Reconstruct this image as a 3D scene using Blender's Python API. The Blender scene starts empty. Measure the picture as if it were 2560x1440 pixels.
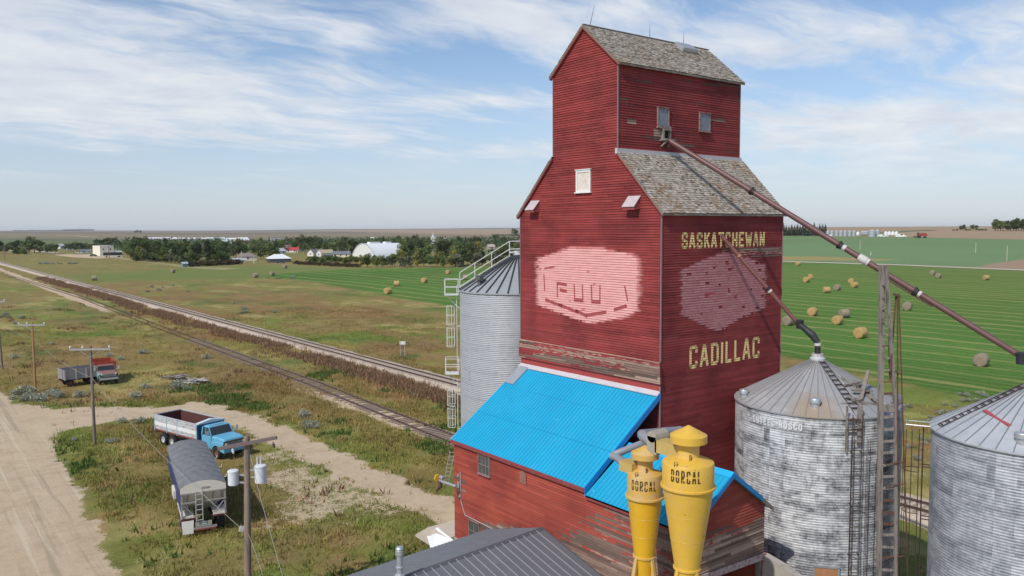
import bpy, math, random
import numpy as np
from mathutils import Vector, Matrix
random.seed(7); rng = np.random.default_rng(7)
S = bpy.context.scene; COL = S.collection
R = math.radians; PI = math.pi
# ------------------------------------------------------------------ camera model (metres, ground z = 0)
CAM = np.array([-27.194, -24.258, 18.0]); FPX = 2018.0
yaw, pit, rol = 0.6596, -0.0737, -0.005
Fv = np.array([math.sin(yaw)*math.cos(pit), math.cos(yaw)*math.cos(pit), math.sin(pit)])
Rv = np.array([math.cos(yaw), -math.sin(yaw), 0.0]); Uv = np.cross(Rv, Fv)
Rv, Uv = Rv*math.cos(rol)+Uv*math.sin(rol), -Rv*math.sin(rol)+Uv*math.cos(rol)
def ray(px, py): return Fv+Rv*(px-1280)/FPX-Uv*(py-720)/FPX
def pix(P):
    d = np.array(P, float)-CAM; z = d@Fv
    return 1280+FPX*(d@Rv)/z, 720-FPX*(d@Uv)/z, z
def sstep(a, b, x):
    t = np.clip((x-a)/(b-a), 0, 1); return t*t*(3-2*t)
def terrain(x, y):
    """height of the land: flat by the elevator, a low plateau to the south-east, far ridges"""
    dx = np.asarray(x, float)-CAM[0]; dy = np.asarray(y, float)-CAM[1]
    r = np.hypot(dx, dy); h = np.arctan2(dx, dy)-yaw
    k = sstep(0.03, 0.30, h)
    far = 13.5+1.4*np.sin(h*9+1)+1.0*np.sin(h*23)
    return k*(16.3*sstep(330, 1150, r)+0.5*np.sin(h*14)*sstep(700, 1300, r)) + (1-k)*far*sstep(2300, 6500, r)
def G(px, py, z=0.0):
    a = ray(px, py); t = (z-CAM[2])/a[2]; p = CAM+a*t; return float(p[0]), float(p[1])
def GT(px, py):
    a = ray(px, py); t = 60.0
    while t < 9000:
        p = CAM+a*t
        if p[2] <= terrain(p[0], p[1]): break
        t *= 1.01
    lo, hi = t/1.01, t
    for _ in range(20):
        m = (lo+hi)/2; p = CAM+a*m
        if p[2] <= terrain(p[0], p[1]): hi = m
        else: lo = m
    p = CAM+a*hi
    return float(p[0]), float(p[1]), float(terrain(p[0], p[1]))
def value_noise(x, y, seed=0):
    x = np.asarray(x, float); y = np.asarray(y, float)
    xi = np.floor(x).astype(np.int64); yi = np.floor(y).astype(np.int64)
    fx = x-xi; fy = y-yi; fx = fx*fx*(3-2*fx); fy = fy*fy*(3-2*fy)
    def h(a, b):
        n = (a*374761393+b*668265263+seed*1442695041) & 0x7fffffff
        n = ((n ^ (n >> 13))*1274126177) & 0x7fffffff
        return ((n ^ (n >> 16)) & 0xffff)/65535.0
    return (h(xi, yi)*(1-fx)+h(xi+1, yi)*fx)*(1-fy)+(h(xi, yi+1)*(1-fx)+h(xi+1, yi+1)*fx)*fy
def fbm(x, y, seed=0, o=4):
    s = 0; a = .5; t = 0
    for i in range(o):
        s = s+a*value_noise(x*2**i, y*2**i, seed+i*17); t += a; a *= .5
    return s/t
# ------------------------------------------------------------------ object helpers
XF = {}
def mtx(loc, rz=0, sc=1): return Matrix.Translation(loc) @ Matrix.Rotation(rz, 4, 'Z') @ Matrix.Scale(sc, 4)
def tag(o, label=None, cat=None, group=None, kind=None):
    if label: o['label'] = label
    if cat: o['category'] = cat
    if group: o['group'] = group
    if kind: o['kind'] = kind
    return o
def thing(name, label, cat, loc=(0, 0, 0), rz=0, group=None, sc=1):
    o = bpy.data.objects.new(name, None); COL.objects.link(o); o.empty_display_size = .2
    o.location = loc; o.rotation_euler = (0, 0, rz); o.scale = (sc,)*3
    XF[o.name] = mtx(loc, rz, sc)
    return tag(o, label, cat, group)
def kids(o): return [c for c in bpy.data.objects if c.parent == o]
def dup(root, loc, rz=0, sc=None, label=None, group=None, cat=None):
    tree = DT.get(root.name)
    if tree is None:
        tree = []
        for c in kids(root): tree.append((c, kids(c)))
        DT[root.name] = tree
    r = root.copy(); COL.objects.link(r); r.location = loc; r.rotation_euler = (0, 0, rz)
    if sc is not None: r.scale = (sc,)*3 if not isinstance(sc, tuple) else sc
    if label: r['label'] = label
    if group: r['group'] = group
    if cat: r['category'] = cat
    for c, gs in tree:
        d = c.copy(); COL.objects.link(d); d.parent = r
        for g in gs:
            e = g.copy(); COL.objects.link(e); e.parent = d
    return r
DT = {}
class MB:
    def __init__(s): s.v = []; s.f = []; s.c = []; s.cur = None
    def add(s, vs, fs, col=None):
        b = len(s.v); s.v += [tuple(map(float, v)) for v in vs]; s.f += [tuple(i+b for i in f) for f in fs]
        s.c += [col if col is not None else s.cur]*len(fs)
    def quad(s, a, b, c, d, col=None): s.add([a, b, c, d], [(0, 1, 2, 3)], col)
    def box(s, c, d, rot=None, col=None):
        hx, hy, hz = d[0]/2, d[1]/2, d[2]/2
        vs = [Vector((x, y, z)) for x in (-hx, hx) for y in (-hy, hy) for z in (-hz, hz)]
        if rot is not None: vs = [rot @ v for v in vs]
        vs = [v+Vector(c) for v in vs]
        s.add(vs, [(0, 1, 3, 2), (4, 6, 7, 5), (0, 4, 5, 1), (2, 3, 7, 6), (0, 2, 6, 4), (1, 5, 7, 3)], col)
    def bx(s, x0, x1, y0, y1, z0, z1, col=None): s.box(((x0+x1)/2, (y0+y1)/2, (z0+z1)/2), (abs(x1-x0), abs(y1-y0), abs(z1-z0)), None, col)
    def bar(s, a, b, w, h=None, up=(0, 0, 1), col=None):
        a = Vector(a); b = Vector(b); h = h or w; d = b-a; L = d.length
        if L < 1e-6: return
        d.normalize(); up = Vector(up)
        if abs(d.dot(up)) > .98: up = Vector((1, 0, 0))
        r = d.cross(up).normalized(); u = r.cross(d)
        s.box((a+b)/2, (w, L, h), Matrix((r, d, u)).transposed(), col)
    def tube(s, pts, r, n=8, cap=True, col=None):
        pts = [Vector(p) for p in pts]; rr = r if isinstance(r, (list, tuple)) else [r]*len(pts)
        vs = []; up = None
        for i, p in enumerate(pts):
            d = (pts[min(i+1, len(pts)-1)]-pts[max(i-1, 0)]).normalized()
            if up is None or abs(up.dot(d)) > .999:
                up = Vector((0, 0, 1)) if abs(d.z) < .9 else Vector((1, 0, 0))
            x = up.cross(d).normalized(); y = d.cross(x); up = y
            for k in range(n):
                a = 2*PI*k/n; vs.append(p+x*math.cos(a)*rr[i]+y*math.sin(a)*rr[i])
        m = len(pts)
        fs = [(i*n+k, i*n+(k+1) % n, (i+1)*n+(k+1) % n, (i+1)*n+k) for i in range(m-1) for k in range(n)]
        if cap: fs += [tuple(range(n-1, -1, -1)), tuple(range((m-1)*n, m*n))]
        s.add(vs, fs, col)
    def lathe(s, prof, n=32, c=(0, 0, 0), cap=True, axis='z', col=None):
        vs = []
        for r, z in prof:
            for k in range(n):
                a = 2*PI*k/n; p = (r*math.cos(a), r*math.sin(a), z)
                if axis == 'y': p = (p[0], p[2], p[1])
                if axis == 'x': p = (p[2], p[0], p[1])
                vs.append((p[0]+c[0], p[1]+c[1], p[2]+c[2]))
        m = len(prof)
        fs = [(i*n+k, i*n+(k+1) % n, (i+1)*n+(k+1) % n, (i+1)*n+k) for i in range(m-1) for k in range(n)]
        if cap:
            if prof[0][0] > 1e-4: fs.append(tuple(range(n-1, -1, -1)))
            if prof[-1][0] > 1e-4: fs.append(tuple(range((m-1)*n, m*n)))
        s.add(vs, fs, col)
    def prism(s, poly, a, b, fn, col=None):
        """poly of 2D points swept between a and b; fn(u, v, w) gives the 3D point"""
        n = len(poly); vs = [fn(u, v, a) for u, v in poly]+[fn(u, v, b) for u, v in poly]
        s.add(vs, [tuple(range(n)), tuple(range(2*n-1, n-1, -1))]+[(i, i+n, (i+1) % n+n, (i+1) % n) for i in range(n)], col)
    def build(s, name, mat, parent=None, smooth=False, local=False, fix=True):
        me = bpy.data.meshes.new(name)
        vs = s.v
        if parent is not None and not local and parent.name in XF:
            inv = XF[parent.name].inverted(); vs = [tuple(inv @ Vector(v)) for v in vs]
        me.from_pydata(vs, [], s.f)
        if any(c is not None for c in s.c):
            at = me.color_attributes.new('Col', 'FLOAT_COLOR', 'CORNER'); buf = []
            for f, c in zip(s.f, s.c):
                c = c if c is not None else (1, 1, 1)
                if not isinstance(c, (tuple, list)): c = (c, c, c)
                buf += [c[0], c[1], c[2], 1.0]*len(f)
            at.data.foreach_set('color', buf)
        for m in (mat if isinstance(mat, list) else [mat]): me.materials.append(m)
        if smooth is True: me.polygons.foreach_set('use_smooth', [True]*len(me.polygons))
        elif smooth: 
            me.polygons.foreach_set('use_smooth', [True]*len(me.polygons)); me.set_sharp_from_angle(angle=R(smooth))
        me.update()
        o = bpy.data.objects.new(name, me); COL.objects.link(o)
        if parent is not None:
            o.parent = parent
            if parent.name in XF: XF[o.name] = XF[parent.name]
        return o
# ------------------------------------------------------------------ node helpers
class NB:
    def __init__(s, tree): s.t = tree; s.nodes = tree.nodes; s.links = tree.links
    def n(s, typ, **kw):
        nd = s.nodes.new(typ)
        for k, v in kw.items(): setattr(nd, k, v)
        return nd
    def put(s, sock, v):
        if v is None: return
        if isinstance(v, bpy.types.NodeSocket): s.links.new(v, sock)
        elif isinstance(v, (tuple, list)) and sock.type == 'RGBA' and len(v) == 3: sock.default_value = (*v, 1)
        else: sock.default_value = v
    def m(s, op, a, b=None, c=None, clamp=False):
        nd = s.n('ShaderNodeMath', operation=op, use_clamp=clamp)
        for i, v in enumerate((a, b, c)): s.put(nd.inputs[i], v)
        return nd.outputs[0]
    def mix(s, f, a, b, mode='MIX'):
        nd = s.n('ShaderNodeMix', data_type='RGBA', blend_type=mode)
        s.put(nd.inputs[0], f); s.put(nd.inputs[6], a); s.put(nd.inputs[7], b); return nd.outputs[2]
    def noise(s, vec, scale, detail=4, rough=.6, dist=0, out=0):
        nd = s.n('ShaderNodeTexNoise'); s.put(nd.inputs['Vector'], vec); nd.inputs['Scale'].default_value = scale
        nd.inputs['Detail'].default_value = detail; nd.inputs['Roughness'].default_value = rough; nd.inputs['Distortion'].default_value = dist
        return nd.outputs[out]
    def sc(s, vec, v, loc=(0, 0, 0), rot=(0, 0, 0)):
        nd = s.n('ShaderNodeMapping'); s.put(nd.inputs[0], vec); nd.inputs[3].default_value = v; nd.inputs[1].default_value = loc; nd.inputs[2].default_value = rot
        return nd.outputs[0]
    def ramp(s, f, stops, interp='LINEAR'):
        nd = s.n('ShaderNodeValToRGB'); cr = nd.color_ramp; cr.interpolation = interp
        while len(cr.elements) < len(stops): cr.elements.new(.5)
        for e, (p, c) in zip(cr.elements, stops): e.position = p; e.color = (*c, 1) if isinstance(c, (tuple, list)) else (c, c, c, 1)
        s.put(nd.inputs[0], f); return nd.outputs[0]
    def step(s, x, a, b): 
        nd = s.n('ShaderNodeMapRange', interpolation_type='SMOOTHSTEP'); s.put(nd.inputs[0], x); nd.inputs[1].default_value = a; nd.inputs[2].default_value = b
        return nd.outputs[0]
    def co(s, k='Object'): return s.n('ShaderNodeTexCoord').outputs[k]
    def attr(s, name, out='Color'): 
        return s.n('ShaderNodeAttribute', attribute_name=name).outputs[out]
    def bump(s, h, strength=.3, dist=.02):
        nd = s.n('ShaderNodeBump'); nd.inputs['Strength'].default_value = strength; nd.inputs['Distance'].default_value = dist
        s.put(nd.inputs['Height'], h); return nd.outputs[0]
    def bsdf(s, col, rough=.7, metal=0, normal=None, spec=None, **kw):
        p = s.n('ShaderNodeBsdfPrincipled'); s.put(p.inputs['Base Color'], col); s.put(p.inputs['Roughness'], rough); s.put(p.inputs['Metallic'], metal)
        if normal is not None: s.put(p.inputs['Normal'], normal)
        if spec is not None: p.inputs['Specular IOR Level'].default_value = spec
        for k, v in kw.items(): s.put(p.inputs[k], v)
        return p.outputs[0]
    def out(s, sh):
        o = s.n('ShaderNodeOutputMaterial'); s.links.new(sh, o.inputs[0])
def newmat(name):
    m = bpy.data.materials.new(name); m.use_nodes = True; m.node_tree.nodes.clear(); return m, NB(m.node_tree)
MC = {}
def mat(name, col, rough=.7, metal=0, var=.18, scale=3.0, col2=None, amt=.5, bump=.15, spec=None, vcol=False, stretch=(1, 1, 1)):
    """painted / worn surface: base colour, brightness mottling and a second colour (rust, grime, wood) in patches"""
    if name in MC: return MC[name]
    m, b = newmat(name); c = b.sc(b.co(), stretch)
    n1 = b.noise(c, scale, 6, .65); n2 = b.noise(c, scale*7, 4, .7)
    base = b.mix(1, b.attr('Col'), (*col, 1), 'MULTIPLY') if vcol else (*col, 1)
    k = b.m('ADD', b.m('MULTIPLY', b.m('SUBTRACT', n1, .5), var*2.4), b.m('MULTIPLY', b.m('SUBTRACT', n2, .5), var*1.2)); k = b.m('ADD', k, 1.0)
    hs = b.n('ShaderNodeHueSaturation'); b.put(hs.inputs['Color'], base); b.put(hs.inputs['Value'], k); c1 = hs.outputs[0]
    if col2 is not None:
        n3 = b.noise(b.sc(c, (1, 1, 1), (7, 3, 1)), scale*1.7, 8, .72)
        c1 = b.mix(b.step(n3, 1-amt-.06, 1-amt+.06), c1, (*col2, 1))
    b.out(b.bsdf(c1, rough, metal, b.bump(n2, bump, .02), spec)); MC[name] = m; return m
# ------------------------------------------------------------------ materials of the elevator
def siding_mat(name, axis, red=(.270, .044, .041), red2=(.175, .028, .029), pitch=.118, warm=0.0):
    """lap boards: paint colour varies board by board, the 'Col' attribute says how bare the wood is"""
    m, b = newmat(name); sep = b.n('ShaderNodeSeparateXYZ'); b.put(sep.inputs[0], b.n('ShaderNodeNewGeometry').outputs['Position'])
    u = sep.outputs[0 if axis == 'x' else 1]; z = sep.outputs[2]
    row = b.m('FLOOR', b.m('DIVIDE', z, pitch))
    seg = b.m('FLOOR', b.m('DIVIDE', b.m('ADD', u, b.m('MULTIPLY', row, 1.37)), 3.1))
    cv = b.n('ShaderNodeCombineXYZ'); b.put(cv.inputs[0], row); b.put(cv.inputs[1], seg)
    wn = b.n('ShaderNodeTexWhiteNoise', noise_dimensions='2D'); b.put(wn.inputs[0], cv.outputs[0]); rnd = wn.outputs[0]
    st = b.n('ShaderNodeCombineXYZ'); b.put(st.inputs[0], b.m('MULTIPLY', u, .55)); b.put(st.inputs[1], b.m('MULTIPLY', row, .37)); b.put(st.inputs[2], b.m('MULTIPLY', z, .6))
    nb = b.noise(st.outputs[0], 1.0, 5, .65)
    pos = b.n('ShaderNodeNewGeometry').outputs['Position']
    nl = b.noise(pos, .32, 4, .55)
    wear = b.attr('Col', 'Fac')
    fine = b.n('ShaderNodeCombineXYZ'); b.put(fine.inputs[0], b.m('MULTIPLY', u, 2.2)); b.put(fine.inputs[1], b.m('MULTIPLY', row, 3.1)); b.put(fine.inputs[2], b.m('MULTIPLY', z, 12))
    nf = b.noise(fine.outputs[0], 1.0, 6, .7)
    paint = b.mix(b.step(nl, .38, .66), (*red, 1), (*red2, 1))
    paint = b.mix(b.m('MULTIPLY', b.step(nb, .45, .8), .35), paint, (.30, .085, .07, 1))
    hs = b.n('ShaderNodeHueSaturation'); b.put(hs.inputs['Color'], paint); b.put(hs.inputs['Value'], b.m('ADD', b.m('MULTIPLY', rnd, .36), .82)); paint = hs.outputs[0]
    wood = b.ramp(b.m('ADD', b.m('MULTIPLY', rnd, .6), b.m('MULTIPLY', nf, .4)), [(.15, (.10, .066, .054)), (.4, (.20, .128, .10)), (.62, (.34, .235, .18)), (.9, (.50, .38, .29))])
    bare = b.m('ADD', b.m('MULTIPLY', nf, .62), b.m('MULTIPLY', rnd, .38))
    f = b.step(b.m('ADD', b.m('SUBTRACT', wear, bare), .5), .47, .53)
    c = b.mix(f, paint, wood)
    b.out(b.bsdf(c, .82, 0, b.bump(nf, .35, .015), .25)); return m
MG = siding_mat('red_boards_y', 'y'); MS = siding_mat('red_boards_x', 'x')
MA = siding_mat('brick_red_boards_y', 'y', (.34, .068, .044), (.25, .046, .034), .125)
MAx = siding_mat('brick_red_boards_x', 'x', (.34, .075, .05), (.25, .045, .036), .125)
M_trim = mat('grey_trim', (.42, .36, .36), .7, col2=(.25, .13, .12), amt=.35)
M_corner = mat('pinkish_grey_corner', (.27, .17, .175), .7, col2=(.24, .09, .09), amt=.35)
M_redtrim = mat('red_trim', (.26, .045, .045), .75, col2=(.20, .15, .13), amt=.4)
M_white = mat('weathered_white_paint', (.72, .71, .68), .6, col2=(.42, .38, .33), amt=.3)
M_wood = mat('grey_timber', (.25, .215, .19), .85, var=.3, scale=2, col2=(.14, .11, .095), amt=.45, stretch=(2, 2, .4), bump=.4)
M_pine = mat('orange_pole_wood', (.36, .19, .085), .8, var=.25, scale=2, stretch=(2, 2, .25), col2=(.24, .14, .08), amt=.4)
M_ply = mat('orange_plywood', (.42, .20, .09), .7, var=.3, scale=3, stretch=(1, 1, .4), col2=(.24, .10, .05), amt=.35)
M_dark = mat('shade_black', (.012, .010, .010), .9, var=.1)
M_glass = mat('dusty_pane', (.17, .19, .22), .35, var=.2, col2=(.26, .28, .29), amt=.4, spec=.6)
M_osb = mat('pale_board', (.70, .62, .53), .8, var=.2, col2=(.5, .36, .26), amt=.4)
M_pipe = mat('brown_pipe_paint', (.15, .075, .07), .5, .2, var=.25, scale=2.5, col2=(.33, .27, .26), amt=.26)
M_pipe2 = mat('rusty_pipe_paint', (.21, .085, .068), .55, .2, var=.25, scale=2.5, col2=(.13, .07, .06), amt=.4)
M_rust = mat('rusty_steel', (.13, .062, .045), .75, .2, var=.3, col2=(.22, .10, .055), amt=.4)
M_black = mat('black_rubber', (.02, .02, .022), .7, var=.3)
M_conc = mat('old_concrete', (.40, .37, .33), .9, var=.15, scale=1.2, col2=(.28, .25, .22), amt=.4)
M_galv = mat('galvanised_steel', (.52, .54, .56), .42, .55, var=.12, scale=2, col2=(.40, .41, .43), amt=.4)
M_ltgalv = mat('bright_galvanised', (.62, .63, .64), .45, .35, var=.12)
M_blue = None
def blue_roof_mat():
    m, b = newmat('blue_sheet_metal'); c = b.co(); n1 = b.noise(c, .5, 5, .6); n2 = b.noise(c, 9, 5, .75)
    col = b.mix(b.step(n1, .35, .7), (.012, .335, .555, 1), (.016, .365, .59, 1))
    col = b.mix(b.m('MULTIPLY', b.step(b.noise(c, 1.1, 5, .7), .5, .75), .25), col, (.03, .27, .50, 1))
    gr_ = b.noise(b.sc(c, (.7, 5, .7)), 1.2, 6, .7); col = b.mix(b.m('MULTIPLY', b.step(gr_, .52, .72), .28), col, (.09, .22, .32, 1))
    sp = b.m('MULTIPLY', b.step(n2, .66, .70), b.step(b.attr('Col', 'Fac'), .15, 1.0))
    sp2 = b.step(b.noise(c, 5, 3, .6), .765, .79)
    col = b.mix(b.m('MAXIMUM', sp, sp2), col, (.62, .72, .78, 1))
    b.out(b.bsdf(col, .5, .0, b.bump(n1, .1, .02), .35)); return m
M_blue = blue_roof_mat()
M_bluetrim = mat('blue_flashing', (.012, .20, .52), .4, var=.1)
M_greyroof = mat('charcoal_sheet_metal', (.155, .16, .175), .45, .1, var=.1, scale=1, col2=(.19, .19, .20), amt=.4)
M_paleroof = mat('pale_seam', (.40, .41, .43), .45, .2, var=.1)
def shingle_mat():
    m, b = newmat('weathered_cedar'); c = b.co(); v = b.attr('Col', 'Fac')
    n1 = b.noise(c, .45, 4, .6); n2 = b.noise(c, 14, 5, .7)
    col = b.ramp(v, [(0, (.15, .12, .095)), (.3, (.31, .265, .215)), (.65, (.48, .425, .36)), (1, (.62, .56, .48))])
    col = b.mix(b.m('MULTIPLY', b.step(n1, .52, .66), b.m('MULTIPLY', b.step(b.noise(c, 2.2, 5, .7), .45, .6), .75)), col, (.32, .17, .07, 1))
    col = b.mix(b.m('MULTIPLY', n2, .4), col, (.12, .10, .08, 1))
    b.out(b.bsdf(col, .9, 0, b.bump(n2, .5, .02), .2)); return m
M_shingle = shingle_mat()

def clip_band(poly, z0, z1):
    def cl(p, f, zc):
        o = []
        for i in range(len(p)):
            a, c = p[i], p[(i+1) % len(p)]; ia, ic = f(a[1]), f(c[1])
            if ia: o.append(a)
            if ia != ic:
                t = (zc-a[1])/(c[1]-a[1]); o.append((a[0]+(c[0]-a[0])*t, zc))
        return o
    p = cl(poly, lambda z: z >= z0-1e-9, z0)
    return cl(p, lambda z: z <= z1+1e-9, z1) if p else p
class Wall:
    """a plane of horizontal lap boards; real geometry, one tilted strip per course"""
    def __init__(s, O, h, n, pitch=.118, lap=.030):
        s.O = Vector(O); s.h = Vector(h); s.nn = Vector(n); s.p = pitch; s.lap = lap
    def P(s, u, z, off=0.0):
        return s.O+s.h*u+Vector((0, 0, z))+s.nn*off
    def off(s, z, z0): return s.lap*(1-(z-z0)/s.p)
    def boards(s, poly, wear=None, seg=.6, mb=None):
        mb = mb or MB(); zs = [p[1] for p in poly]; k0 = math.floor(min(zs)/s.p); k1 = math.ceil(max(zs)/s.p)
        for k in range(k0, k1):
            z0, z1 = k*s.p, (k+1)*s.p; q = clip_band(poly, z0, z1)
            if len(q) < 3: continue
            ul = [min(p[0] for p in q if abs(p[1]-zz) < 1e-6) if any(abs(p[1]-zz) < 1e-6 for p in q) else min(p[0] for p in q) for zz in (max(z0, min(zs)), min(z1, max(zs)))]
            ur = [max(p[0] for p in q if abs(p[1]-zz) < 1e-6) if any(abs(p[1]-zz) < 1e-6 for p in q) else max(p[0] for p in q) for zz in (max(z0, min(zs)), min(z1, max(zs)))]
            zb, zt = max(z0, min(zs)), min(z1, max(zs))
            n = max(1, int((max(ur)-min(ul))/seg))
            for i in range(n):
                a, c = i/n, (i+1)/n
                ub0, ub1 = ul[0]+(ur[0]-ul[0])*a, ul[0]+(ur[0]-ul[0])*c
                ut0, ut1 = ul[1]+(ur[1]-ul[1])*a, ul[1]+(ur[1]-ul[1])*c
                w = wear((ub0+ub1)/2, (zb+zt)/2) if wear else 0.0
                ob, ot = s.off(zb, z0), s.off(zt, z0)
                mb.quad(s.P(ub0, zb, ob), s.P(ub1, zb, ob), s.P(ut1, zt, ot), s.P(ut0, zt, ot), w)
            mb.quad(s.P(ul[0], zb, 0), s.P(ur[0], zb, 0), s.P(ur[0], zb, s.off(zb, z0)), s.P(ul[0], zb, s.off(zb, z0)), 0.0)
        return mb
    def paint(s, mb, poly, eps=.004, gap=.04):
        """a painted mark: the convex shape laid course by course on the boards"""
        zs = [p[1] for p in poly]
        for k in range(math.floor(min(zs)/s.p), math.ceil(max(zs)/s.p)):
            z0, z1 = k*s.p, (k+1)*s.p; q = clip_band(poly, z0+s.p*.005, z1-s.p*gap)
            if len(q) < 3: continue
            mb.add([s.P(u, z, s.off(z, z0)+eps) for u, z in q], [tuple(range(len(q)))])
    def blot(s, mb, outline, eps=.004, jit=.08, gap=.005, holes=0.0):
        """an irregular painted area: each course gets its own ragged ends"""
        zs = [p[1] for p in outline]
        for k in range(math.floor(min(zs)/s.p), math.ceil(max(zs)/s.p)):
            z0 = k*s.p; zc = z0+s.p/2; xs = []
            for i in range(len(outline)):
                a, c = outline[i], outline[(i+1) % len(outline)]
                if (a[1] > zc) != (c[1] > zc): xs.append(a[0]+(c[0]-a[0])*(zc-a[1])/(c[1]-a[1]))
            xs.sort()
            for a, c in zip(xs[::2], xs[1::2]):
                a += random.uniform(-jit, jit); c += random.uniform(-jit, jit)
                if c-a < .03: continue
                runs = []; x = a
                while x < c:
                    L = random.uniform(.5, 2.4); e = min(c, x+L)
                    if random.random() >= holes: runs.append((x, e))
                    else:
                        w = random.uniform(.1, .35); runs.append((x, max(x, e-w)))
                    x = e
                for sgn, xe in ((-1, a), (1, c)):
                    fl = random.uniform(.12, .38); zb, zt = z0+s.p*.005, z0+s.p*(1-gap)
                    for q_ in range(5):
                        xa_, xb_ = sorted((xe+sgn*fl*q_/5, xe+sgn*fl*(q_+1)/5)); mb.quad(s.P(xa_, zb, s.off(zb, z0)+eps), s.P(xb_, zb, s.off(zb, z0)+eps), s.P(xb_, zt, s.off(zt, z0)+eps), s.P(xa_, zt, s.off(zt, z0)+eps), .85-.18*q_)
                for x0, x1 in runs:
                    if x1-x0 < .02: continue
                    zb, zt = z0+s.p*.005, z0+s.p*(1-gap)
                    mb.quad(s.P(x0, zb, s.off(zb, z0)+eps), s.P(x1, zb, s.off(zb, z0)+eps), s.P(x1, zt, s.off(zt, z0)+eps), s.P(x0, zt, s.off(zt, z0)+eps), 1.0)
# stroke letters, drawn on a unit box (w 1, h 1); each stroke is a convex bar
GLY = {
 'S': [[(.95, .78), (.95, .9), (.8, 1), (.2, 1), (.05, .9), (.05, .62), (.2, .53), (.8, .47), (.95, .38), (.95, .1), (.8, 0), (.2, 0), (.05, .1), (.05, .22)]],
 'A': [[(0, 0), (.42, 1), (.58, 1), (1, 0)], [(.2, .3), (.8, .3)]],
 'K': [[(.08, 0), (.08, 1)], [(.95, 1), (.1, .42)], [(.38, .6), (.98, 0)]],
 'T': [[(.5, 0), (.5, 1)], [(0, 1), (1, 1)]],
 'C': [[(.95, .78), (.95, .9), (.8, 1), (.2, 1), (.05, .9), (.05, .1), (.2, 0), (.8, 0), (.95, .1), (.95, .22)]],
 'H': [[(.06, 0), (.06, 1)], [(.94, 0), (.94, 1)], [(.06, .5), (.94, .5)]],
 'E': [[(.95, 1), (.06, 1), (.06, 0), (.95, 0)], [(.06, .52), (.8, .52)]],
 'W': [[(0, 1), (.24, 0), (.5, .75), (.76, 0), (1, 1)]],
 'N': [[(.06, 0), (.06, 1), (.94, 0), (.94, 1)]],
 'D': [[(.06, 0), (.06, 1), (.7, 1), (.95, .85), (.95, .15), (.7, 0), (.06, 0)]],
 'I': [[(.5, 0), (.5, 1)]],
 'L': [[(.08, 1), (.08, 0), (.95, 0)]],
 'O': [[(.2, 0), (.05, .12), (.05, .88), (.2, 1), (.8, 1), (.95, .88), (.95, .12), (.8, 0), (.2, 0)]],
 'R': [[(.06, 0), (.06, 1), (.8, 1), (.95, .88), (.95, .62), (.8, .5), (.06, .5)], [(.5, .5), (.97, 0)]],
 'B': [[(.06, 0), (.06, 1), (.8, 1), (.92, .9), (.92, .6), (.8, .52), (.06, .52)], [(.8, .52), (.95, .42), (.95, .1), (.8, 0), (.06, 0)]],
 'G': [[(.95, .78), (.95, .9), (.8, 1), (.2, 1), (.05, .9), (.05, .1), (.2, 0), (.8, 0), (.95, .1), (.95, .45), (.6, .45)]],
 'P': [[(.06, 0), (.06, 1), (.8, 1), (.95, .88), (.95, .58), (.8, .46), (.06, .46)]],
 '-': [[(.1, .5), (.9, .5)]],
}
WID = {'I': .22, '-': .7, 'W': 1.25, 'L': .85}
def strokes(text, x0, x1, z0, z1, th, sp=.22, split=True):
    """bars of the lettering fitted between x0..x1; returns convex quads in (u, z)"""
    tot = sum(WID.get(c, 1) for c in text)+sp*(len(text)-1); k = (x1-x0)/tot; x = x0; out = []
    h = z1-z0; t = th/2
    groups = []
    for ch in text:
        n0 = len(out); w = WID.get(ch, 1)*k
        for pl in GLY.get(ch, []):
            pts = [(x+t+(w-2*t)*a, z0+t+(h-2*t)*c) for a, c in pl]
            for (ax, az), (bx_, bz) in zip(pts, pts[1:]):
                dx, dz = bx_-ax, bz-az; L = math.hypot(dx, dz)
                if L < 1e-6: continue
                dx /= L; dz /= L; e = t*.75
                out.append([(ax-dx*e-dz*t, az-dz*e+dx*t), (ax-dx*e+dz*t, az-dz*e-dx*t), (bx_+dx*e+dz*t, bz+dz*e-dx*t), (bx_+dx*e-dz*t, bz+dz*e+dx*t)])
        x += w+sp*k; groups.append(out[n0:])
    return groups if split else out
def shingles(mb, A, B, C_, D, course=.15, wid=.16, seed=1, miss=.012):
    """cedar shingles on the quad A(eave start) B(eave end) C(ridge end) D(ridge start)"""
    rs = random.Random(seed); A, B, C_, D = map(Vector, (A, B, C_, D)); up = (D-A); L = up.length; W_ = (B-A).length
    h = (B-A).normalized(); u = up.normalized(); n = h.cross(u).normalized()
    if n.z < 0: n = -n
    rows = int(L/course)
    mb.quad(A-n*.02, B-n*.02, C_-n*.02, D-n*.02, .12)
    for r in range(rows):
        d0 = r*course-rs.uniform(0, .01); x = -rs.uniform(0, wid)
        rowv = rs.uniform(-.08, .08)
        while x < W_:
            w = wid*rs.uniform(.6, 1.35); xa, xb = max(0, x), min(W_, x+w-.006); x += w
            if xb-xa < .02 or rs.random() < miss: continue
            dj = rs.uniform(-.022, .022); t = rs.uniform(.022, .045); L2 = course*1.25
            p0 = A+h*xa+u*(d0+dj); p1 = A+h*xb+u*(d0+dj); q0 = A+h*xa+u*min(L, d0+L2); q1 = A+h*xb+u*min(L, d0+L2)
            v = min(1, max(0, rs.gauss(.55, .2)+rowv)); tt = n*t
            mb.quad(p0+tt, p1+tt, q1+n*.006, q0+n*.006, v); mb.quad(p0, p1, p1+tt, p0+tt, v*.5)
            mb.quad(p0, p0+tt, q0+n*.006, q0, v*.6)
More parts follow.
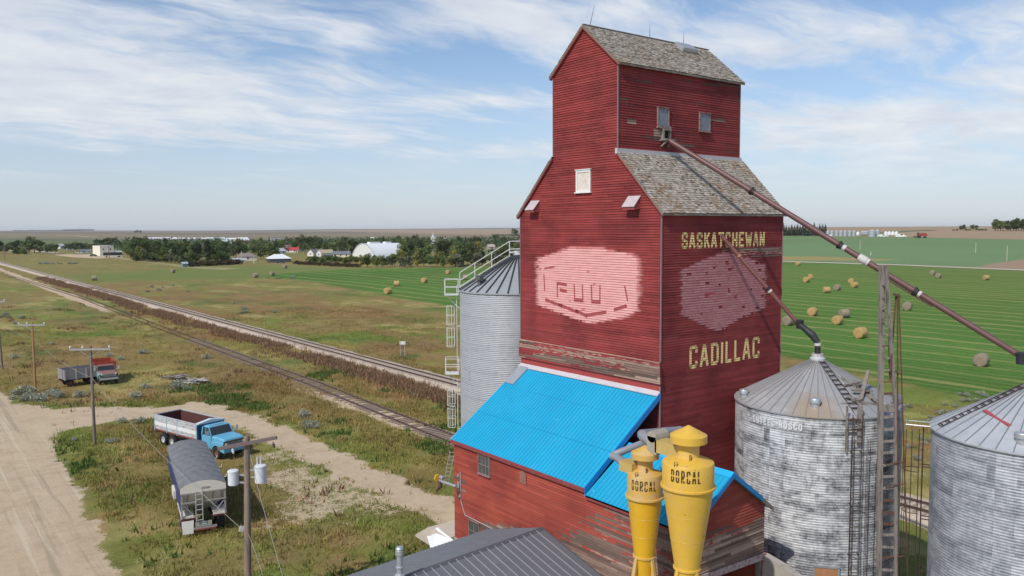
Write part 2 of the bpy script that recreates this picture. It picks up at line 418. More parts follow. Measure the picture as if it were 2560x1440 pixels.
def ribbed(mb, A, B, C_, D, spacing=.23, h=.022, w=.03, off=0.0, colf=None, lip=True):
    """sheet metal roof: flat pans with raised ribs running from the eave A-B up to D-C"""
    A, B, C_, D = map(Vector, (A, B, C_, D)); n = (B-A).cross(D-A).normalized()
    if n.z < 0: n = -n
    W_ = (B-A).length; N = max(1, int(round(W_/spacing))); hh = (B-A).normalized()
    M = 8
    for i in range(N):
        t0, t1 = i/N, (i+1)/N
        for j in range(M):
            s0, s1 = j/M, (j+1)/M
            def Q(t, s_, o=0, dx=0): return (A+(B-A)*t)*(1-s_)+(D+(C_-D)*t)*s_+n*(o+off)+hh*dx
            cv = colf(t0, s0) if colf else None
            r = w/W_
            mb.quad(Q(t0, s0, 0, w), Q(t1, s0), Q(t1, s1), Q(t0, s1, 0, w), cv)
            mb.quad(Q(t0, s0, h, w*.3), Q(t0, s0, h, w*.7), Q(t0, s1, h, w*.7), Q(t0, s1, h, w*.3), cv)
            mb.quad(Q(t0, s0), Q(t0, s0, h, w*.3), Q(t0, s1, h, w*.3), Q(t0, s1), cv)
            mb.quad(Q(t0, s0, h, w*.7), Q(t0, s0, 0, w), Q(t0, s1, 0, w), Q(t0, s1, h, w*.7), cv)
# ------------------------------------------------------------------ the grain elevator
W, L, dC = 10.0, 9.15, 2.73
E1, CB, E2, PK = 18.8, 21.6, 25.75, 27.72
elev = thing('grain_elevator', 'tall red wooden grain elevator lettered SASKATCHEWAN and CADILLAC with grey shingle roofs', 'grain elevator')
gw = Wall((0, 0, 0), (0, 1, 0), (-1, 0, 0))
def gwear(u, z):
    w = 0.03
    if 11.0 < z < 11.98: w = .30+.5*value_noise(u*.4, z*3, 3)
    if 11.62 < z < 11.93: w = .62
    if 21.2 < z < 21.6 and 2.8 < u < 5.2: w = max(w, .40)
    if 18.9 < z < 19.1 and u < .9: w = max(w, .2)
    return float(w)
mb = MB(); skirt_z = 11.95
gw.boards([(0, skirt_z), (W, skirt_z), (W, E1), (W-dC, CB), (W-dC, E2), (W/2, PK), (dC, E2), (dC, CB), (0, E1)] if False else [(0, skirt_z), (W, skirt_z), (W, E1), (0, E1)], gwear, mb=mb)
gw.boards([(0, E1), (W, E1), (W-dC, CB), (dC, CB)], gwear, mb=mb)
gw.boards([(dC, CB), (W-dC, CB), (W-dC, E2), (dC, E2)], gwear, mb=mb)
gw.boards([(dC, E2), (W-dC, E2), (W/2, PK)], gwear, mb=mb)
gws = mb.build('gable_wall', MG, elev)
sk = Wall((-.09, 0, 0), (0, 1, 0), (-1, 0, 0), .118, .028); mb = MB()
sk.boards([(-.12, 11.0), (W+.12, 11.0), (W+.05, skirt_z), (-.05, skirt_z)], gwear, mb=mb)
mb.quad((-.13, -.12, 11.0), (-.13, W+.12, 11.0), (0, W+.12, 11.0), (0, -.12, 11.0), .2)
mb.quad((-.10, -.05, skirt_z), (-.10, W+.05, skirt_z), (0, W, skirt_z+.03), (0, 0, skirt_z+.03), .9)
mb.quad((-.115, -.12, 11.0), (0, -.12, 11.0), (0, -.05, skirt_z), (-.095, -.05, skirt_z), .3)
mb.build('flared_skirt', MG, elev)
mb = MB(); mb.bx(-.02, .1, 0, W, 10.5, 11.02); 
for y in (2.5, 5.0, 7.5): mb.bx(-.03, -.018, y-.01, y+.01, 10.6, 11.0)
mb.build('flashing_panel', mat('red_sheet', (.36, .055, .05), .55, var=.1), elev)
sw = Wall((0, 0, 0), (1, 0, 0), (0, -1, 0)); 
def swear(u, z):
    w = .05
    if 16.55 < z < 16.98 and u > 4.5: w = .62
    if z < 8: w = .12+.25*value_noise(u, z, 5)
    return float(w)
mb = sw.boards([(0, .2), (L, .2), (L, E1), (0, E1)], swear)
sws = mb.build('side_wall', MS, elev)
cw = Wall((0, dC, 0), (1, 0, 0), (0, -1, 0))
def cwear(u, z):
    w = .16+.22*value_noise(u*.5, z*2, 9)
    for (a, b_, c, d) in ((.4, 1.5, 22.9, 23.1), (6.75, 8.0, 23.45, 23.62), (4.5, 5.3, 22.05, 22.2), (2.6, 3.6, 22.2, 22.8)):
        if a < u < b_ and c < z < d: w = .8
    return float(w)
mb = cw.boards([(0, CB-.1), (L, CB-.1), (L, E2), (0, E2)], cwear); mb.build('side_wall', MS, elev)
# hidden faces: north and east walls, in the same boards
nw = Wall((0, W, 0), (1, 0, 0), (0, 1, 0), .212); mb = nw.boards([(0, .2), (L, .2), (L, E1), (0, E1)], seg=5)
Wall((0, W-dC, 0), (1, 0, 0), (0, 1, 0), .212).boards([(0, CB-.1), (L, CB-.1), (L, E2), (0, E2)], seg=5, mb=mb); mb.build('back_wall', MS, elev)
ew = Wall((L, 0, 0), (0, 1, 0), (1, 0, 0), .212); mb = MB()
ew.boards([(0, .2), (W, .2), (W, E1), (0, E1)], seg=5, mb=mb); ew.boards([(0, E1), (W, E1), (W-dC, CB), (dC, CB)], seg=5, mb=mb)
ew.boards([(dC, CB), (W-dC, CB), (W-dC, E2), (dC, E2)], seg=5, mb=mb); ew.boards([(dC, E2), (W-dC, E2), (W/2, PK)], seg=5, mb=mb); mb.build('back_wall', MG, elev)
gw2 = Wall((0, 0, 0), (0, 1, 0), (-1, 0, 0), .212); mb = gw2.boards([(0, .2), (W, .2), (W, 10.6), (0, 10.6)], seg=5); mb.build('lower_wall', MG, elev)
# corner boards and rakes
mb = MB()
for (xa, xb, ya, yb_, z0_, z1_) in ((-.055, .02, -.055, -.015, 12, E1), (-.055, .02, W-.01, W+.03, 12, E1), (-.05, .02, -.05, .0, .2, 10.9), (L-.01, L+.02, -.045, .02, .2, E1), (L-.01, L+.02, dC-.045, dC+.02, CB, E2), (-.055, .02, dC-.05, dC-.01, CB+.05, E2), (-.055, .02, W-dC+.0, W-dC+.04, CB+.05, E2)):
    mb = MB(); mb.bx(xa, xb, ya, yb_, z0_, z1_); mb.build('corner_board', M_corner, elev)
def rake(mb, y0, z0, y1, z1, x0=-.14, x1=.0, t=.16, dz=.0):
    mb.prism([(y0, z0), (y1, z1), (y1, z1-t), (y0, z0-t)], x0, x1, lambda u, v, w: (w, u, v))
mb = MB(); o_ = .16; s2 = (PK-E2)/(W/2-dC); s1 = (CB-E1)/dC
for rk in ((dC-o_, E2-o_*s2+.02, W/2, PK+.02), (W/2, PK+.02, W-dC+o_, E2-o_*s2+.02), (-o_, E1-o_*s1+.02, dC, CB+.02), (W-dC, CB+.02, W+o_, E1-o_*s1+.02)):
    mb = MB(); rake(mb, *rk); mb.build('rake_board', M_redtrim, elev)
# roofs
def roofdeck(y0, z0, y1, z1, name, seed, x0=-.16, x1=L+.16):
    mb = MB(); mb.cur = .2
    s_ = 1 if y1 > y0 else -1
    shingles(mb, (x0, y0, z0+.05), (x1, y0, z0+.05), (x1, y1, z1+.05), (x0, y1, z1+.05), seed=seed)
    mb.prism([(y0, z0+.03), (y1, z1+.03), (y1, z1-.05), (y0, z0-.06)], x0+.005, x1-.005, lambda u, v, w: (w, u, v), .25)
    mb.build(name, M_shingle, elev)
roofdeck(-.2, E1-.2*s1, dC, CB, 'main_roof', 3); roofdeck(W+.2, E1-.2*s1, W-dC, CB, 'main_roof', 4)
roofdeck(dC-.2, E2-.2*s2, W/2, PK, 'cupola_roof', 5); roofdeck(W-dC+.2, E2-.2*s2, W/2, PK, 'cupola_roof', 6)
mb = MB(); mb.bar((-.16, W/2-.03, PK+.07), (L+.16, W/2-.03, PK+.07), .14, .025); mb.build('ridge_cap', mat('pale_ridge', (.36, .31, .26), .9, var=.3), elev)
mb = MB(); mb.bx(-.18, L+.02, dC-.16, dC-.012, CB-.16, CB+.09); mb.build('roof_flashing', mat('grey_flashing', (.50, .47, .48), .6), elev)
# weather hatch on the cupola roof, lightning rods
mb = MB(); n_ = Vector((0, -s2, 1)).normalized()
def onroof(x, f, o=0): return Vector((x, dC+(W/2-dC)*f, E2+(PK-E2)*f+.08))+n_*o
for (xa, xb, fa, fb, o0, o1) in ((6.4, 7.6, .72, .97, .0, .22),):
    vs = [onroof(xa, fa, o0), onroof(xb, fa, o0), onroof(xb, fb, o0), onroof(xa, fb, o0), onroof(xa, fa, o1), onroof(xb, fa, o1), onroof(xb, fb, o1-.1), onroof(xa, fb, o1-.1)]
    mb.add(vs, [(0, 1, 2, 3), (4, 7, 6, 5), (0, 4, 5, 1), (1, 5, 6, 2), (2, 6, 7, 3), (3, 7, 4, 0)])
mb.build('roof_hatch', M_galv, elev)
for x, h_, dx in ((.35, 1.0, .18), (4.6, .8, 0), (7.25, .8, 0)):
    mb = MB(); mb.tube([(x, W/2, PK+.05), (x+dx*.5, W/2-dx*1.3, PK+h_)], [.018, .006], 5); mb.build('lightning_rod', M_rust, elev)
# windows
def window(parent, wl, u0, u1, z0, z1, pane, frame=M_white, muntins=(0, 0), fw=.08, proud=.085, name='window', sill=True):
    mb = MB(); P = wl.P
    def bxx(a, b_, c, d, o0, o1, col=None):
        vs = [P(u, z, o) for u in (a, b_) for z in (c, d) for o in (o0, o1)]
        mb.add(vs, [(0, 1, 3, 2), (4, 6, 7, 5), (0, 4, 5, 1), (2, 3, 7, 6), (0, 2, 6, 4), (1, 5, 7, 3)], col)
    bxx(u0-fw, u0, z0-fw, z1+fw, 0, proud); bxx(u1, u1+fw, z0-fw, z1+fw, 0, proud); bxx(u0, u1, z1, z1+fw, 0, proud); bxx(u0, u1, z0-fw, z0, 0, proud)
    if sill: bxx(u0-fw*1.5, u1+fw*1.5, z0-fw*1.5, z0-fw, 0, proud+.05); bxx(u0-fw*1.3, u1+fw*1.3, z1+fw, z1+fw*1.4, 0, proud+.03)
    fr = mb.build(name, frame, parent)
    mb = MB(); a = proud-.03
    mb.quad(P(u0, z0, a), P(u1, z0, a), P(u1, z1, a), P(u0, z1, a)); mb.build('pane', pane, fr)
    if muntins != (0, 0):
        mb = MB(); nu, nz = muntins
        for i in range(1, nu): x = u0+(u1-u0)*i/nu; bxx(x-.015, x+.015, z0, z1, a, a+.015)
        for i in range(1, nz): z = z0+(z1-z0)*i/nz; bxx(u0, u1, z-.015, z+.015, a, a+.017)
        mb.build('muntin', frame, fr)
    return fr
window(elev, gw, 4.6, 5.42, 19.87, 20.72, M_osb, fw=.11)
M_oldframe = mat('bare_window_frame', (.30, .20, .19), .8, col2=(.24, .07, .06), amt=.45)
window(elev, cw, 2.72, 3.42, 22.93, 23.75, M_glass, M_oldframe, fw=.07)
window(elev, cw, 5.85, 6.58, 22.95, 23.75, M_glass, M_oldframe, fw=.07)
# gable vents (hoods of painted board)
for y, a_ in ((1.62, 1), (8.75, .9)):
    mb = MB(); w = .36*a_
    side = [(0, 19.42), (0, 18.86), (-.36, 18.82), (-.40, 18.98)]
    mb.prism(side, y-w, y+w, lambda u, v, t: (u-.02, t, v)); vv = mb.build('vent_hood', mat('vent_red', (.34, .08, .075), .7, col2=(.4, .3, .27), amt=.3), elev)
    mb = MB(); mb.prism([(0.0, 19.46), (-.43, 18.98), (-.43, 18.95), (0, 19.425)], y-w-.03, y+w+.03, lambda u, v, t: (u-.02, t, v)); mb.build('hood_lid', mat('greyed_lid', (.50, .42, .42), .7, var=.2), vv)
# distributor outlet on the cupola
mb = MB(); mb.bx(2.95, 3.5, dC-.22, dC+.0, 22.72, 22.80); mb.bx(2.95, 3.03, dC-.2, dC, 22.3, 22.72); mb.bx(3.42, 3.5, dC-.2, dC, 22.3, 22.72)
mb.bx(2.85, 3.55, dC-.42, dC-.02, 22.22, 22.3); mb.bar((2.95, dC-.05, 21.95), (3.0, dC-.4, 22.22), .07); mb.bar((3.4, dC-.05, 21.95), (3.45, dC-.4, 22.22), .07)
mb.bx(2.75, 3.6, dC-.12, dC-.02, 22.8, 22.95)
ob = mb.build('outlet_box', M_wood, elev); mb = MB(); mb.bx(3.03, 3.42, dC-.045, dC-.03, 22.3, 22.72); mb.build('opening_shade', M_dark, ob)  # black slab on the boards stands in for shade inside the outlet
# emblems (ghosts of an old hexagonal sign) and lettering, painted on the boards
def paintmat(name, c1, c2, thr=.5):
    m, b = newmat(name); c = b.sc(b.co(), (1, 1, 4)); n1 = b.noise(c, 1.1, 5, .65); n2 = b.noise(b.sc(b.co(), (1, 1, 9)), 3, 5, .7)
    col = b.mix(b.step(n1, .35, .7), (*c1, 1), (*c2, 1)); col = b.mix(b.step(n2, thr+.12, thr+.2), col, (.40, .10, .09, 1)); sh = b.bsdf(col, .85, 0, None, .2); tr = b.n('ShaderNodeBsdfTransparent'); ms = b.n('ShaderNodeMixShader'); b.put(ms.inputs[0], b.attr('Col', 'Fac')); b.links.new(tr.outputs[0], ms.inputs[1]); b.links.new(sh, ms.inputs[2]); b.out(ms.outputs[0]); return m
M_pink = paintmat('pink_ghost_paint', (.74, .38, .355), (.68, .31, .29), .58); M_pink2 = paintmat('dull_pink_ghost_paint', (.50, .235, .235), (.42, .17, .18), .40)
M_pedge = paintmat('pink_edge_paint', (.60, .22, .21), (.52, .16, .15), .44)
M_yel = mat('cream_yellow_lettering', (.88, .68, .27), .8, var=.12, scale=5, col2=(.66, .48, .20), amt=.28)
embL = [(8.45, 16.30), (8.3, 16.42), (7.05, 16.70), (5.9, 17.02), (3.9, 17.02), (3.0, 16.86), (2.2, 16.86), (1.42, 16.55), (1.5, 14.2), (2.35, 13.85), (3.7, 13.55), (4.75, 13.35), (5.6, 13.5), (8.3, 13.95), (8.5, 14.3)]
big = [(5+(u-5)*1.03, 15.2+(z-15.2)*1.035) for u, z in embL]
mb = MB(); gw.blot(mb, big, eps=.003, jit=.09, holes=.15); mb.build('painted_emblem', M_pedge, gws)
mb = MB(); gw.blot(mb, embL, eps=.006, jit=.05, holes=.06); mb.build('painted_emblem', M_pink, gws)
M_mark = mat('red_mark_paint', (.36, .065, .065), .85, var=.2)
mb = MB()
for pl in ([(7.02, 15.18), (6.25, 15.14)], [(6.98, 15.18), (6.98, 14.45)], [(6.8, 14.86), (6.25, 14.8)], [(5.7, 15.2), (5.66, 14.5)], [(5.1, 15.22), (5.06, 14.5)], [(5.72, 14.42), (5.02, 14.42)],
           [(4.45, 15.25), (4.42, 14.5)], [(3.85, 15.25), (3.85, 14.5)], [(4.46, 14.42), (3.8, 14.42)], [(7.95, 14.28), (6.6, 14.02)], [(6.9, 14.1), (5.4, 13.8)], [(5.6, 13.9), (4.75, 13.66)], [(4.8, 13.7), (3.4, 13.98)], [(2.9, 14.12), (2.05, 14.38)], [(8.02, 15.9), (7.2, 16.02)], [(8.05, 15.6), (7.98, 14.7)], [(2.2, 15.3), (2.0, 14.6)]):
    (ax, az), (bx_, bz) = pl; dx, dz = bx_-ax, bz-az; Lq = math.hypot(dx, dz); dx /= Lq; dz /= Lq; t = .045 if abs(dz) > .6 or az > 15.5 else .085
    if abs(az-14.42) < .02: t = .10
    gw.paint(mb, [(ax-dz*t, az+dx*t), (ax+dz*t, az-dx*t), (bx_+dz*t, bz-dx*t), (bx_-dz*t, bz+dx*t)], eps=.009, gap=.15)
mb.build('painted_mark', M_mark, gws)
embR = [(1.44, 16.05), (2.96, 16.50), (4.35, 16.80), (4.8, 16.78), (6.32, 16.45), (7.60, 16.12), (7.72, 14.0), (6.72, 13.7), (5.4, 13.5), (4.3, 13.1), (3.6, 13.2), (2.4, 13.75), (1.45, 14.05)]
mb = MB(); sw.blot(mb, embR, eps=.005, jit=.07, holes=.16); mb.build('painted_emblem', M_pink2, sws)
mb = MB()
for (a, c, d, e) in ((3.0, 3.35, 14.72, 14.93), (3.35, 3.75, 14.85, 14.93), (5.2, 5.45, 14.55, 14.72), (4.55, 4.8, 16.2, 16.32), (5.0, 5.2, 16.05, 16.15)):
    mb = MB(); sw.paint(mb, [(a, d), (c, d), (c, e), (a, e)], eps=.009); mb.build('painted_mark', M_mark, sws)
mb = MB()
for args in (('SASKATCHEWAN', 1.34, 7.64, 17.04, 17.77, .12, .2), ('CADILLAC', 1.95, 7.38, 11.46, 12.52, .155, .26)):
    for gq in strokes(*args):
        mb = MB()
        for q in gq: sw.paint(mb, q, eps=.005, gap=.08)
        mb.build('letter', M_yel, sws)
# ------------------------------------------------------------------ driveway annex with the blue roof
XA, YL, HA = -4.59, 10.11, 7.18
ann = thing('driveway_shed', 'low brick-red board driveway shed with bright blue metal roof below the elevator', 'shed')
aw = Wall((XA+.12, 0, 0), (0, 1, 0), (-1, 0, 0), .125, .03)
def awear(u, z):
    w = .05
    k = sstep(0, 1, (2.6-u)/4.5+(5.9-z)/3.0+.0); w = .05+.52*float(k)+.16*(value_noise(u*.8, z*2.2, 13)-.5)
    if z < 4.4 and u > 0: w = max(w, .05+.70*float(sstep(0, 1.0, (4.35-.16*abs(u-4.2)-z)*1.6+.2))*float(sstep(8.6, 6.6, u)))
    if u > 7.5 and 4.6 < z < 5.3 and value_noise(u*3, z*6, 2) > .45 and u > 9.0: w = .6
    if 3.3 < u and z > 6.7: w = .1
    return float(min(w, .86))
yS = -5.25; za = 6.98
mb = aw.boards([(yS, 2.0), (YL-.12, 2.0), (YL-.12, 7.12), (0, 7.12), (-.02, 6.8), (yS, 6.8)] if False else [(0, 2.0), (YL-.12, 2.0), (YL-.12, 7.1), (0, 7.1)], awear, seg=.5)
aw.boards([(yS, 2.0), (0, 2.0), (0, 6.84), (yS, 6.84)], awear, seg=.5, mb=mb)
aws = mb.build('long_wall', MA, ann)
mb = MB(); mb.bx(XA+.2, 0, YL-.14, YL-.12, 2, 7.1); mb.prism([(XA+.12, 7.0), (0, 7.0), (0, 10.4)], YL-.16, YL-.12, lambda u, v, w: (u, w, v)); mb.build('end_wall', mat('plain_red_boards', (.36, .075, .05), .8), ann)
XR = .42; XM = -2.0; ZR = 8.62; ge = Wall((0, yS, 0), (1, 0, 0), (0, -1, 0), .125, .03)
def gewear(u, z): return float(.26+.42*sstep(6.7, 5.9, z)+.1*value_noise(u*2, z, 4)) if z < 6.75 else .12
mb = ge.boards([(XA+.12, 4.95), (XR, 4.75), (XR, 6.85), (XA+.12, 6.85)], gewear, seg=.5)
ge.boards([(XA+.12, 6.85), (XR, 6.85), (XM, ZR-.08)], gewear, seg=.5, mb=mb); mb.build('gable_end_wall', MAx, ann)
mb = MB(); mb.bar((XA+.1, yS-.05, 4.86), (XR+.05, yS-.05, 4.68), .06, .26); mb.build('lintel_board', mat('chipped_board', (.40, .33, .33), .8, col2=(.28, .07, .06), amt=.45), ann)
mb = MB(); mb.bx(XR-.02, XR, yS, 0, 2, 6.85); mb.build('side_wall', MA if False else mat('plain_red_boards', (.36, .075, .05), .8), ann)
mb = MB(); mb.bx(XA+.3, XR-.1, yS+2.5, yS+2.55, 2, 6.8); mb.bx(XA+.16, XR-.05, yS+.2, 0, 1.9, 2.0); mb.build('interior', M_dark, ann)  # near-black panel and floor stand in for the shade inside the shed
mb = MB(); mb.bx(XR-.25, XR-.08, yS+.02, yS+.2, 1.9, 4.8); mb.build('door_post', M_wood, ann); mb = MB(); mb.bx(XA+.15, XA+.32, yS+.02, yS+.2, 1.9, 4.9); mb.build('door_post', M_wood, ann)
# big shed roof (slopes to -x from the elevator)
TOP = 10.56; EX = XA-.02
def spk(t, s_): return float(max(0, sstep(.55, 1.0, s_)*(1-abs(t-.42)*1.1)))
mb = MB(); ribbed(mb, (EX, -.02, HA), (EX, YL, HA), (0-.03, YL-.1, TOP), (-.03, -.02, TOP), colf=spk, h=.032, w=.045)
mb.prism([(EX, HA-.01), (-.03, TOP-.01), (-.03, TOP-.09), (EX, HA-.09)], -.0, YL-.05, lambda u, v, w: (u, w, v), 0.0)
sr_ = mb.build('shed_roof', M_blue, ann)
for s_ in (.36, .71):
    mb = MB(); mb.bar((EX*(1-s_), 0, HA+(TOP-HA)*s_+.012), (EX*(1-s_), YL-.1, HA+(TOP-HA)*s_+.012), .02, .012); mb.build('sheet_lap', mat('lap_blue', (.008, .20, .40), .5), sr_)
mb = MB(); mb.prism([(EX-.02, HA+.035), (0, TOP+.05), (0, TOP-.24), (EX-.02, HA-.26)], -.06, -.021, lambda u, v, w: (u, w, v)); mb.build('rake_flashing', M_bluetrim, ann)
mb = MB(); mb.prism([(EX-.02, HA-.02), (EX+1.2, HA+.8), (EX+1.2, HA+.72), (EX-.02, HA-.12)], YL, YL+.05, lambda u, v, w: (u, w, v)); mb.prism([(EX+1.6, HA+1.13), (-1.0, TOP-.7), (-1.0, TOP-.8), (EX+1.6, HA+1.03)], YL-.06, YL+.0, lambda u, v, w: (u, w, v)); mb.build('bare_rake_board', M_trim, ann)
mb = MB(); mb.prism([(-.24, TOP-.10), (-.0, TOP+.06), (-.0, TOP+.12), (-.26, TOP-.06)], -.05, YL-.1, lambda u, v, w: (u, w, v)); mb.build('top_flashing', mat('pale_flashing', (.55, .52, .54), .6), ann)
mb = MB(); mb.bx(EX-.03, EX+.05, 0, YL, HA-.2, HA-.02); mb.bx(EX+.0, EX+.06, yS-.2, -.06, 6.72, 6.88); mb.build('eave_board', M_redtrim, ann)
mb = MB(); n2v = Vector((-(TOP-HA), 0, -EX)).normalized(); 
def onshed(s_, y, o): return Vector((EX+(0-EX)*s_, y, HA+(TOP-HA)*s_))+n2v*o
vs = [onshed(s_, y, o) for o in (.02, .12) for s_, y in ((.74, 9.9), (.74, 9.15), (.97, 9.15), (.97, 9.9))]
mb.add(vs, [(0, 1, 2, 3), (4, 7, 6, 5), (0, 4, 5, 1), (1, 5, 6, 2), (2, 6, 7, 3), (3, 7, 4, 0)]); mb.build('roof_hatch', M_galv, ann)
# lower gabled roof
EL, ER, ZE = XA-.02, XR+.2, 6.90; yg = yS-.28
mb = MB(); ribbed(mb, (EL, yg, ZE), (EL, -.06, ZE), (XM, -.06, ZR), (XM, yg, ZR), h=.032, w=.045); 
ribbed(mb, (ER, -.06, 6.75), (ER, yg, 6.75), (XM, yg, ZR), (XM, -.06, ZR)); 
mb.prism([(EL, ZE-.02), (XM, ZR-.02), (ER, 6.73), (ER, 6.66), (XM, ZR-.10), (EL, ZE-.09)], yg+.01, -.0, lambda u, v, w: (u, w, v), 0.0)
mb.build('gable_roof', M_blue, ann)
mb = MB(); mb.prism([(XM-.22, ZR-.10), (XM, ZR+.06), (XM+.22, ZR-.11), (XM+.22, ZR-.14), (XM, ZR+.03), (XM-.22, ZR-.13)], yg-.02, -.0, lambda u, v, w: (u, w, v)); mb.build('ridge_cap', mat('light_blue_flashing', (.02, .42, .80), .4), ann)
mb = MB(); mb.prism([(EL, ZE+.03), (XM, ZR+.03), (XM, ZR-.18), (EL, ZE-.16)], yg-.04, yg, lambda u, v, w: (u, w, v)); mb.prism([(XM, ZR+.03), (ER-.75, 7.33), (ER-.75, 7.13), (XM, ZR-.18)], yg-.04, yg, lambda u, v, w: (u, w, v)); mb.build('rake_flashing', M_bluetrim, ann)
mb = MB(); mb.prism([(ER-.75, 7.3), (ER, 6.72), (ER, 6.55), (ER-.75, 7.10)], yg-.03, yg, lambda u, v, w: (u, w, v)); mb.build('bare_rake_board', M_wood, ann)
M_glass2 = mat('dark_dusty_pane', (.075, .09, .085), .25, var=.25, col2=(.22, .25, .22), amt=.3, spec=.6)
window(ann, aw, 6.85, 7.72, 5.98, 6.88, M_glass2, M_oldframe, (3, 2), .045)
window(ann, aw, 7.75, 8.6, 2.35, 3.3, M_glass2, M_oldframe, (2, 2), .045)
mb = MB()
for i in range(7):
    z = 6.31+i*.085; hw = .22 if i < 6 else .14
    mb.box(aw.P(4.22, z, .06), (.02, 2*hw, .07), Matrix.Rotation(R(-20), 3, 'Y'))
mb.build('louvre', mat('faded_louvre', (.40, .20, .15), .8), ann)
mb = MB(); mb.tube([aw.P(9.36, 5.6, .05), aw.P(9.32, 4.05, .05), aw.P(8.97, 3.45, .05), aw.P(6.35, 3.42, .06)], .025, 6); mb.build('conduit', M_trim, ann)
for p_, d_ in (((9.5, 4.9, .06), (.1, .16, .3)), ((9.4, 4.45, .06), (.1, .2, .35)), ((9.55, 5.35, .05), (.08, .12, .12))): mb = MB(); mb.box(aw.P(*p_), d_); mb.build('meter_box', M_galv, ann)
mb = MB()
for i in range(6): mb.tube([aw.P(9.4+.04*i, 4.9, .07), aw.P(9.3+.07*i, 4.6, .14), aw.P(9.45, 4.3-.04*i, .08)], .012, 5)
mb.build('cable', M_rust, ann)
# fire-hydrant-like yellow motor on a pipe bracket at the corner
mb = MB(); mb.tube([(XA+.1, YL-.3, 4.72), (XA-.05, YL+1.05, 4.72)], .07, 10); br = mb.build('pipe_bracket', M_galv, ann)
mb = MB(); mb.lathe([(.0, -.04), (.2, -.04), (.2, .04), (0, .04)], 20, (XA-.1, YL+1.15, 4.85), axis='y'); mb.build('pulley_wheel', mat('yellow_guard', (.75, .42, .03), .5), br)
mb = MB(); mb.tube([(XA-.05, YL+.95, 4.72), (XA-.1, YL+.95, 4.42), (XA-.2, YL+1.15, 4.15)], [.12, .11, .06], 8); mb.build('chute', M_rust, br)
mb = MB(); mb.lathe([(.1, 0), (.1, .3)], 10, (XA-.0, YL+.75, 4.9), axis='y'); mb.build('motor', M_galv, br)
# foundations: slab and earth ramp at the far end, concrete side wall at the near end
mb = MB(); mb.prism([(YL-.1, 2.02), (YL+1.9, 2.0), (YL+3.2, 1.2), (YL+3.2, 1.1), (YL-.1, 1.0)], XA-.3, XR+.6, lambda u, v, w: (w, u, v)); mb.build('concrete_apron', mat('pale_concrete', (.55, .47, .38), .9), ann)
mb = MB(); mb.bx(XA+.05, XR, yS-.02, YL-.13, 0, 2.0); mb.build('foundation', M_conc, ann)
mb = MB(); mb.prism([(yS, 4.72), (yS-.9, 4.55), (yS-2.0, 4.2), (yS-7, 3.3), (yS-7, 0), (yS, 0)], XR-.05, XR+.28, lambda u, v, w: (w, u, v)); mb.build('ramp_wall', M_conc, ann)
mb = MB(); mb.prism([(XA-.62, 3.3), (XA-.62, 2.9), (XA-1.5, 1.2)], 8.2, 9.8, lambda u, v, w: (u, w, v))
# ------------------------------------------------------------------ helpers to read a point off a known plane
def OX(px, py, X):
    a = ray(px, py); return CAM+a*((X-CAM[0])/a[0])
def OY(px, py, Y):
    a = ray(px, py); return CAM+a*((Y-CAM[1])/a[1])
# ------------------------------------------------------------------ steel bins
def bin_mat(name, white=.5, lo=(.10, .105, .115), hi=(.78, .78, .78), metal=.35, rough=.5, soft=1.0):
    m, b = newmat(name); sep = b.n('ShaderNodeSeparateXYZ'); b.put(sep.inputs[0], b.co()); x, y, z = sep.outputs
    ang = b.m('ARCTAN2', y, x); u = b.m('MULTIPLY', ang, 3.6)
    rowz = b.m('FLOOR', b.m('DIVIDE', z, .84)); 
    us = b.m('FLOOR', b.m('DIVIDE', b.m('ADD', u, b.m('MULTIPLY', rowz, 1.33)), 2.7))
    cv = b.n('ShaderNodeCombineXYZ'); b.put(cv.inputs[0], rowz); b.put(cv.inputs[1], us)
    wn = b.n('ShaderNodeTexWhiteNoise', noise_dimensions='2D'); b.put(wn.inputs[0], cv.outputs[0])
    q = b.n('ShaderNodeCombineXYZ'); b.put(q.inputs[0], b.m('MULTIPLY', u, .7)); b.put(q.inputs[1], b.m('MULTIPLY', z, 1.5)); b.put(q.inputs[2], b.m('MULTIPLY', wn.outputs[0], 9))
    n1 = b.noise(q.outputs[0], .8, 8, .75); 
    q2 = b.n('ShaderNodeCombineXYZ'); b.put(q2.inputs[0], b.m('MULTIPLY', u, 2.4)); b.put(q2.inputs[1], b.m('MULTIPLY', z, .35)); n2 = b.noise(q2.outputs[0], 1.5, 6, .7)
    q3 = b.n('ShaderNodeCombineXYZ'); b.put(q3.inputs[0], b.m('MULTIPLY', u, 1.2)); b.put(q3.inputs[1], b.m('MULTIPLY', b.m('FLOOR', b.m('MULTIPLY', z, 9.6)), .8)); n3 = b.noise(q3.outputs[0], 2.0, 6, .8)
    f = b.m('ADD', b.m('ADD', b.m('MULTIPLY', n1, .62), b.m('MULTIPLY', n3, .3)), b.m('ADD', b.m('MULTIPLY', n2, .18), b.m('MULTIPLY', b.m('SUBTRACT', wn.outputs[0], .5), .035)))
    f = b.m('ADD', f, white-.5)
    col = b.ramp(f, [(.44-.06*soft, lo), (.50, tuple((a*.6+c*.4) for a, c in zip(lo, hi))), (.56, tuple((a*.25+c*.75) for a, c in zip(lo, hi))), (.63+.06*soft, hi)])
    seam = b.m('LESS_THAN', b.m('FRACT', b.m('DIVIDE', z, .84)), .03); col = b.mix(b.m('MULTIPLY', seam, .35), col, (.12, .12, .12, 1))
    b.out(b.bsdf(col, rough, metal, b.bump(n3, .1, .01))); return m
MB1 = bin_mat('clean_bin_steel', .52, (.33, .345, .37), (.46, .48, .50), .25, .55)
MB2 = bin_mat('oxidised_bin_steel', .475, (.095, .10, .11), (.71, .71, .71), .15, .6, .3)
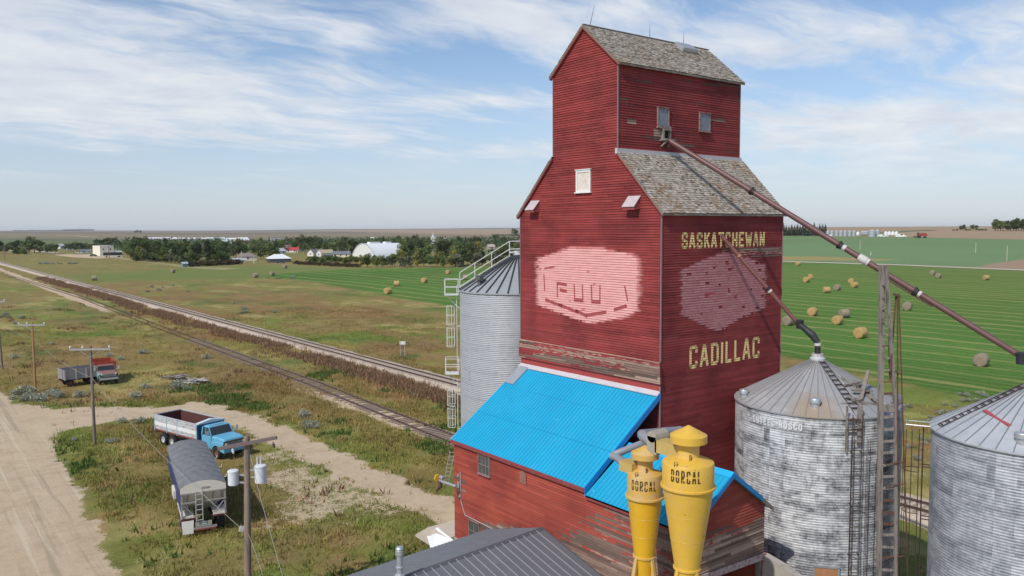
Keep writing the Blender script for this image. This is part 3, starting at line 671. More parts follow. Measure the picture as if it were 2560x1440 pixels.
MB3 = bin_mat('dull_bin_steel', .46, (.22, .235, .27), (.56, .58, .62), .25, .55, .3)
def roofm(name, c, c2, amt, rust=False):
    m, b = newmat(name); p = b.co(); n = b.noise(p, .8, 6, .65); n2 = b.noise(b.sc(p, (1, 1, 1)), 5, 5, .7)
    col = b.mix(b.step(n, 1-amt-.12, 1-amt+.12), (*c, 1), (*c2, 1)); col = b.mix(b.m('MULTIPLY', n2, .25), col, (.2, .2, .2, 1))
    if rust:
        d = b.n('ShaderNodeVectorMath', operation='DISTANCE'); b.put(d.inputs[0], p); d.inputs[1].default_value = rust
        col = b.mix(b.m('MULTIPLY', b.step(b.m('ADD', d.outputs['Value'], b.m('MULTIPLY', n, .9)), 2.0, .8), .65), col, (.42, .29, .16, 1))
    b.out(b.bsdf(col, .5, .3, b.bump(n2, .1, .01))); return m
def corrugated(R_, z0, z1, mt, parent, c, n=112, name='wall'):
    mb = MB(); prof = []; z = z0; k = 0
    while z < z1: prof.append((R_+.013*math.sin(k*PI/2), z)); z += .028; k += 1
    prof.append((R_, z1)); mb.lathe(prof, n, c, cap=False); return mb.build(name, mt, parent, smooth=True, local=True)
def cone_roof(R_, z0, z1, ribs, mt, ribm, parent, over=.08, ribh=.05, ribw=.05):
    mb = MB(); N = ribs; rt = .28; zt = z1-(z1-z0)*rt/(R_+over)
    for i in range(N):
        a0, a1 = 2*PI*i/N, 2*PI*(i+1)/N
        P = lambda r, a, z: (r*math.cos(a), r*math.sin(a), z)
        z0_ = z0-(z1-z0)*over/R_*.5
        mb.quad(P(R_+over, a0, z0_), P(R_+over, a1, z0_), P(rt, a1, zt), P(rt, a0, zt))
        mb.quad(P(R_+over, a0, z0_-.06), P(R_+over, a1, z0_-.06), P(R_+over, a1, z0_), P(R_+over, a0, z0_))
    rf = mb.build('roof', mt, parent, local=True)
    mb = MB()
    for i in range(N):
        a = 2*PI*i/N; d = Vector((math.cos(a), math.sin(a), 0)); 
        mb.bar(d*(R_+over-.02)+Vector((0, 0, z0_+ribh*.4)), d*rt+Vector((0, 0, zt+ribh*.4)), ribw, ribh)
    mb.build('seam_rib', ribm, rf, local=True)
    mb = MB(); mb.lathe([(rt+.06, zt-.05), (rt+.06, zt+.08), (rt-.02, zt+.14), (rt-.02, z1+.12), (0, z1+.14)], 20); mb.build('collar', M_ltgalv, rf, local=True)
    return rf
def ladder(parent, Rr, phi, z0, z1, mt, w=.42, cage=True, off=.18, cage_r=.36, hoop=1.15, gaps=(), nb=7, th=.02):
    d = Vector((math.cos(phi), math.sin(phi), 0)); t = Vector((-d.y, d.x, 0)); Z = Vector((0, 0, 1)); mb = MB()
    for s in (-1, 1): mb.tube([d*(Rr+off)+t*s*w/2+Z*z0, d*(Rr+off)+t*s*w/2+Z*z1], th, 5)
    z = z0+.2
    while z < z1: mb.tube([d*(Rr+off)-t*w/2+Z*z, d*(Rr+off)+t*w/2+Z*z], th*.7, 4); z += .3
    z = z0+1
    while z < z1:
        for s in (-1, 1): mb.bar(d*Rr+t*s*w/2+Z*z, d*(Rr+off)+t*s*w/2+Z*z, th*1.5)
        z += 2.2
    ld = mb.build('ladder', mt, parent, local=True)
    if cage:
        for (c0, c1) in cage:
            mb = MB(); ctr = d*(Rr+off+.30); pts = []
            for k in range(nb+2):
                a = -PI*.62+2*PI*.62*k/(nb+1); pts.append(ctr+d*(math.cos(a)*cage_r)+t*(math.sin(a)*cage_r))
            for p in pts[::1]: mb.tube([p+Z*c0, p+Z*c1], th*.6, 4)
            z = c0
            while z <= c1+.01: mb.tube([p+Z*z for p in pts], th*.75, 4, cap=False); z += hoop
            mb.build('safety_cage', mt, ld, local=True)
    return ld
def roof_cap(parent, R_, z0, z1, phi, fr, mt, r=.2):
    x = R_*fr*math.cos(phi); y = R_*fr*math.sin(phi); z = z0+(z1-z0)*(1-fr); mb = MB()
    mb.lathe([(r*.8, -.1), (r*.8, .14), (r, .14), (r, .30), (r*.92, .33), (0, .34)], 20, (x, y, z)); return mb.build('roof_vent', mt, parent, smooth=35, local=True)
def phi_to_cam(cx, cy): return math.atan2(CAM[1]-cy, CAM[0]-cx)
def phi_for_px(cx, cy, Rr, z, px):
    p0 = phi_to_cam(cx, cy); best = min((abs(pix((cx+Rr*math.cos(a), cy+Rr*math.sin(a), z))[0]-px), a) for a in [p0+R(d*.5) for d in range(-200, 201)]); return best[1]
# bin behind the elevator
c1 = (4.6, 16.1); R1 = 3.72
b1 = thing('steel_bin', 'tall grey steel grain bin with white caged ladder standing behind the red elevator', 'grain bin', (c1[0], c1[1], 0), group='corrugated steel bins beside the elevator')
corrugated(R1, 0, 14.15, MB1, b1, (0, 0, 0))
cone_roof(R1, 14.15, 16.45, 34, roofm('silver_roof', (.42, .44, .46), (.34, .36, .38), .4), mat('dark_seam', (.06, .065, .07), .6, .3), b1, ribh=.09, ribw=.075)
pl = phi_to_cam(*c1)-PI/2*.97
M_wsteel = mat('white_painted_steel', (.66, .66, .62), .5, var=.1)
ladder(b1, R1, pl, 4.2, 14.4, M_wsteel, cage=[(10.5, 11.7), (11.9, 13.1), (5.3, 6.5), (6.7, 7.7)], off=.2, hoop=.6, th=.02)
d = Vector((math.cos(pl), math.sin(pl), 0)); t = Vector((-d.y, d.x, 0)); Z = Vector((0, 0, 1))
for z in (13.8, 8.75):
    mb = MB(); o_ = R1+.1
    cs = [d*o_+t*.45, d*(o_+.85)+t*.45, d*(o_+.85)-t*.45, d*o_-t*.45]
    mb.add([c_+Z*z for c_ in cs]+[c_+Z*(z+.05) for c_ in cs], [(3, 2, 1, 0), (4, 5, 6, 7), (0, 1, 5, 4), (1, 2, 6, 5), (2, 3, 7, 6), (3, 0, 4, 7)])
    for c_ in cs: mb.tube([c_+Z*z, c_+Z*(z+1.0)], .022, 5)
    for h_ in (.5, 1.0): mb.tube([c_+Z*(z+h_) for c_ in cs], .02, 5)
    mb.bar(d*(o_+.8)+Z*z, d*R1+Z*(z-.9), .05); mb.build('platform', M_wsteel, b1, local=True)
mb = MB()   # sloping handrail up the roof
sl = (16.45-14.15)/R1
def rp(f, h): return d*(R1*(1-f))+Z*(14.15+(R1*f)*sl+h)
for s in (-.28,):
    tt = t*s
    for h_ in (1.05, .55): mb.tube([rp(0, h_)+tt, rp(.86, h_)+tt, rp(.86, h_)+tt-d*1.0+Z*.02], .03, 5)
    for f in (0, .26, .55, .86): mb.tube([rp(f, .05)+tt, rp(f, 1.05)+tt], .03, 5)
    for h_ in (.06, .16): mb.bar(rp(0, h_)+tt, rp(.86, h_)+tt, .05)
mb.build('roof_handrail', M_wsteel, b1, local=True)
mb = MB(); mb.box(rp(.86, .35)+t*-.28-d*.6, (1.2, 1.0, .07), Matrix.Rotation(pl, 3, 'Z')); mb.build('roof_platform', M_white, b1, local=True)
ph = phi_for_px(c1[0], c1[1], R1*.8, 14.6, 1203)
mb = MB(); mb.lathe([(.13, -.1), (.13, .35), (.24, .35), (.27, .62), (.2, .63), (0, .6)], 18, (R1*.84*math.cos(ph), R1*.84*math.sin(ph), 14.52)); mb.build('roof_vent', mat('dark_vent', (.14, .145, .15), .5, .3), b1, smooth=35, local=True)
# middle bin
c2 = (6.5, -3.75); R2 = 3.6
b2 = thing('steel_bin', 'blotchy white and grey steel grain bin between the wooden ladder tower and red elevator', 'grain bin', (c2[0], c2[1], 0), group='corrugated steel bins beside the elevator')
corrugated(R2, 0, 10.05, MB2, b2, (0, 0, 0)); pc = phi_for_px(c2[0], c2[1], R2*.86, 10.4, 2037)
cone_roof(R2, 10.05, 12.05, 44, roofm('old_galvanised_roof', (.42, .41, .41), (.56, .56, .56), .4, (R2*.9*math.cos(pc), R2*.9*math.sin(pc), 10.2)), mat('grey_seam', (.24, .24, .245), .6, .2), b2, ribh=.035, ribw=.035)
roof_cap(b2, R2, 10.05, 12.05, pc, .84, M_galv, .235); roof_cap(b2, R2, 10.05, 12.05, phi_to_cam(*c2)-R(70), .93, M_galv, .2); roof_cap(b2, R2, 10.05, 12.05, phi_to_cam(*c2)+R(88), .93, M_galv, .2)
pb = phi_for_px(c2[0], c2[1], R2, 9, 2138); M_dkst = mat('dark_ladder_steel', (.075, .05, .045), .7, .3)
ladder(b2, R2, pb, 1.0, 10.2, M_dkst, cage=[(1.6, 9.3)], hoop=1.35, nb=4, th=.022)
mb = MB()   # roof rungs
pr = pb+R(4); dr = Vector((math.cos(pr), math.sin(pr), 0)); tr = Vector((-dr.y, dr.x, 0)); sl2 = 2.0/R2
for i in range(11):
    f = .12+.075*i; c_ = dr*(R2*(1-f))+Z*(10.05+R2*f*sl2+.07); w_ = .2-.008*i
    mb.bar(c_-tr*w_, c_+tr*w_, .06, .02); mb.bar(c_-tr*w_+dr*.09-Z*.04, c_+tr*w_+dr*.09-Z*.04, .02, .02)
for s in (-.22, .22): mb.bar(dr*R2*.95+tr*s+Z*(10.05+.05*R2*sl2+.04), dr*R2*.1+tr*s*.6+Z*(10.05+.9*R2*sl2+.05), .02, .02)
mb.build('roof_ladder', M_dkst, b2, local=True)
mb = MB(); pd = phi_for_px(c2[0], c2[1], R2, 2.9, 2065); dd = Vector((math.cos(pd), math.sin(pd), 0)); td = Vector((-dd.y, dd.x, 0))
Mt = Matrix((dd, td, Z)).transposed()
mb.box(dd*(R2+.02)+Z*2.3, (.06, .92, 2.5), Mt); dr_ = mb.build('bin_door', M_ply, b2, local=True)
mb = MB()
for s in (-.5, .5): mb.box(dd*(R2+.03)+td*s+Z*2.3, (.09, .08, 2.6), Mt)
mb.box(dd*(R2+.03)+Z*3.6, (.09, 1.1, .09), Mt); mb.build('door_frame', M_galv, dr_, local=True)
def on_cyl(cx, cy, Rr, u, z, e): a = u/Rr; return ((Rr+e)*math.cos(a), (Rr+e)*math.sin(a), z)
u0 = phi_for_px(c2[0], c2[1], R2, 9.6, 1884)*R2; u1 = phi_for_px(c2[0], c2[1], R2, 9.6, 2007)*R2
if abs(u1-u0) > 8: u1 += 2*PI*R2*(1 if u1 < u0 else -1)
for gq in strokes('ESTEEL-ROSCO', min(u0, u1), max(u0, u1), 9.36, 9.66, .06, .22):
    mb = MB()
    for q in gq: mb.add([on_cyl(0, 0, R2, u, z, .026) for u, z in q], [(0, 1, 2, 3)])
    mb.build('letter', mat('white_lettering', (.70, .70, .70), .7, scale=5, col2=(.42, .42, .42), amt=.42), b2, local=True)
# right-hand bin
c3 = (8.1, -12.2); R3 = 3.6
b3 = thing('steel_bin', 'dull grey steel grain bin cut off by the frame, red plank lying on its roof', 'grain bin', (c3[0], c3[1], 0), group='corrugated steel bins beside the elevator')
corrugated(R3, 0, 9.9, MB3, b3, (0, 0, 0)); cone_roof(R3, 9.9, 12.0, 40, roofm('pale_galvanised_roof', (.50, .52, .55), (.60, .62, .64), .45), mat('grey_seam2', (.22, .225, .24), .6, .3), b3, over=.1, ribh=.035, ribw=.035)
pv = phi_for_px(c3[0], c3[1], R3*.88, 10.2, 2556); roof_cap(b3, R3, 9.9, 12.0, pv, .86, M_galv, .28)
pl3 = phi_to_cam(*c3)-PI/2*.92; ladder(b3, R3, pl3, .5, 9.7, M_dkst, cage=[(.9, 9.5)], hoop=1.75, nb=5, off=.3, cage_r=.42, th=.024)
mb = MB(); d3 = Vector((math.cos(pl3), math.sin(pl3), 0)); t3 = Vector((-d3.y, d3.x, 0)); cs = [d3*(R3+s_)+t3*k for s_, k in ((.05, .4), (.95, .4), (.95, -.4), (.05, -.4))]
mb.tube([c_+Z*9.85 for c_ in cs]+[cs[0]+Z*9.85], .025, 5); mb.build('ladder_rest', M_ltgalv, b3, local=True)
mb = MB(); pr = pl3+R(14); dr = Vector((math.cos(pr), math.sin(pr), 0)); tr = Vector((-dr.y, dr.x, 0)); sl3 = 2.1/R3
for i in range(12):
    f = .06+.07*i; c_ = dr*(R3*(1-f))+Z*(9.9+R3*f*sl3+.07)
    mb.bar(c_-tr*.2, c_+tr*.2, .05, .02); mb.bar(c_-tr*.2+dr*.08-Z*.05, c_+tr*.2+dr*.08-Z*.05, .02, .02)
for s in (-.2, .2): mb.bar(dr*R3*.96+tr*s+Z*(9.9+.04*R3*sl3+.05), dr*R3*.12+tr*s+Z*(9.9+.88*R3*sl3+.05), .03, .03)
mb.build('roof_ladder', M_dkst, b3, local=True)
def on_cone(c, R_, z0, z1, px, py):
    a = ray(px, py); best = None
    for i in range(600):
        p = CAM+a*(20+i*.06); r = math.hypot(p[0]-c[0], p[1]-c[1])
        if r <= R_ and p[2] <= z0+(z1-z0)*(1-r/R_): best = p; break
    return Vector(best)
pk = thing('plank', 'faded red plank lying on the pale roof of the bin at the frame edge', 'plank'); pA = on_cone(c3, R3, 9.9, 12.0, 2461, 1031); pB = on_cone(c3, R3, 9.9, 12.0, 2525, 1070)
mb = MB(); mb.bar(pA+Z*.09, pB+Z*.09, .16, .05); mb.build('board', mat('faded_red_plank', (.42, .085, .09), .7, var=.2), pk)
# loose timbers on the middle bin's roof
tb = thing('timber_platform', 'broken grey timber landing on the roof edge of the blotchy bin', 'timber frame')
def rc(px, py, up=.1): return on_cone(c2, R2, 10.05, 12.05, px, py)+Z*up
for k, ((x0, y0), (x1, y1), w_, up0, up1) in enumerate((((2110, 970), (2152, 966), .12, .12, .2), ((2130, 990), (2180, 992), .12, .25, .25), ((2102, 1012), (2165, 1014), .10, .05, .05), ((2118, 1004), (2150, 1010), .14, .2, .2),
    ((2104, 948), (2212, 1022), .12, .08, .08), ((2136, 956), (2205, 1020), .12, .10, .10), ((2128, 1006), (2206, 1019), .09, .12, .08), ((2152, 1006), (2170, 968), .14, .12, .75), ((2140, 975), (2152, 972), .08, .2, .2), ((2175, 1005), (2206, 1024), .1, .3, .1))):
    mb = MB(); mb.bar(rc(x0, y0, up0), rc(x1, y1, up1), w_, .07); mb.build('board', M_wood, tb)
for px, wd in ((2117, .07), (2151, .19)):
    a = phi_for_px(c2[0], c2[1], R2+.12, 9.9, px); x = c2[0]+(R2+.1)*math.cos(a); y = c2[1]+(R2+.1)*math.sin(a)
    mb = MB(); mb.bar((x, y, 8.9 if wd > .1 else 8.6), (x, y, 10.55), wd, .08, up=(math.cos(a), math.sin(a), 0)); mb.build('upright', M_wood, tb)
mb = MB(); a0 = phi_for_px(c2[0], c2[1], R2+.12, 9.9, 2117); a1 = phi_for_px(c2[0], c2[1], R2+.12, 9.9, 2150)
for z in (9.55, 10.0): mb.bar((c2[0]+(R2+.15)*math.cos(a0), c2[1]+(R2+.15)*math.sin(a0), z), (c2[0]+(R2+.15)*math.cos(a1), c2[1]+(R2+.15)*math.sin(a1), z), .05, .05)
mb.build('brace', M_rust, tb)
# ------------------------------------------------------------------ grain spouts
S0 = Vector((3.2, dC-.28, 22.25)); EN = Vector((7.45, -12.0, 12.85))
sp1 = thing('grain_spout', 'long brown steel spout from the cupola down past the ladder tower to the far-side bin', 'grain spout', group='brown grain spouts running from the elevator')
mb = MB(); mb.tube([S0, EN], .125, 14); p1 = mb.build('pipe', M_pipe, sp1, smooth=40)
dv = (EN-S0)
def ring(mb, f, r=.18, w=.05):
    a = S0+dv*f; mb.tube([a-dv.normalized()*w, a+dv.normalized()*w], r, 16)
for f in (.275, .535, .735):
    mb = MB(); ring(mb, f, .185, .035); ring(mb, f+.006, .15, .06); mb.build('coupling', mat('dark_collar', (.035, .03, .032), .6, .3), p1)
for f, r in ((.595, .17), (.603, .178), (.611, .165), (.544, .135), (.742, .135), (.655, .14)):
    mb = MB(); ring(mb, f, r, .10 if r > .15 else .16); mb.build('patch_sleeve', mat('white_tape', (.55, .52, .50), .7, var=.25), p1)
mb = MB(); a = S0+dv*.66-Z*.22; c_ = S0+dv*.78-Z*.2; mb.bar(a, c_, .09, .06); mb.build('support_channel', M_rust, p1)
M_head = mat('black_spout_head', (.035, .037, .042), .5, .3, col2=(.35, .35, .35), amt=.22)
mb = MB(); e = EN; mb.lathe([(.20, -.28), (.22, .1), (.24, .1), (.24, .14), (.15, .18), (0, .19)], 18, tuple(e+Vector((-.12, .1, .1)))); hd = mb.build('spout_head', M_head, sp1, smooth=35)
mb = MB(); mb.tube([e, e+Vector((.3, -.08, -.15)), (c3[0], c3[1], 12.15)], [.17, .16, .14], 12); mb.build('elbow', mat('cream_elbow', (.62, .55, .49), .6), sp1, smooth=40)
sp2 = thing('grain_spout', 'short rusty spout from under the lettering SASKATCHEWAN down to the blotchy bin', 'grain spout', group='brown grain spouts running from the elevator')
P2 = Vector((4.2, .02, 17.63)); E2_ = Vector(tuple(OY(1998, 812, -2.95))); AP = Vector((c2[0], c2[1], 12.15))
mb = MB(); mb.tube([P2, E2_], .10, 12); p2 = mb.build('pipe', M_pipe2, sp2, smooth=40)
d2 = E2_-P2
for f, r, mm in ((.235, .115, M_ply), (.60, .16, MC['dark_collar']), (.63, .12, MC['white_tape'])):
    a = P2+d2*f; mb = MB(); mb.tube([a-d2.normalized()*.05, a+d2.normalized()*.05], r, 12); mb.build('coupling', mm, p2)
mb = MB(); mb.lathe([(.13, -.3), (.20, .05), (.21, .05), (.21, .09), (.12, .13), (0, .13)], 16, tuple(E2_+Vector((.02, 0, .12)))); mb.build('spout_head', M_head, sp2, smooth=35)
mb = MB(); q1 = E2_-d2.normalized()*.2; pts = [q1, E2_.lerp(AP+Z*.75, .35), E2_.lerp(AP+Z*.7, .7), AP+Z*.55]
mb.tube(pts, [.12, .15, .18, .14], 10); mb.build('wrapped_elbow', mat('torn_black_wrap', (.03, .03, .034), .6, col2=(.45, .45, .46), amt=.32, scale=6), sp2)
mb = MB(); mb.tube([AP+Z*.52, AP+Z*.40], .15, 12); mb.build('collar', mat('cream_elbow', (.62, .55, .49)), sp2); mb = MB(); mb.tube([AP+Z*.42, AP+Z*.05], .13, 12); mb.build('adapter', M_head, sp2)
mb = MB(); mb.tube([AP+Z*.04, AP-Z*.1], .26, 12); mb.build('flange', mat('pinkish_flange', (.42, .33, .31), .7), sp2)
# ------------------------------------------------------------------ wooden ladder tower holding the long spout
tw = thing('ladder_tower', 'weathered wooden ladder tower carrying the long spout between the two right bins', 'timber tower')
def ext(a, b_, z): a, b_ = Vector(a), Vector(b_); f = (z-a.z)/(b_.z-a.z); return a+(b_-a)*f
A1, A0 = OY(2205, 662, -7.55), OY(2197, 1440, -7.6); B1, B0 = OY(2215, 664, -7.95), OY(2238, 1440, -8.05); B1 = B1; 
Bm = OY(2239, 1030, -8.0)
A1 = Vector(tuple(A1)); Ab = ext(A1, A0, 0); B1 = Vector(tuple(B1)); Bb = ext(Vector(tuple(Bm)), B0, 0); Bm = Vector(tuple(Bm))
for a, b_, w_ in ((A1, Ab, .2), (B1, Bm, .12), (Bm, Bb, .13)):
    mb = MB(); mb.bar(a, b_, w_, .14, up=(.6, .8, 0)); mb.build('post', M_wood, tw)
H = A1.z
for i in range(34):
    z = .6+i*.5
    if z > H-.6: break
    a = ext(A1, Ab, z); b_ = ext(B1, Bm, z) if z > Bm.z else ext(Bm, Bb, z)
    if random.random() < .08: continue
    mb = MB(); mb.bar(a, b_+Z*random.uniform(-.06, .12), .06, .1 if z < Bm.z+1 else .05); mb.build('rung', M_wood if random.random() < .7 else M_rust, tw)
mb = MB(); a = ext(A1, Ab, Bm.z+.15); mb.bar(a, Bm+Z*.15, .07, .30); mb.build('gusset', M_wood, tw)
for (x0, y0, x1, y1, Y, w_) in ((2240, 738, 2226, 930, -8.0, .06), (2244, 735, 2244, 1440, -8.1, .055), (2247, 735, 2262, 1200, -8.3, .05), (2222, 820, 2225, 950, -7.8, .07)):
    a, b_ = Vector(tuple(OY(x0, y0, Y))), Vector(tuple(OY(x1, y1, Y))); 
    if y1 > 1100: b_ = ext(a, b_, 0)
    mb = MB(); mb.tube([a, b_], w_*.62, 6); mb.build('steel_leg', M_rust, tw)
for (x0, y0, Y0_, x1, y1, Y1_, w_) in ((2233, 735, -8.0, 2252, 742, -8.2, .08), (2232, 925, -7.9, 2251, 935, -8.3, .05), (2214, 1161, -7.8, 2260, 1155, -8.3, .04), (2214, 1216, -7.8, 2260, 1210, -8.3, .04), (2214, 1396, -7.8, 2260, 1390, -8.3, .04)):
    mb = MB(); mb.bar(Vector(tuple(OY(x0, y0, Y0_))), Vector(tuple(OY(x1, y1, Y1_))), w_); mb.build('cross_brace', M_rust, tw)
# ------------------------------------------------------------------ yellow cyclones
M_yc = mat('yellow_enamel', (.70, .43, .06), .42, var=.10, scale=1.2, col2=(.66, .42, .13), amt=.42, bump=.05)
M_yc3 = mat('vivid_yellow_enamel', (.70, .40, .022), .4, var=.10, scale=1.2, col2=(.62, .38, .05), amt=.35, bump=.05)
M_yc2 = mat('dusty_yellow_enamel', (.62, .37, .075), .5, var=.12, scale=1.6, col2=(.58, .40, .17), amt=.5, bump=.05)
def grime(m_, rust=(.20, .085, .03)):
    nt = m_.node_tree; b = NB(nt); pr = [n for n in nt.nodes if n.type == 'BSDF_PRINCIPLED'][0]; lk = pr.inputs['Base Color'].links[0]; src = lk.from_socket
    p = b.co(); sp_ = b.step(b.noise(p, 9, 3, .5), .70, .73); st_ = b.m('MULTIPLY', b.step(b.noise(b.sc(p, (6, 6, .45)), 1.3, 6, .7), .55, .75), .35)
    c_ = b.mix(st_, src, (.40, .27, .10, 1)); c_ = b.mix(b.m('MULTIPLY', sp_, .85), c_, (*rust, 1)); nt.links.new(c_, pr.inputs['Base Color'])
for m_ in (M_yc, M_yc2, M_yc3): grime(m_)
M_sten = mat('dark_stencil', (.075, .045, .01), .7, var=.2, col2=(.3, .2, .03), amt=.22, scale=5)
M_duct = mat('grey_duct', (.33, .34, .36), .5, .3, var=.15)
def cyclone(cx, px0, ys, radii, label, mt, wpx):
    """ys: apex, brim top, brim bottom, neck bottom, drum top, flange, cone end (pixel rows on the axis)"""
    p = OX(px0, ys[5], cx); cy = p[1]
    z = [OX(px0, y, cx)[2] for y in ys]; rc_, rn, rd, rf, rb = radii
    t_ = thing('cyclone_separator', label, 'dust cyclone', (cx, cy, 0), group='yellow cyclones standing by the shed')
    mb = MB(); mb.lathe([(0, z[0]), (rc_*.05, z[0]-.01), (rc_, z[1]), (rc_, z[2]), (rc_*.96, z[2]), (rn, z[2]+.02)], 48, cap=False); mb.build('cap', mt, t_, smooth=30, local=True)
    mb = MB(); mb.lathe([(rn, z[2]+.03), (rn, z[3]), (rn*1.04, z[3]-.03), (rn*1.15, z[3]-.04)], 40, cap=False); mb.build('neck', mt, t_, smooth=30, local=True)
    mb = MB(); mb.lathe([(rn*1.0, z[3]-.02), (rd*.97, z[4]), (rd, z[4]-.05), (rd, z[5]+.04)], 56, cap=False); dm = mb.build('drum', mt, t_, smooth=30, local=True)
    mb = MB(); mb.lathe([(rd, z[5]+.04), (rf, z[5]+.03), (rf, z[5]-.03), (rd*.99, z[5]-.04)], 56, cap=False); mb.build('flange', mt, dm, smooth=30, local=True)
    zl = z[6]; mb = MB(); mb.lathe([(rd*.985, z[5]-.03), (rb, zl), (rb*.62, zl-2.2)], 56, cap=False); cn = mb.build('cone', M_yc3 if mt is M_yc2 else mt, t_, smooth=30, local=True)
    mb = MB(); mb.lathe([(rb, zl+.04), (rb*1.12, zl+.03), (rb*1.12, zl-.03), (rb*.98, zl-.04)], 40, cap=False); mb.build('flange', mt, cn, smooth=30, local=True)
    for f_ in (.33, .64):
        zz_ = z[5]*(1-f_)+zl*f_; rr_ = rd*.985*(1-f_)+rb*f_; mb = MB(); mb.lathe([(rr_, zz_+.012), (rr_+.008, zz_), (rr_, zz_-.012)], 40, cap=False); mb.build('weld_seam', M_yc2, cn, local=True)
    for k in range(4):
        a = phi_to_cam(cx, cy)+PI/4+k*PI/2; dd = Vector((math.cos(a), math.sin(a), 0)); t2 = Vector((-dd.y, dd.x, 0))
        mb = MB(); mb.bar(dd*rb*1.0+Z*zl, dd*(rb*1.0+zl*.20)+Z*0, .10, .10)
        mb.add([dd*rb*.95+Z*(zl-.05), dd*rb*1.1+Z*(zl-.05), dd*(rb*1.1+.42)+Z*(zl-2.4), dd*(rb*.75)+Z*(zl-2.2)], [(0, 1, 2, 3)]); mb.build('leg', mt, t_, local=True)
    # stencil, lifting lug, hook
    a0 = phi_to_cam(cx, cy); zz = (z[4]*.62+z[5]*.38); h_ = wpx[0]; uc = (a0+wpx[2])*rd; mb = MB(); wd = wpx[1]
    for q in strokes('DORCAL', -wd/2, wd/2, zz-h_/2, zz+h_/2, .046*h_/.4, .34, False):
        cu = sum(u for u, _ in q)/4; cz = sum(v for _, v in q)/4
        for part in (0, 1):   # stencil bridges: a gap in the middle of every stroke
            L0 = ((q[0][0]+q[1][0])/2, (q[0][1]+q[1][1])/2); L1 = ((q[2][0]+q[3][0])/2, (q[2][1]+q[3][1])/2)
            ln = math.hypot(L1[0]-L0[0], L1[1]-L0[1])
            if ln < .16: g = 0.5
            else: g = .5-.022/ln
            if part == 0: qq = [q[0], q[1], (q[1][0]+(q[2][0]-q[1][0])*g, q[1][1]+(q[2][1]-q[1][1])*g), (q[0][0]+(q[3][0]-q[0][0])*g, q[0][1]+(q[3][1]-q[0][1])*g)]
            else: qq = [(q[0][0]+(q[3][0]-q[0][0])*(1-g), q[0][1]+(q[3][1]-q[0][1])*(1-g)), (q[1][0]+(q[2][0]-q[1][0])*(1-g), q[1][1]+(q[2][1]-q[1][1])*(1-g)), q[2], q[3]]
            mb.add([on_cyl(0, 0, rd, uc+u, zv, .006) for u, zv in qq], [(0, 1, 2, 3)])
    mb.build('stencil', M_sten, dm, local=True)
    for da in (-.55, .1, 1.9):
        a = a0+da; rr_ = rd*.97 if da < 0 or da > 1 else rn*1.3; zz2 = z[4]+.02 if rr_ > rn*1.4 else z[3]
        mb = MB(); mb.tube([(rr_*math.cos(a), rr_*math.sin(a), zz2-.08), (rr_*math.cos(a)*1.02, rr_*math.sin(a)*1.02, zz2+.12), ((rr_-.04)*math.cos(a+.09), (rr_-.04)*math.sin(a+.09), zz2+.12), ((rr_)*math.cos(a+.1), (rr_)*math.sin(a+.1), zz2-.06)], .014, 5); mb.build('lifting_hook', M_rust, dm, local=True)
    # tangential inlet box
    return t_, cy, z, rd
yb, yby, zb_, rdb = cyclone(-6.2, 1720, (1062, 1086, 1104, 1137, 1152, 1213, 1419), (.615, .36, .865, .92, .42), 'larger yellow cyclone lettered DORCAL standing in front of the blue gable roof', M_yc, (.42, 1.02, -.10))
ys_, ysy, zs_, rds = cyclone(-6.2, 1612, (1112, 1131, 1144, 1171, 1181, 1239, 1389), (.50, .28, .63, .70, .37), 'smaller yellow cyclone lettered DORCAL left of the larger one', M_yc2, (.36, .92, -.08))
for t_, cy, z, rd, nm in ((ys_, ysy, zs_, rds, 0), (yb, yby, zb_, rdb, 1)):
    zz = z[4]+.02; h_ = .30 if nm == 0 else .42
    mb = MB(); 
    if nm == 0: mb.bx(-6.2-.45, -6.2+.05, cy+rd*.35, cy+rd+.22, zz-.06, zz+h_)
    else: mb.bx(-6.2-.1, -6.2+.45, cy+rd*.3, cy+rd+.55, zz-.02, zz+h_)
    mb.build('inlet_box', mat('tan_duct', (.50, .36, .12), .5), t_)
mb = MB(); s_ = Vector((-6.35, ysy+rds+.2, zs_[4]+.16)); q0 = Vector(tuple(OX(1530, 1140, -5.9))); q1 = Vector(tuple(OX(1608, 1108, -4.8)))
mb.tube([s_, q0-Vector((0, .25, 0)), q0], [.17, .145, .145], 12); mb.build('duct', M_duct, ys_, smooth=50)
mb = MB(); mb.tube([q0, q0.lerp(q1, .15)+Z*.02, q1, q1+Vector((.7, .2, .05)), (-3.1, q1.y-.2, q1.z-.1)], [.145, .14, .14, .14, .14], 12); mb.build('duct', M_duct, ys_, smooth=50)
f0 = Vector((-6.0, yby+rdb+.5, zb_[4]+.22))
mb = MB(); mb.tube([f0+Vector((0, .35, 0)), f0+Vector((.05, .8, .1)), f0+Vector((.5, 1.4, .0)), (-3.0, f0.y+1.7, f0.z-.3)], [.2, .22, .2, .18], 12); mb.build('duct', M_duct, yb, smooth=50)
mb = MB(); mb.bx(-6.3, -5.62, f0.y-.02, f0.y+.42, f0.z-.32, f0.z+.30); mb.tube([(-6.3, f0.y+.2, f0.z+.3), (-5.62, f0.y+.2, f0.z+.3)], .21, 12); mb.build('fan_housing', mat('tan_grey_fan', (.36, .32, .26), .6), yb)
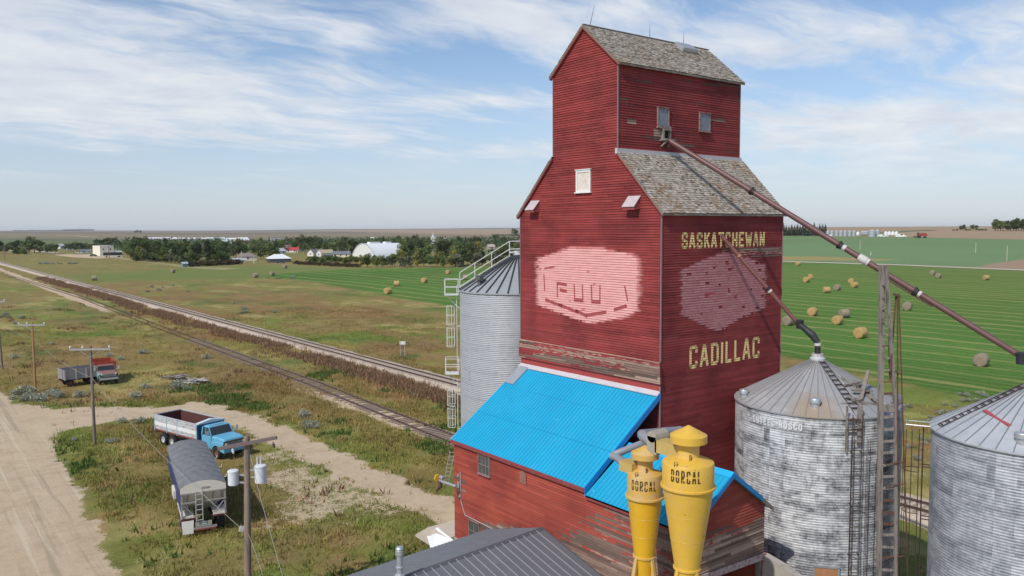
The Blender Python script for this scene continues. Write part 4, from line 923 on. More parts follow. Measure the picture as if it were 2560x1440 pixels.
# ------------------------------------------------------------------ charcoal-roofed shed in the foreground
r0 = Vector(tuple(OX(1354, 1320, -5.2))); g1 = G(1100, 1409, r0.z); rd_ = Vector((g1[0]-r0.x, g1[1]-r0.y, 0)).normalized(); rzv = math.atan2(rd_.y, rd_.x)
gs = thing('metal_roofed_shed', 'low shed with charcoal ribbed metal roof and a stovepipe at the bottom edge', 'shed', (r0.x, r0.y, 0), rzv)
Lg, Hf, dz = 20.0, 3.75, 1.12; zr = r0.z
mb = MB(); ribbed(mb, (0, -Hf, zr-dz), (Lg, -Hf, zr-dz), (Lg, 0, zr), (0, 0, zr), .20, .02, .03); s_a = mb.build('roof', M_greyroof, gs, local=True)
mb = MB(); ribbed(mb, (Lg, Hf, zr-dz), (0, Hf, zr-dz), (0, 0, zr), (Lg, 0, zr), .40, .014, .03); s_b = mb.build('roof', M_greyroof, gs, local=True)
mb = MB()
for i in range(1, int(Lg/.40)):
    x = i*.40-.013; mb.bar((x, Hf, zr-dz+.018), (x, .05, zr+.003), .030, .014)
mb.build('pale_rib', M_paleroof, s_b, local=True)
mb = MB(); mb.prism([(-.16, zr-.035), (0, zr+.035), (.16, zr-.035), (.16, zr-.06), (0, zr+.01), (-.16, zr-.06)], -.05, Lg, lambda u, v, w: (w, u, v)); mb.build('ridge_cap', mat('charcoal_cap', (.11, .115, .125), .45, .2), gs, local=True)
mb = MB()
for s in (-1, 1): mb.prism([(0, zr+.02), (s*Hf, zr-dz+.02), (s*Hf, zr-dz-.16), (0, zr-.16)], -.06, 0.0, lambda u, v, w: (w, u, v))
mb.build('rake_flashing', MC['charcoal_cap'], gs, local=True)
mb = MB(); mb.bx(.15, Lg, -Hf+.3, Hf-.3, 0, zr-dz-.03); mb.prism([(-Hf+.3, zr-dz-.04), (Hf-.3, zr-dz-.04), (0, zr-.12)], .15, Lg, lambda u, v, w: (w, u, v)); mb.build('wall', mat('shed_wall_sheet', (.5, .48, .45), .6), gs, local=True)
inv = mtx((r0.x, r0.y, 0), rzv).inverted()
for it in range(8):
    gz = zr-.6 if it == 0 else zr-dz*abs(lp.y)/Hf
    gg = G(1000, 1447, gz); lp = inv @ Vector((gg[0], gg[1], gz))
mb = MB(); px_m = FPX/pix((gg[0], gg[1], gz))[2]; k = 1/px_m
mb.lathe([(22*k, -8*k), (12*k, 12*k), (7.5*k, 14*k), (7.5*k, 28*k), (10*k, 28*k), (10*k, 32*k), (7.5*k, 33*k), (7.5*k, 60*k), (10.5*k, 62*k), (10.5*k, 73*k), (8*k, 75*k), (8*k, 77*k), (10.5*k, 78*k), (8*k, 82*k), (0, 84*k)], 24, (lp.x, lp.y, gz)); mb.build('stovepipe', M_galv, gs, smooth=30, local=True)
# white sheet dropped by the shed corner
c4 = [Vector((*G(x, y, z), z)) for x, y, z in ((1067, 1338, 1.5), (1093, 1318, 2.12), (1136, 1352, 2.1), (1078, 1376, 1.5))]
ws = thing('white_panel', 'white sheet panel leaning against the concrete apron at the shed corner', 'panel', tuple(c4[0]))
mb = MB(); mb.add(c4+[c_-Vector((0, 0, .06)) for c_ in c4], [(0, 1, 2, 3), (7, 6, 5, 4), (0, 4, 5, 1), (1, 5, 6, 2), (2, 6, 7, 3), (3, 7, 4, 0)]); mb.build('sheet', mat('clean_white_sheet', (.80, .80, .80), .5, var=.04), ws)

gb_ = G(1114, 1214); ld0 = Vector((*gb_, 0.0)); dp_ = pix(ld0)[2]-.3; a_ = ray(1131, 1126); ld1 = Vector(tuple(CAM+a_*dp_))
ld_ = thing('leaning_ladder', 'pale aluminium ladder leaning up beyond the left corner of the board shed', 'ladder'); lx = Vector(tuple(Rv))*.17; mb = MB(); low = ld0
for s in (-1, 1): mb.bar(low+lx*s, ld1+lx*s, .035)
mb.build('rail', M_galv, ld_); mb = MB()
for i in range(9): c_ = low.lerp(ld1, (i+.5)/9); mb.bar(c_-lx, c_+lx, .035)
mb.build('rung', M_galv, ld_)
# ------------------------------------------------------------------ utility poles
M_pole = mat('dark_pole_wood', (.16, .13, .11), .85, var=.25, scale=2, stretch=(2, 2, .25), col2=(.27, .22, .19), amt=.45)
M_pole2 = mat('brown_pole_wood', (.26, .19, .14), .85, var=.25, scale=2, stretch=(2, 2, .25), col2=(.16, .12, .10), amt=.45)
M_arm = mat('crossarm_wood', (.17, .13, .12), .85, var=.2)
M_ins = mat('white_insulator', (.72, .72, .74), .3, var=.05)
M_tank = mat('pale_grey_tank', (.66, .68, .70), .4, var=.06)
def pole(loc, h, mt, label, arm=None, armlen=2.7, armrz=0, ins=True, r=.14, lean=(0, 0), group='wooden utility poles along the road', arm_m=None):
    t_ = thing('utility_pole', label, 'utility pole', (loc[0], loc[1], loc[2] if len(loc) > 2 else 0), group=group)
    top = Vector((lean[0], lean[1], h)); mb = MB(); mb.tube([(0, 0, -.3), top*.5, top], [r, r*.87, r*.72], 12); mb.build('post', mt, t_, smooth=40, local=True)
    if arm:
        dd = Vector((math.cos(armrz), math.sin(armrz), 0)); z = h-arm; c_ = top*((h-arm)/h); nrm = Vector((-dd.y, dd.x, 0))*-(r*.9)
        mb = MB(); mb.bar(c_-dd*armlen/2+nrm, c_+dd*armlen/2+nrm, .11, .13); ca = mb.build('crossarm', arm_m or M_arm, t_, local=True)
        mb = MB(); 
        for s in (-1, 1): mb.bar(c_+dd*s*armlen*.28+nrm-Z*.05, c_-Z*.65+nrm*.9, .03, .02)
        mb.build('arm_brace', M_galv, ca, local=True)
        if ins:
            for s in (-.48, -.18, .47):
                p = c_+dd*armlen*s+nrm+Z*.06; mb = MB(); mb.lathe([(.02, 0), (.02, .08), (.07, .08), (.09, .14), (.055, .2), (.06, .24), (0, .26)], 10, tuple(p)); mb.build('insulator', M_ins, ca, smooth=40, local=True)
    return t_
ar = math.atan2(Rv[1], Rv[0])
pole((-14.05, 50.14), 8.4, M_pole, 'dark grey utility pole with crossarm standing beside the two old farm trucks', .28, 3.3, ar+.08, arm_m=mat('silver_crossarm', (.36, .35, .36), .7))
pole((-14.6, 79.6), 7.75, M_pine, 'orange-brown utility pole rising from the sagebrush clump by the road', .25, 2.9, ar+.05, arm_m=MC['silver_crossarm'])
pole((-15.85, 99.2), 9.0, M_pole, 'dark utility pole cut by the left edge of the photo', .15, 2.3, ar+.1, lean=(-.3, .1), arm_m=MC['silver_crossarm'])
g = G(2700, 575)
p4 = Vector((-14.85, 11.6, 0)); P4 = thing('utility_pole', 'near brown utility pole carrying two grey transformers beside the covered trailer', 'utility pole', tuple(p4), group='wooden utility poles along the road')
# shape of the near pole from its pixel rows at the pole's own distance
dep = pix(p4)[2]
def OD(px, py, k=0.0):
    a = ray(px, py); return Vector(tuple(CAM+a*(pix(p4)[2]+k)))
top = OD(617, 1090); bot = Vector((p4.x, p4.y, -.3)); rt_ = Vector(tuple(Rv))
mb = MB(); mb.tube([bot, bot.lerp(top, .5), top], [.17, .155, .13], 14); mb.build('post', M_pole2, P4, smooth=40)
mb = MB(); mb.bar(OD(545, 1122, -.25), OD(692, 1094, -.25), .12, .15); ca = mb.build('crossarm', M_arm, P4)
mb = MB(); mb.bar(OD(648, 1105, -.2), OD(624, 1130, -.2), .03); mb.build('arm_brace', M_rust, ca)
for x, y, mm in ((580, 1118, M_ins), (682, 1104, mat('brown_insulator', (.10, .06, .06), .3))):
    mb = MB(); a, b_ = OD(x, y, -.25), OD(x+4, y+16, -.25); mb.tube([a, a.lerp(b_, .3), a.lerp(b_, .35), a.lerp(b_, .6), a.lerp(b_, .65), b_], [.02, .03, .07, .05, .07, .03], 8); mb.build('insulator', mm, ca)
for x, y0, y1, r, bush in ((583.5, 1176, 1212, .235, False), (652, 1163, 1206, .26, True)):
    a, b_ = OD(x, y0), OD(x, y1); mb = MB()
    mb.lathe([(r*.92, 0), (r, .02), (r, a.z-b_.z-.06), (r*1.05, a.z-b_.z-.06), (r*1.05, a.z-b_.z), (r*.9, a.z-b_.z+.03), (0, a.z-b_.z+.05)], 24, tuple(b_)); tr_ = mb.build('transformer', M_tank, P4, smooth=30)
    mb = MB()
    for s in (-.16, 0.0) if bush else (-.22, .2):
        q = a+rt_*s; mb.tube([q-Z*.02 if bush else q-Z*.15, q+Z*(.38 if bush else .0)], [.045, .04], 8)
    mb.build('bushing', M_ltgalv if bush else M_galv, tr_)
    mb = MB(); s = 1 if x < 600 else -1
    for dz_ in (-.2, -.55): mb.bar(a+rt_*s*r*.9+Z*dz_, OD(617, y0+18)+Z*(dz_+.3), .05, .07)
    mb.build('bracket', M_galv, tr_)
mb = MB(); mb.box(OD(604, 1322, -.1), (.2, .04, .26), Matrix.Rotation(R(20), 3, 'Y')); mb.build('tag_plate', M_white, P4)
mb = MB()
for (x0, y0, x1, y1) in ((640, 1150, 646, 1240), (668, 1200, 652, 1250)): mb.tube([OD(x0, y0, .1), OD((x0+x1)/2+4, (y0+y1)/2, .1), OD(x1, y1, .1)], .012, 5)
mb.build('drop_lead', M_black, P4)
# wires
def wire(name, label, pts, r=.012, sag=.4, mt=None):
    w = tag(None or thing(name, label, 'wire', (0, 0, 0), group='overhead wires'), None)
    mb = MB()
    for a, b_ in zip(pts, pts[1:]):
        a, b_ = Vector(a), Vector(b_); n = 10
        mb.tube([a.lerp(b_, i/n)-Z*sag*4*(i/n)*(1-i/n) for i in range(n+1)], r, 4, cap=False)
    mb.build('strand', mt or mat('dull_wire', (.30, .29, .27), .6), w); return w
wire('overhead_wire', 'grey service wire strung low from the near pole past the dark grey pole', [OD(604, 1322, -.05), (-14.05, 50.14, 5.7), (-14.6, 79.6, 6.0), (-15.85, 99.2, 6.3), (-18, 145, 6.5)], .014, .45)
wire('guy_wire', 'pale guy wire running from the near pole down to the right', [OD(625, 1135), OD(650, 1240, -1.5), OD(712, 1460, -4)], .012, .0)
wire('guy_wire', 'pair of pale wires falling from the white tag on the near pole', [OD(620, 1332), OD(640, 1385, -1.5), OD(664, 1460, -3.2)], .012, .0)
# ------------------------------------------------------------------ vehicles
M_tyre = mat('tyre_rubber', (.018, .018, .02), .8); M_rimw = mat('white_wheel_rim', (.62, .61, .60), .5, var=.2, col2=(.35, .25, .2), amt=.3)
M_rimr = mat('rusty_wheel_rim', (.22, .11, .07), .7, var=.3); M_win = mat('dark_windscreen', (.03, .035, .04), .12, var=.05, spec=.7)
M_cyan = mat('sky_blue_truck_paint', (.13, .40, .58), .4, var=.14, scale=3, col2=(.24, .36, .42), amt=.33, bump=.04)
M_dblue = mat('deep_blue_paint', (.03, .13, .27), .45, var=.15)
M_boxw = mat('faded_white_box', (.74, .74, .73), .55, var=.1, stretch=(1, .6, 2), col2=(.45, .27, .2), amt=.3)
M_boxr = mat('rusted_box_band', (.48, .56, .58), .6, var=.15, scale=2, stretch=(1, .45, 3.5), col2=(.38, .14, .08), amt=.46)
M_inr = mat('dark_rusty_interior', (.10, .035, .028), .85, var=.3)
M_sill = mat('rusty_sill', (.20, .055, .04), .8, var=.3)
def wheel(parent, x, y, r, w, rim, name='wheel', dual=0):
    mb = MB(); a = x-w/2; 
    mb.lathe([(r*.58, -w/2), (r*.93, -w/2), (r, -w/2+.05), (r, w/2-.05), (r*.93, w/2), (r*.58, w/2)], 26, (x, y, r), cap=False, axis='x'); t_ = mb.build(name, M_tyre, parent, smooth=35, local=True)
    mb = MB(); s = 1 if x > 0 else -1; f = s*(w/2-.02)
    mb.lathe([(0, f*.2), (r*.2, f*.25), (r*.22, f*.75), (r*.34, f*.8), (r*.36, f*.15), (r*.5, f*.15), (r*.55, f*.98), (r*.60, f*.98)], 22, (x, y, r), cap=False, axis='x'); mb.build('rim', rim, t_, smooth=30, local=True)
def shell(mb, secs, close=True):
    """loft: list of cross-sections (same number of points)"""
    n = len(secs[0]); b = [p for s_ in secs for p in s_]; fs = []
    for i in range(len(secs)-1):
        for k in range(n): fs.append((i*n+k, i*n+(k+1) % n, (i+1)*n+(k+1) % n, (i+1)*n+k))
    fs.append(tuple(range(n-1, -1, -1))); fs.append(tuple((len(secs)-1)*n+k for k in range(n))); mb.add(b, fs)
def sec(y, hw, z0, z1, taper=0.0, ch=.08):
    """cross-section at y: from the sill z0 to the top z1, top corners chamfered"""
    return [(-hw, y, z0), (-hw, y, z1-ch*1.4-(z1-z0)*0), (-hw+ch+taper, y, z1), (hw-ch-taper, y, z1), (hw, y, z1-ch*1.4), (hw, y, z0)]
def cab(t_, paint, y0, y1, y2, roofz=2.42, hoodz=1.62, sill=.75, hw=1.0, grille=None, hood_m=None, face=None):
    """y0 cab back, y1 windscreen foot, y2 nose"""
    bz = hoodz-.02
    mb = MB(); shell(mb, [sec(y0, hw, sill, bz), sec(y1+.02, hw, sill, bz)]); mb.build('cab_body', paint, t_, local=True)
    mb = MB(); c = .12; yr0, yr1 = y0+.06, y1-.42
    pts = [(-hw+c, yr0, roofz-.1), (hw-c, yr0, roofz-.1), (hw-c, yr1, roofz-.1), (-hw+c, yr1, roofz-.1)]
    top_ = [(-hw+c+.12, yr0+.1, roofz), (hw-c-.12, yr0+.1, roofz), (hw-c-.12, yr1-.1, roofz), (-hw+c+.12, yr1-.1, roofz)]
    mb.add(pts+top_, [(0, 1, 5, 4), (1, 2, 6, 5), (2, 3, 7, 6), (3, 0, 4, 7), (4, 5, 6, 7), (3, 2, 1, 0)])
    for x, sx in ((-1, -1), (1, 1)):
        xb = sx*(hw-.03); xt = sx*(hw-c)
        for (ya, yb, w_) in ((y1-.02, yr1, .07), (y0+.06, yr0+.03, .12), ((y0+y1)/2-.15, (y0+y1)/2-.15, .06)):
            mb.bar((xb, ya, bz-.03), (xt, yb, roofz-.08), w_, w_)
    mb.quad((-hw+.05, y0+.03, bz), (hw-.05, y0+.03, bz), (hw-c, yr0, roofz-.1), (-hw+c, yr0, roofz-.1))
    rf = mb.build('cab_roof', hood_m or paint, t_, local=True)
    mb = MB(); mb.quad((-hw+.08, y1-.03, bz), (hw-.08, y1-.03, bz), (hw-c-.04, yr1-.0, roofz-.1), (-hw+c+.04, yr1, roofz-.1)); mb.build('windscreen', M_win, t_, local=True)
    for s in (-1, 1):
        mb = MB(); mb.quad((s*(hw-.05), y0+.1, bz), (s*(hw-.05), y1-.1, bz), (s*(hw-c-.01), yr1-.05, roofz-.11), (s*(hw-c-.01), yr0+.08, roofz-.11)); mb.build('side_window', M_win, t_, local=True)
        mb = MB(); mb.bx(s*(hw+.005)-.012, s*(hw+.005)+.012, y0+.12, y1-.12, sill+.12, bz-.06); dr = mb.build('door', paint, t_, local=True)
        mb = MB(); mb.bx(s*(hw+.03)-.012, s*(hw+.03)+.012, y0+.2, y0+.36, bz-.22, bz-.18); mb.build('handle', M_galv, dr, local=True)
        mb = MB(); mb.bar((s*hw, y1-.1, bz+.1), (s*(hw+.3), y1+.02, bz+.25), .03); mb.bx(s*(hw+.3)-.09, s*(hw+.3)+.09, y1, y1+.03, bz+.1, bz+.5); mb.build('wing_mirror', M_ltgalv, t_, local=True)
    mb = MB(); hn = hw-.04; shell(mb, [sec(y1-.02, hn, 1.15, hoodz+.02, .02), sec((y1+y2)/2, hn-.02, 1.12, hoodz, .04), sec(y2-.06, hn-.05, 1.0, hoodz-.08, .05), sec(y2, hn-.07, 1.02, hoodz-.15, .05)])
    mb.build('bonnet', hood_m or paint, t_, local=True)
    # fenders with a wheel arch, chin
    for s in (-1, 1):
        mb = MB(); yc = y1+.62; ra = .60; n = 10; outl = [(y1-.02, .62)]
        arch = [(yc-ra*math.cos(PI*i/n), .50+ra*math.sin(PI*i/n)*.95) for i in range(n+1)]
        outl = [(y1-.05, 1.3), (y1-.05, .62)]+[p for p in arch if p[1] > .62]+[(y2-.02, .62), (y2-.02, 1.3)]
        # fan strips between the arch line and the belt line
        low = [(y1-.05, .62)]+[p for p in arch if p[1] > .62]+[(y2-.02, .62)]
        for (a0, z0_), (a1, z1_) in zip(low, low[1:]):
            mb.quad((s*hw, a0, z0_), (s*hw, a1, z1_), (s*hw, a1, 1.32), (s*hw, a0, 1.32)); mb.quad((s*(hw-.25), a0, z0_), (s*(hw-.25), a1, z1_), (s*hw, a1, z1_), (s*hw, a0, z0_))
        mb.quad((s*hw, y1-.05, 1.32), (s*hw, y2-.02, 1.32), (s*(hw-.2), y2-.02, 1.4), (s*(hw-.2), y1-.05, 1.4))
        mb.build('front_fender', paint, t_, local=True)
    mb = MB(); mb.bx(-hn+.02, hn-.02, y2-.05, y2+.02, .98, hoodz-.2); gr = mb.build('grille', grille or mat('dark_grille', (.05, .055, .06), .5), t_, local=True)
    mb = MB()
    for k in range(4): mb.bx(-hn*.72, hn*.72, y2+.021, y2+.034, 1.05+k*.09, 1.08+k*.09)
    for e in ((-hn+.02, hn-.02, .97, 1.0), (-hn+.02, hn-.02, hoodz-.22, hoodz-.19)): mb.bx(e[0], e[1], y2+.015, y2+.045, e[2], e[3])
    mb.build('grille_bar', M_galv, gr, local=True)
    for s in (-1, 1):
        mb = MB(); mb.lathe([(.10, 0), (.11, .03), (.09, .05), (0, .06)], 14, (s*(hn-.2), y2+.02, 1.27), axis='y'); mb.build('headlight', mat('headlamp_glass', (.72, .70, .62), .2), t_, local=True)
    mb = MB(); mb.bx(-hw, hw, y2-.02, y2+.10, .62, .86); mb.build('bumper', face or paint, t_, local=True)
    mb = MB()
    for s in (-.35, -.18, 0, .18, .35): mb.bx(s-.04, s+.04, yr1-.16, yr1-.10, roofz, roofz+.045)
    mb.build('marker_light', mat('amber_lens', (.45, .12, .03), .3), rf, local=True)
def open_box(t_, y0, y1, hw, z0, z1, outer, inner, bands=None, posts=(), rim=None, name='grain_box', th=.06):
    mb = MB()
    for s in (-1, 1): mb.bx(s*hw, s*(hw-th), y0, y1, z0, z1)
    mb.bx(-hw+th, hw-th, y0, y0+th, z0, z1); mb.bx(-hw+th, hw-th, y1-th, y1, z0, z1); bx_ = mb.build(name, outer, t_, local=True)
    e = .004; mb = MB()
    for s in (-1, 1): mb.bx(s*(hw-th-e), s*(hw-th-.02), y0+th+e, y1-th-e, z0+.1, z1-.03)
    mb.bx(-hw+th+.02, hw-th-.02, y0+th+e, y0+th+.02, z0+.1, z1-.03); mb.bx(-hw+th+.02, hw-th-.02, y1-th-.02, y1-th-e, z0+.1, z1-.03); mb.bx(-hw+th, hw-th, y0+th, y1-th, z0+.05, z0+.1); mb.build('box_lining', inner, bx_, local=True)
    if rim:
        mb = MB()
        for s in (-1, 1): mb.bx(s*(hw+.02), s*(hw-th-.01), y0, y1, z1, z1+.05)
        mb.bx(-hw, hw, y0-.01, y0+th, z1+.001, z1+.05); mb.build('top_rail', rim, bx_, local=True)
    for (za, zb2, m_) in (bands or []):
        mb = MB()
        for s in (-1, 1): mb.bx(s*hw, s*(hw+.012), y0+.02, y1-.02, za, zb2)
        mb.build('painted_band', m_, bx_, local=True)
    if posts:
        mb = MB()
        for y in posts:
            for s in (-1, 1): mb.bx(s*hw, s*(hw+.035), y-.035, y+.035, z0-.02, z1)
        mb.build('side_post', mat('pale_blue_post', (.33, .50, .56), .5) if rim else M_wood, bx_, local=True)
    return bx_
A = G(388, 1037, 2.45); B = G(494, 1063, 2.45); C_ = G(556, 1047, 2.45)
hd_ = math.atan2(-(B[0]-A[0]), B[1]-A[1]); mid = Vector(((B[0]+C_[0])/2, (B[1]+C_[1])/2, 0)); Lb = math.hypot(B[0]-A[0], B[1]-A[1]); hwb = math.hypot(C_[0]-B[0], C_[1]-B[1])/2
fw = Vector((-math.sin(hd_), math.cos(hd_), 0)); loc = mid-fw*1.5
tk = thing('grain_truck', 'sky-blue tandem grain truck with an open rusty white box parked on the grass', 'truck', tuple(loc), hd_)
y0 = 1.5-Lb
bo = open_box(tk, y0, 1.5, hwb, 1.18, 2.45, M_boxr, M_inr, [(1.62, 1.93, M_boxw), (1.16, 1.30, M_sill)], (y0+.04, y0+Lb*.3, y0+Lb*.55, 1.42), M_ltgalv)
mb = MB(); mb.bx(-hwb, hwb, 1.502, 1.56, 1.2, 2.46); mb.build('headboard', M_dblue, bo, local=True)
mb = MB(); mb.prism([(-hwb-.02, 2.46), (hwb+.02, 2.46), (hwb+.02, 2.54), (0, 2.74), (-hwb-.02, 2.54)], 1.35, 1.75, lambda u, v, w: (u, w, v)); mb.build('headboard_cap', mat('pale_cap', (.60, .66, .70), .4), bo, local=True)
cab(tk, M_cyan, 1.85, 3.15, 4.75, 2.42, 1.72, .72, 1.03, face=M_cyan)
mb = MB(); 
for s in (-.45, .45): mb.bx(s-.06, s+.06, y0+.2, 4.5, .8, 1.02)
mb.bx(-.9, .9, 3.0, 4.6, .65, .95); mb.bx(-hwb+.1, hwb-.1, y0+.1, 1.45, 1.02, 1.17); mb.build('chassis', mat('chassis_black', (.025, .022, .02), .8), tk, local=True)
for s in (-1, 1):
    for y in (y0+1.15, y0+2.45): wheel(tk, s*(hwb-.25), y, .5, .42, M_rimw)
    wheel(tk, s*.90, 3.77, .49, .28, M_rimr)
# covered grain trailer (hopper trailer seen from behind)
A = G(452, 1225, 2.95); B = G(562, 1205, 2.95); C_ = G(417, 1119, 2.95); D_ = G(517, 1107, 2.95)
m0 = Vector(((A[0]+B[0])/2, (A[1]+B[1])/2, 0)); m1 = Vector(((C_[0]+D_[0])/2, (C_[1]+D_[1])/2, 0)); fw = (m1-m0).normalized(); hd_ = math.atan2(-fw.x, fw.y); LT = (m1-m0).length; HW = 1.27
tl = thing('grain_trailer', 'navy blue hopper trailer with a grey arched tarp, seen from behind near the pole', 'trailer', tuple(m0), hd_)
M_tarp = mat('grey_vinyl_tarp', (.17, .17, .175), .6, var=.22, scale=1.5, col2=(.30, .25, .21), amt=.30); M_navy = mat('navy_panel', (.022, .035, .16), .45, var=.1); M_cream = mat('cream_panel', (.72, .68, .60), .5, var=.08, col2=(.5, .43, .36), amt=.2)
mb = MB(); NS = 10; NB_ = 36
def tarp(x, y, sag=0): 
    u = x/HW; return 2.98+.40*(1-u*u)**.8*(1 if y > .0 else 1)-.045*abs(math.sin(PI*y/(LT/NB_*4)))**.0*0
for i in range(NB_*2):
    ya, yb2 = LT*i/(NB_*2), LT*(i+1)/(NB_*2)
    for k in range(NS):
        xa, xb = -HW-.03+(2*HW+.06)*k/NS, -HW-.03+(2*HW+.06)*(k+1)/NS
        def zt(x, y):
            u = max(-1, min(1, x/(HW+.03))); bow = abs(((y/LT*9) % 1)-.5)*2
            return 2.96+.36*(1-abs(u)**2.2)-.07*(1-bow)*(1-abs(u)**3)+.012*math.sin(x*9+y*3)
        mb.quad((xa, ya, zt(xa, ya)), (xb, ya, zt(xb, ya)), (xb, yb2, zt(xb, yb2)), (xa, yb2, zt(xa, yb2)))
for s in (-1, 1): mb.quad((s*(HW+.03), 0, 2.96), (s*(HW+.03), LT, 2.96), (s*(HW+.035), LT, 2.80), (s*(HW+.035), 0, 2.80))
mb.build('tarp', M_tarp, tl, smooth=50, local=True)
mb = MB(); 
for i in range(10):
    y = LT*i/9; pts = [(-HW-.03+(2*HW+.06)*k/12, y, 0) for k in range(13)]; pts = [(x, y, zt(x, y)+.012) for x, _, _ in pts]; mb.tube(pts, .018, 4, cap=False)
mb.build('tarp_bow', mat('tarp_bow_grey', (.24, .24, .245), .6), tl, local=True)
mb = MB()
for s in (-1, 1): mb.bx(s*HW, s*(HW-.05), .05, LT-.05, 1.55, 2.96)
for s in (-1, 1): mb.quad((s*HW, .5, 1.55), (s*HW, LT-.5, 1.55), (s*.5, LT-1.6, .85), (s*.5, 1.9, .85))
mb.build('side_panel', M_navy, tl, local=True)
mb = MB(); mb.prism([(-HW, 2.62), (HW, 2.62), (HW, 2.95)]+[(HW-(2*HW)*k/10, 2.95+.35*(1-abs(1-2*k/10)**2.2)) for k in range(1, 10)]+[(-HW, 2.95)], -.03, .02, lambda u, v, w: (u, w, v)); mb.build('end_cap', M_cream, tl, local=True)
mb = MB(); mb.quad((-HW+.04, .02, 2.62), (HW-.04, .02, 2.62), (HW-.1, .45, 2.0), (-HW+.1, .45, 2.0)); mb.quad((-HW+.1, .45, 2.0), (HW-.1, .45, 2.0), (.7, 1.9, .95), (-.7, 1.9, .95)); es = mb.build('end_slope', M_cream, tl, local=True)
mb = MB()
for x in (-.85, .0, .55, 1.02): mb.bar((x, -.01, 2.6), (x, .42, 2.02), .05)
mb.bx(-HW, HW, -.06, .0, 2.02, 2.10); mb.build('end_rib', mat('grey_rib', (.32, .30, .29), .6), es, local=True)
mb = MB(); mb.bx(-HW, HW, -.05, 0, 2.56, 2.64); mb.bx(-.1, .35, -.05, -.03, 2.82, 2.92)
mb.bx(-HW+.02, -HW+.12, -.02, .1, 1.2, 2.6); mb.bx(HW-.12, HW-.02, -.02, .1, 1.2, 2.6); mb.bar((-HW+.1, 0, 2.0), (-.35, .05, 1.0), .06); mb.bar((HW-.1, 0, 2.0), (.5, .1, 1.1), .06); mb.bx(-.62, .7, -.05, .05, .42, .52); mb.build('rear_frame', mat('grey_rib', (.32, .30, .29)), tl, local=True)
mb = MB(); 
for x in (-.45, -.08): mb.bar((x, -.12, .92), (x, -.12, 2.72), .045, .045)
for k in range(6): mb.bar((-.45, -.12, .98+k*.31), (-.08, -.12, .98+k*.31), .04, .04)
mb.build('ladder', M_ltgalv, tl, local=True)
for s, dz_ in ((-1, 0), (1, 0)):
    mb = MB(); x0, x1 = (s*HW, s*.52); mb.add([(x0, .1, 1.26), (x1, .1, 1.22), (x1, 2.7, 1.28), (x0, 2.7, 1.32), (x0, .1, 1.20), (x1, .1, 1.16), (x1, 2.7, 1.22), (x0, 2.7, 1.26)], [(0, 1, 2, 3), (7, 6, 5, 4), (0, 4, 5, 1), (1, 5, 6, 2), (2, 6, 7, 3), (3, 7, 4, 0)]); 
    mb.bx(x0, x1, .04, .10, 1.02, 1.24); mb.build('fender', M_cream, tl, local=True)
    mb = MB(); mb.bx(x0, x1, .02, .045, 1.0, 1.12); mb.build('light_strip', mat('dark_light_strip', (.10, .03, .03), .5), tl, local=True)
mb = MB(); mb.quad((-HW+.02, .03, .98), (-.56, .03, .98), (-.60, -.04, .28), (-HW+.06, -.04, .28)); mb.quad((.60, .03, .98), (HW-.02, .03, .98), (HW-.05, .05, .45), (.66, .05, .45)); mb.build('mud_flap', mat('white_mud_flap', (.75, .73, .68), .6, var=.1), tl, local=True) if False else None
mb = MB(); mb.quad((-HW+.02, .0, .98), (-.58, .0, .98), (-.62, -.07, .22), (-HW+.06, -.07, .22)); mb.build('mud_flap', mat('white_mud_flap', (.75, .73, .68), .6, var=.1), tl, local=True)
mb = MB(); mb.bx(-.5, .42, -.02, .0, .55, .84); mb.build('tail_plate', M_conc, tl, local=True); mb = MB(); mb.bx(-.15, .15, -.035, -.021, .66, .82); mb.build('licence_plate', mat('pale_green_plate', (.55, .68, .60), .5), tl, local=True)
mb = MB(); mb.bx(-.55, .65, -.06, .02, .34, .42); mb.build('rear_bar', mat('red_bar', (.32, .07, .05), .7, var=.2), tl, local=True)
mb = MB(); mb.bx(-1.05, -.78, .9, 1.2, 1.3, 1.62); mb.build('battery_box', M_cream, tl, local=True); mb = MB(); mb.lathe([(.09, 0), (0, .001)], 12, (-.91, .89, 1.46), axis='y'); mb.build('dial', M_black, tl, local=True)
mb = MB()
for s in (-.5, .5): mb.bx(s-.06, s+.06, .1, LT-.3, .82, 1.0)
for yy in (3.4, 6.2): mb.add([(-.9, yy, 1.5), (.9, yy, 1.5), (.9, yy+2.2, 1.5), (-.9, yy+2.2, 1.5), (-.3, yy+.8, .5), (.3, yy+.8, .5), (.3, yy+1.4, .5), (-.3, yy+1.4, .5)], [(0, 1, 5, 4), (1, 2, 6, 5), (2, 3, 7, 6), (3, 0, 4, 7), (4, 5, 6, 7)])
mb.build('chassis', MC['chassis_black'], tl, local=True)
for s in (-1, 1):
    for y in (.85, 2.05): wheel(tl, s*(HW-.33), y, .52, .5, M_rimw)
mb = MB(); mb.bx(-HW-.16, -HW-.02, 3.2, 4.6, 1.4, 1.9); mb.build('side_locker', M_cream, tl, local=True)
mb = MB()
for k in range(3):
    for s_ in (1,): mb.tube([(HW+.02, 1.6+k*2.3, 2.85), (HW+.22, 1.6+k*2.3, 2.86), (HW+.26, 1.6+k*2.3, 3.02)], .025, 5)
mb.build('tarp_hook', M_white, tl, local=True)
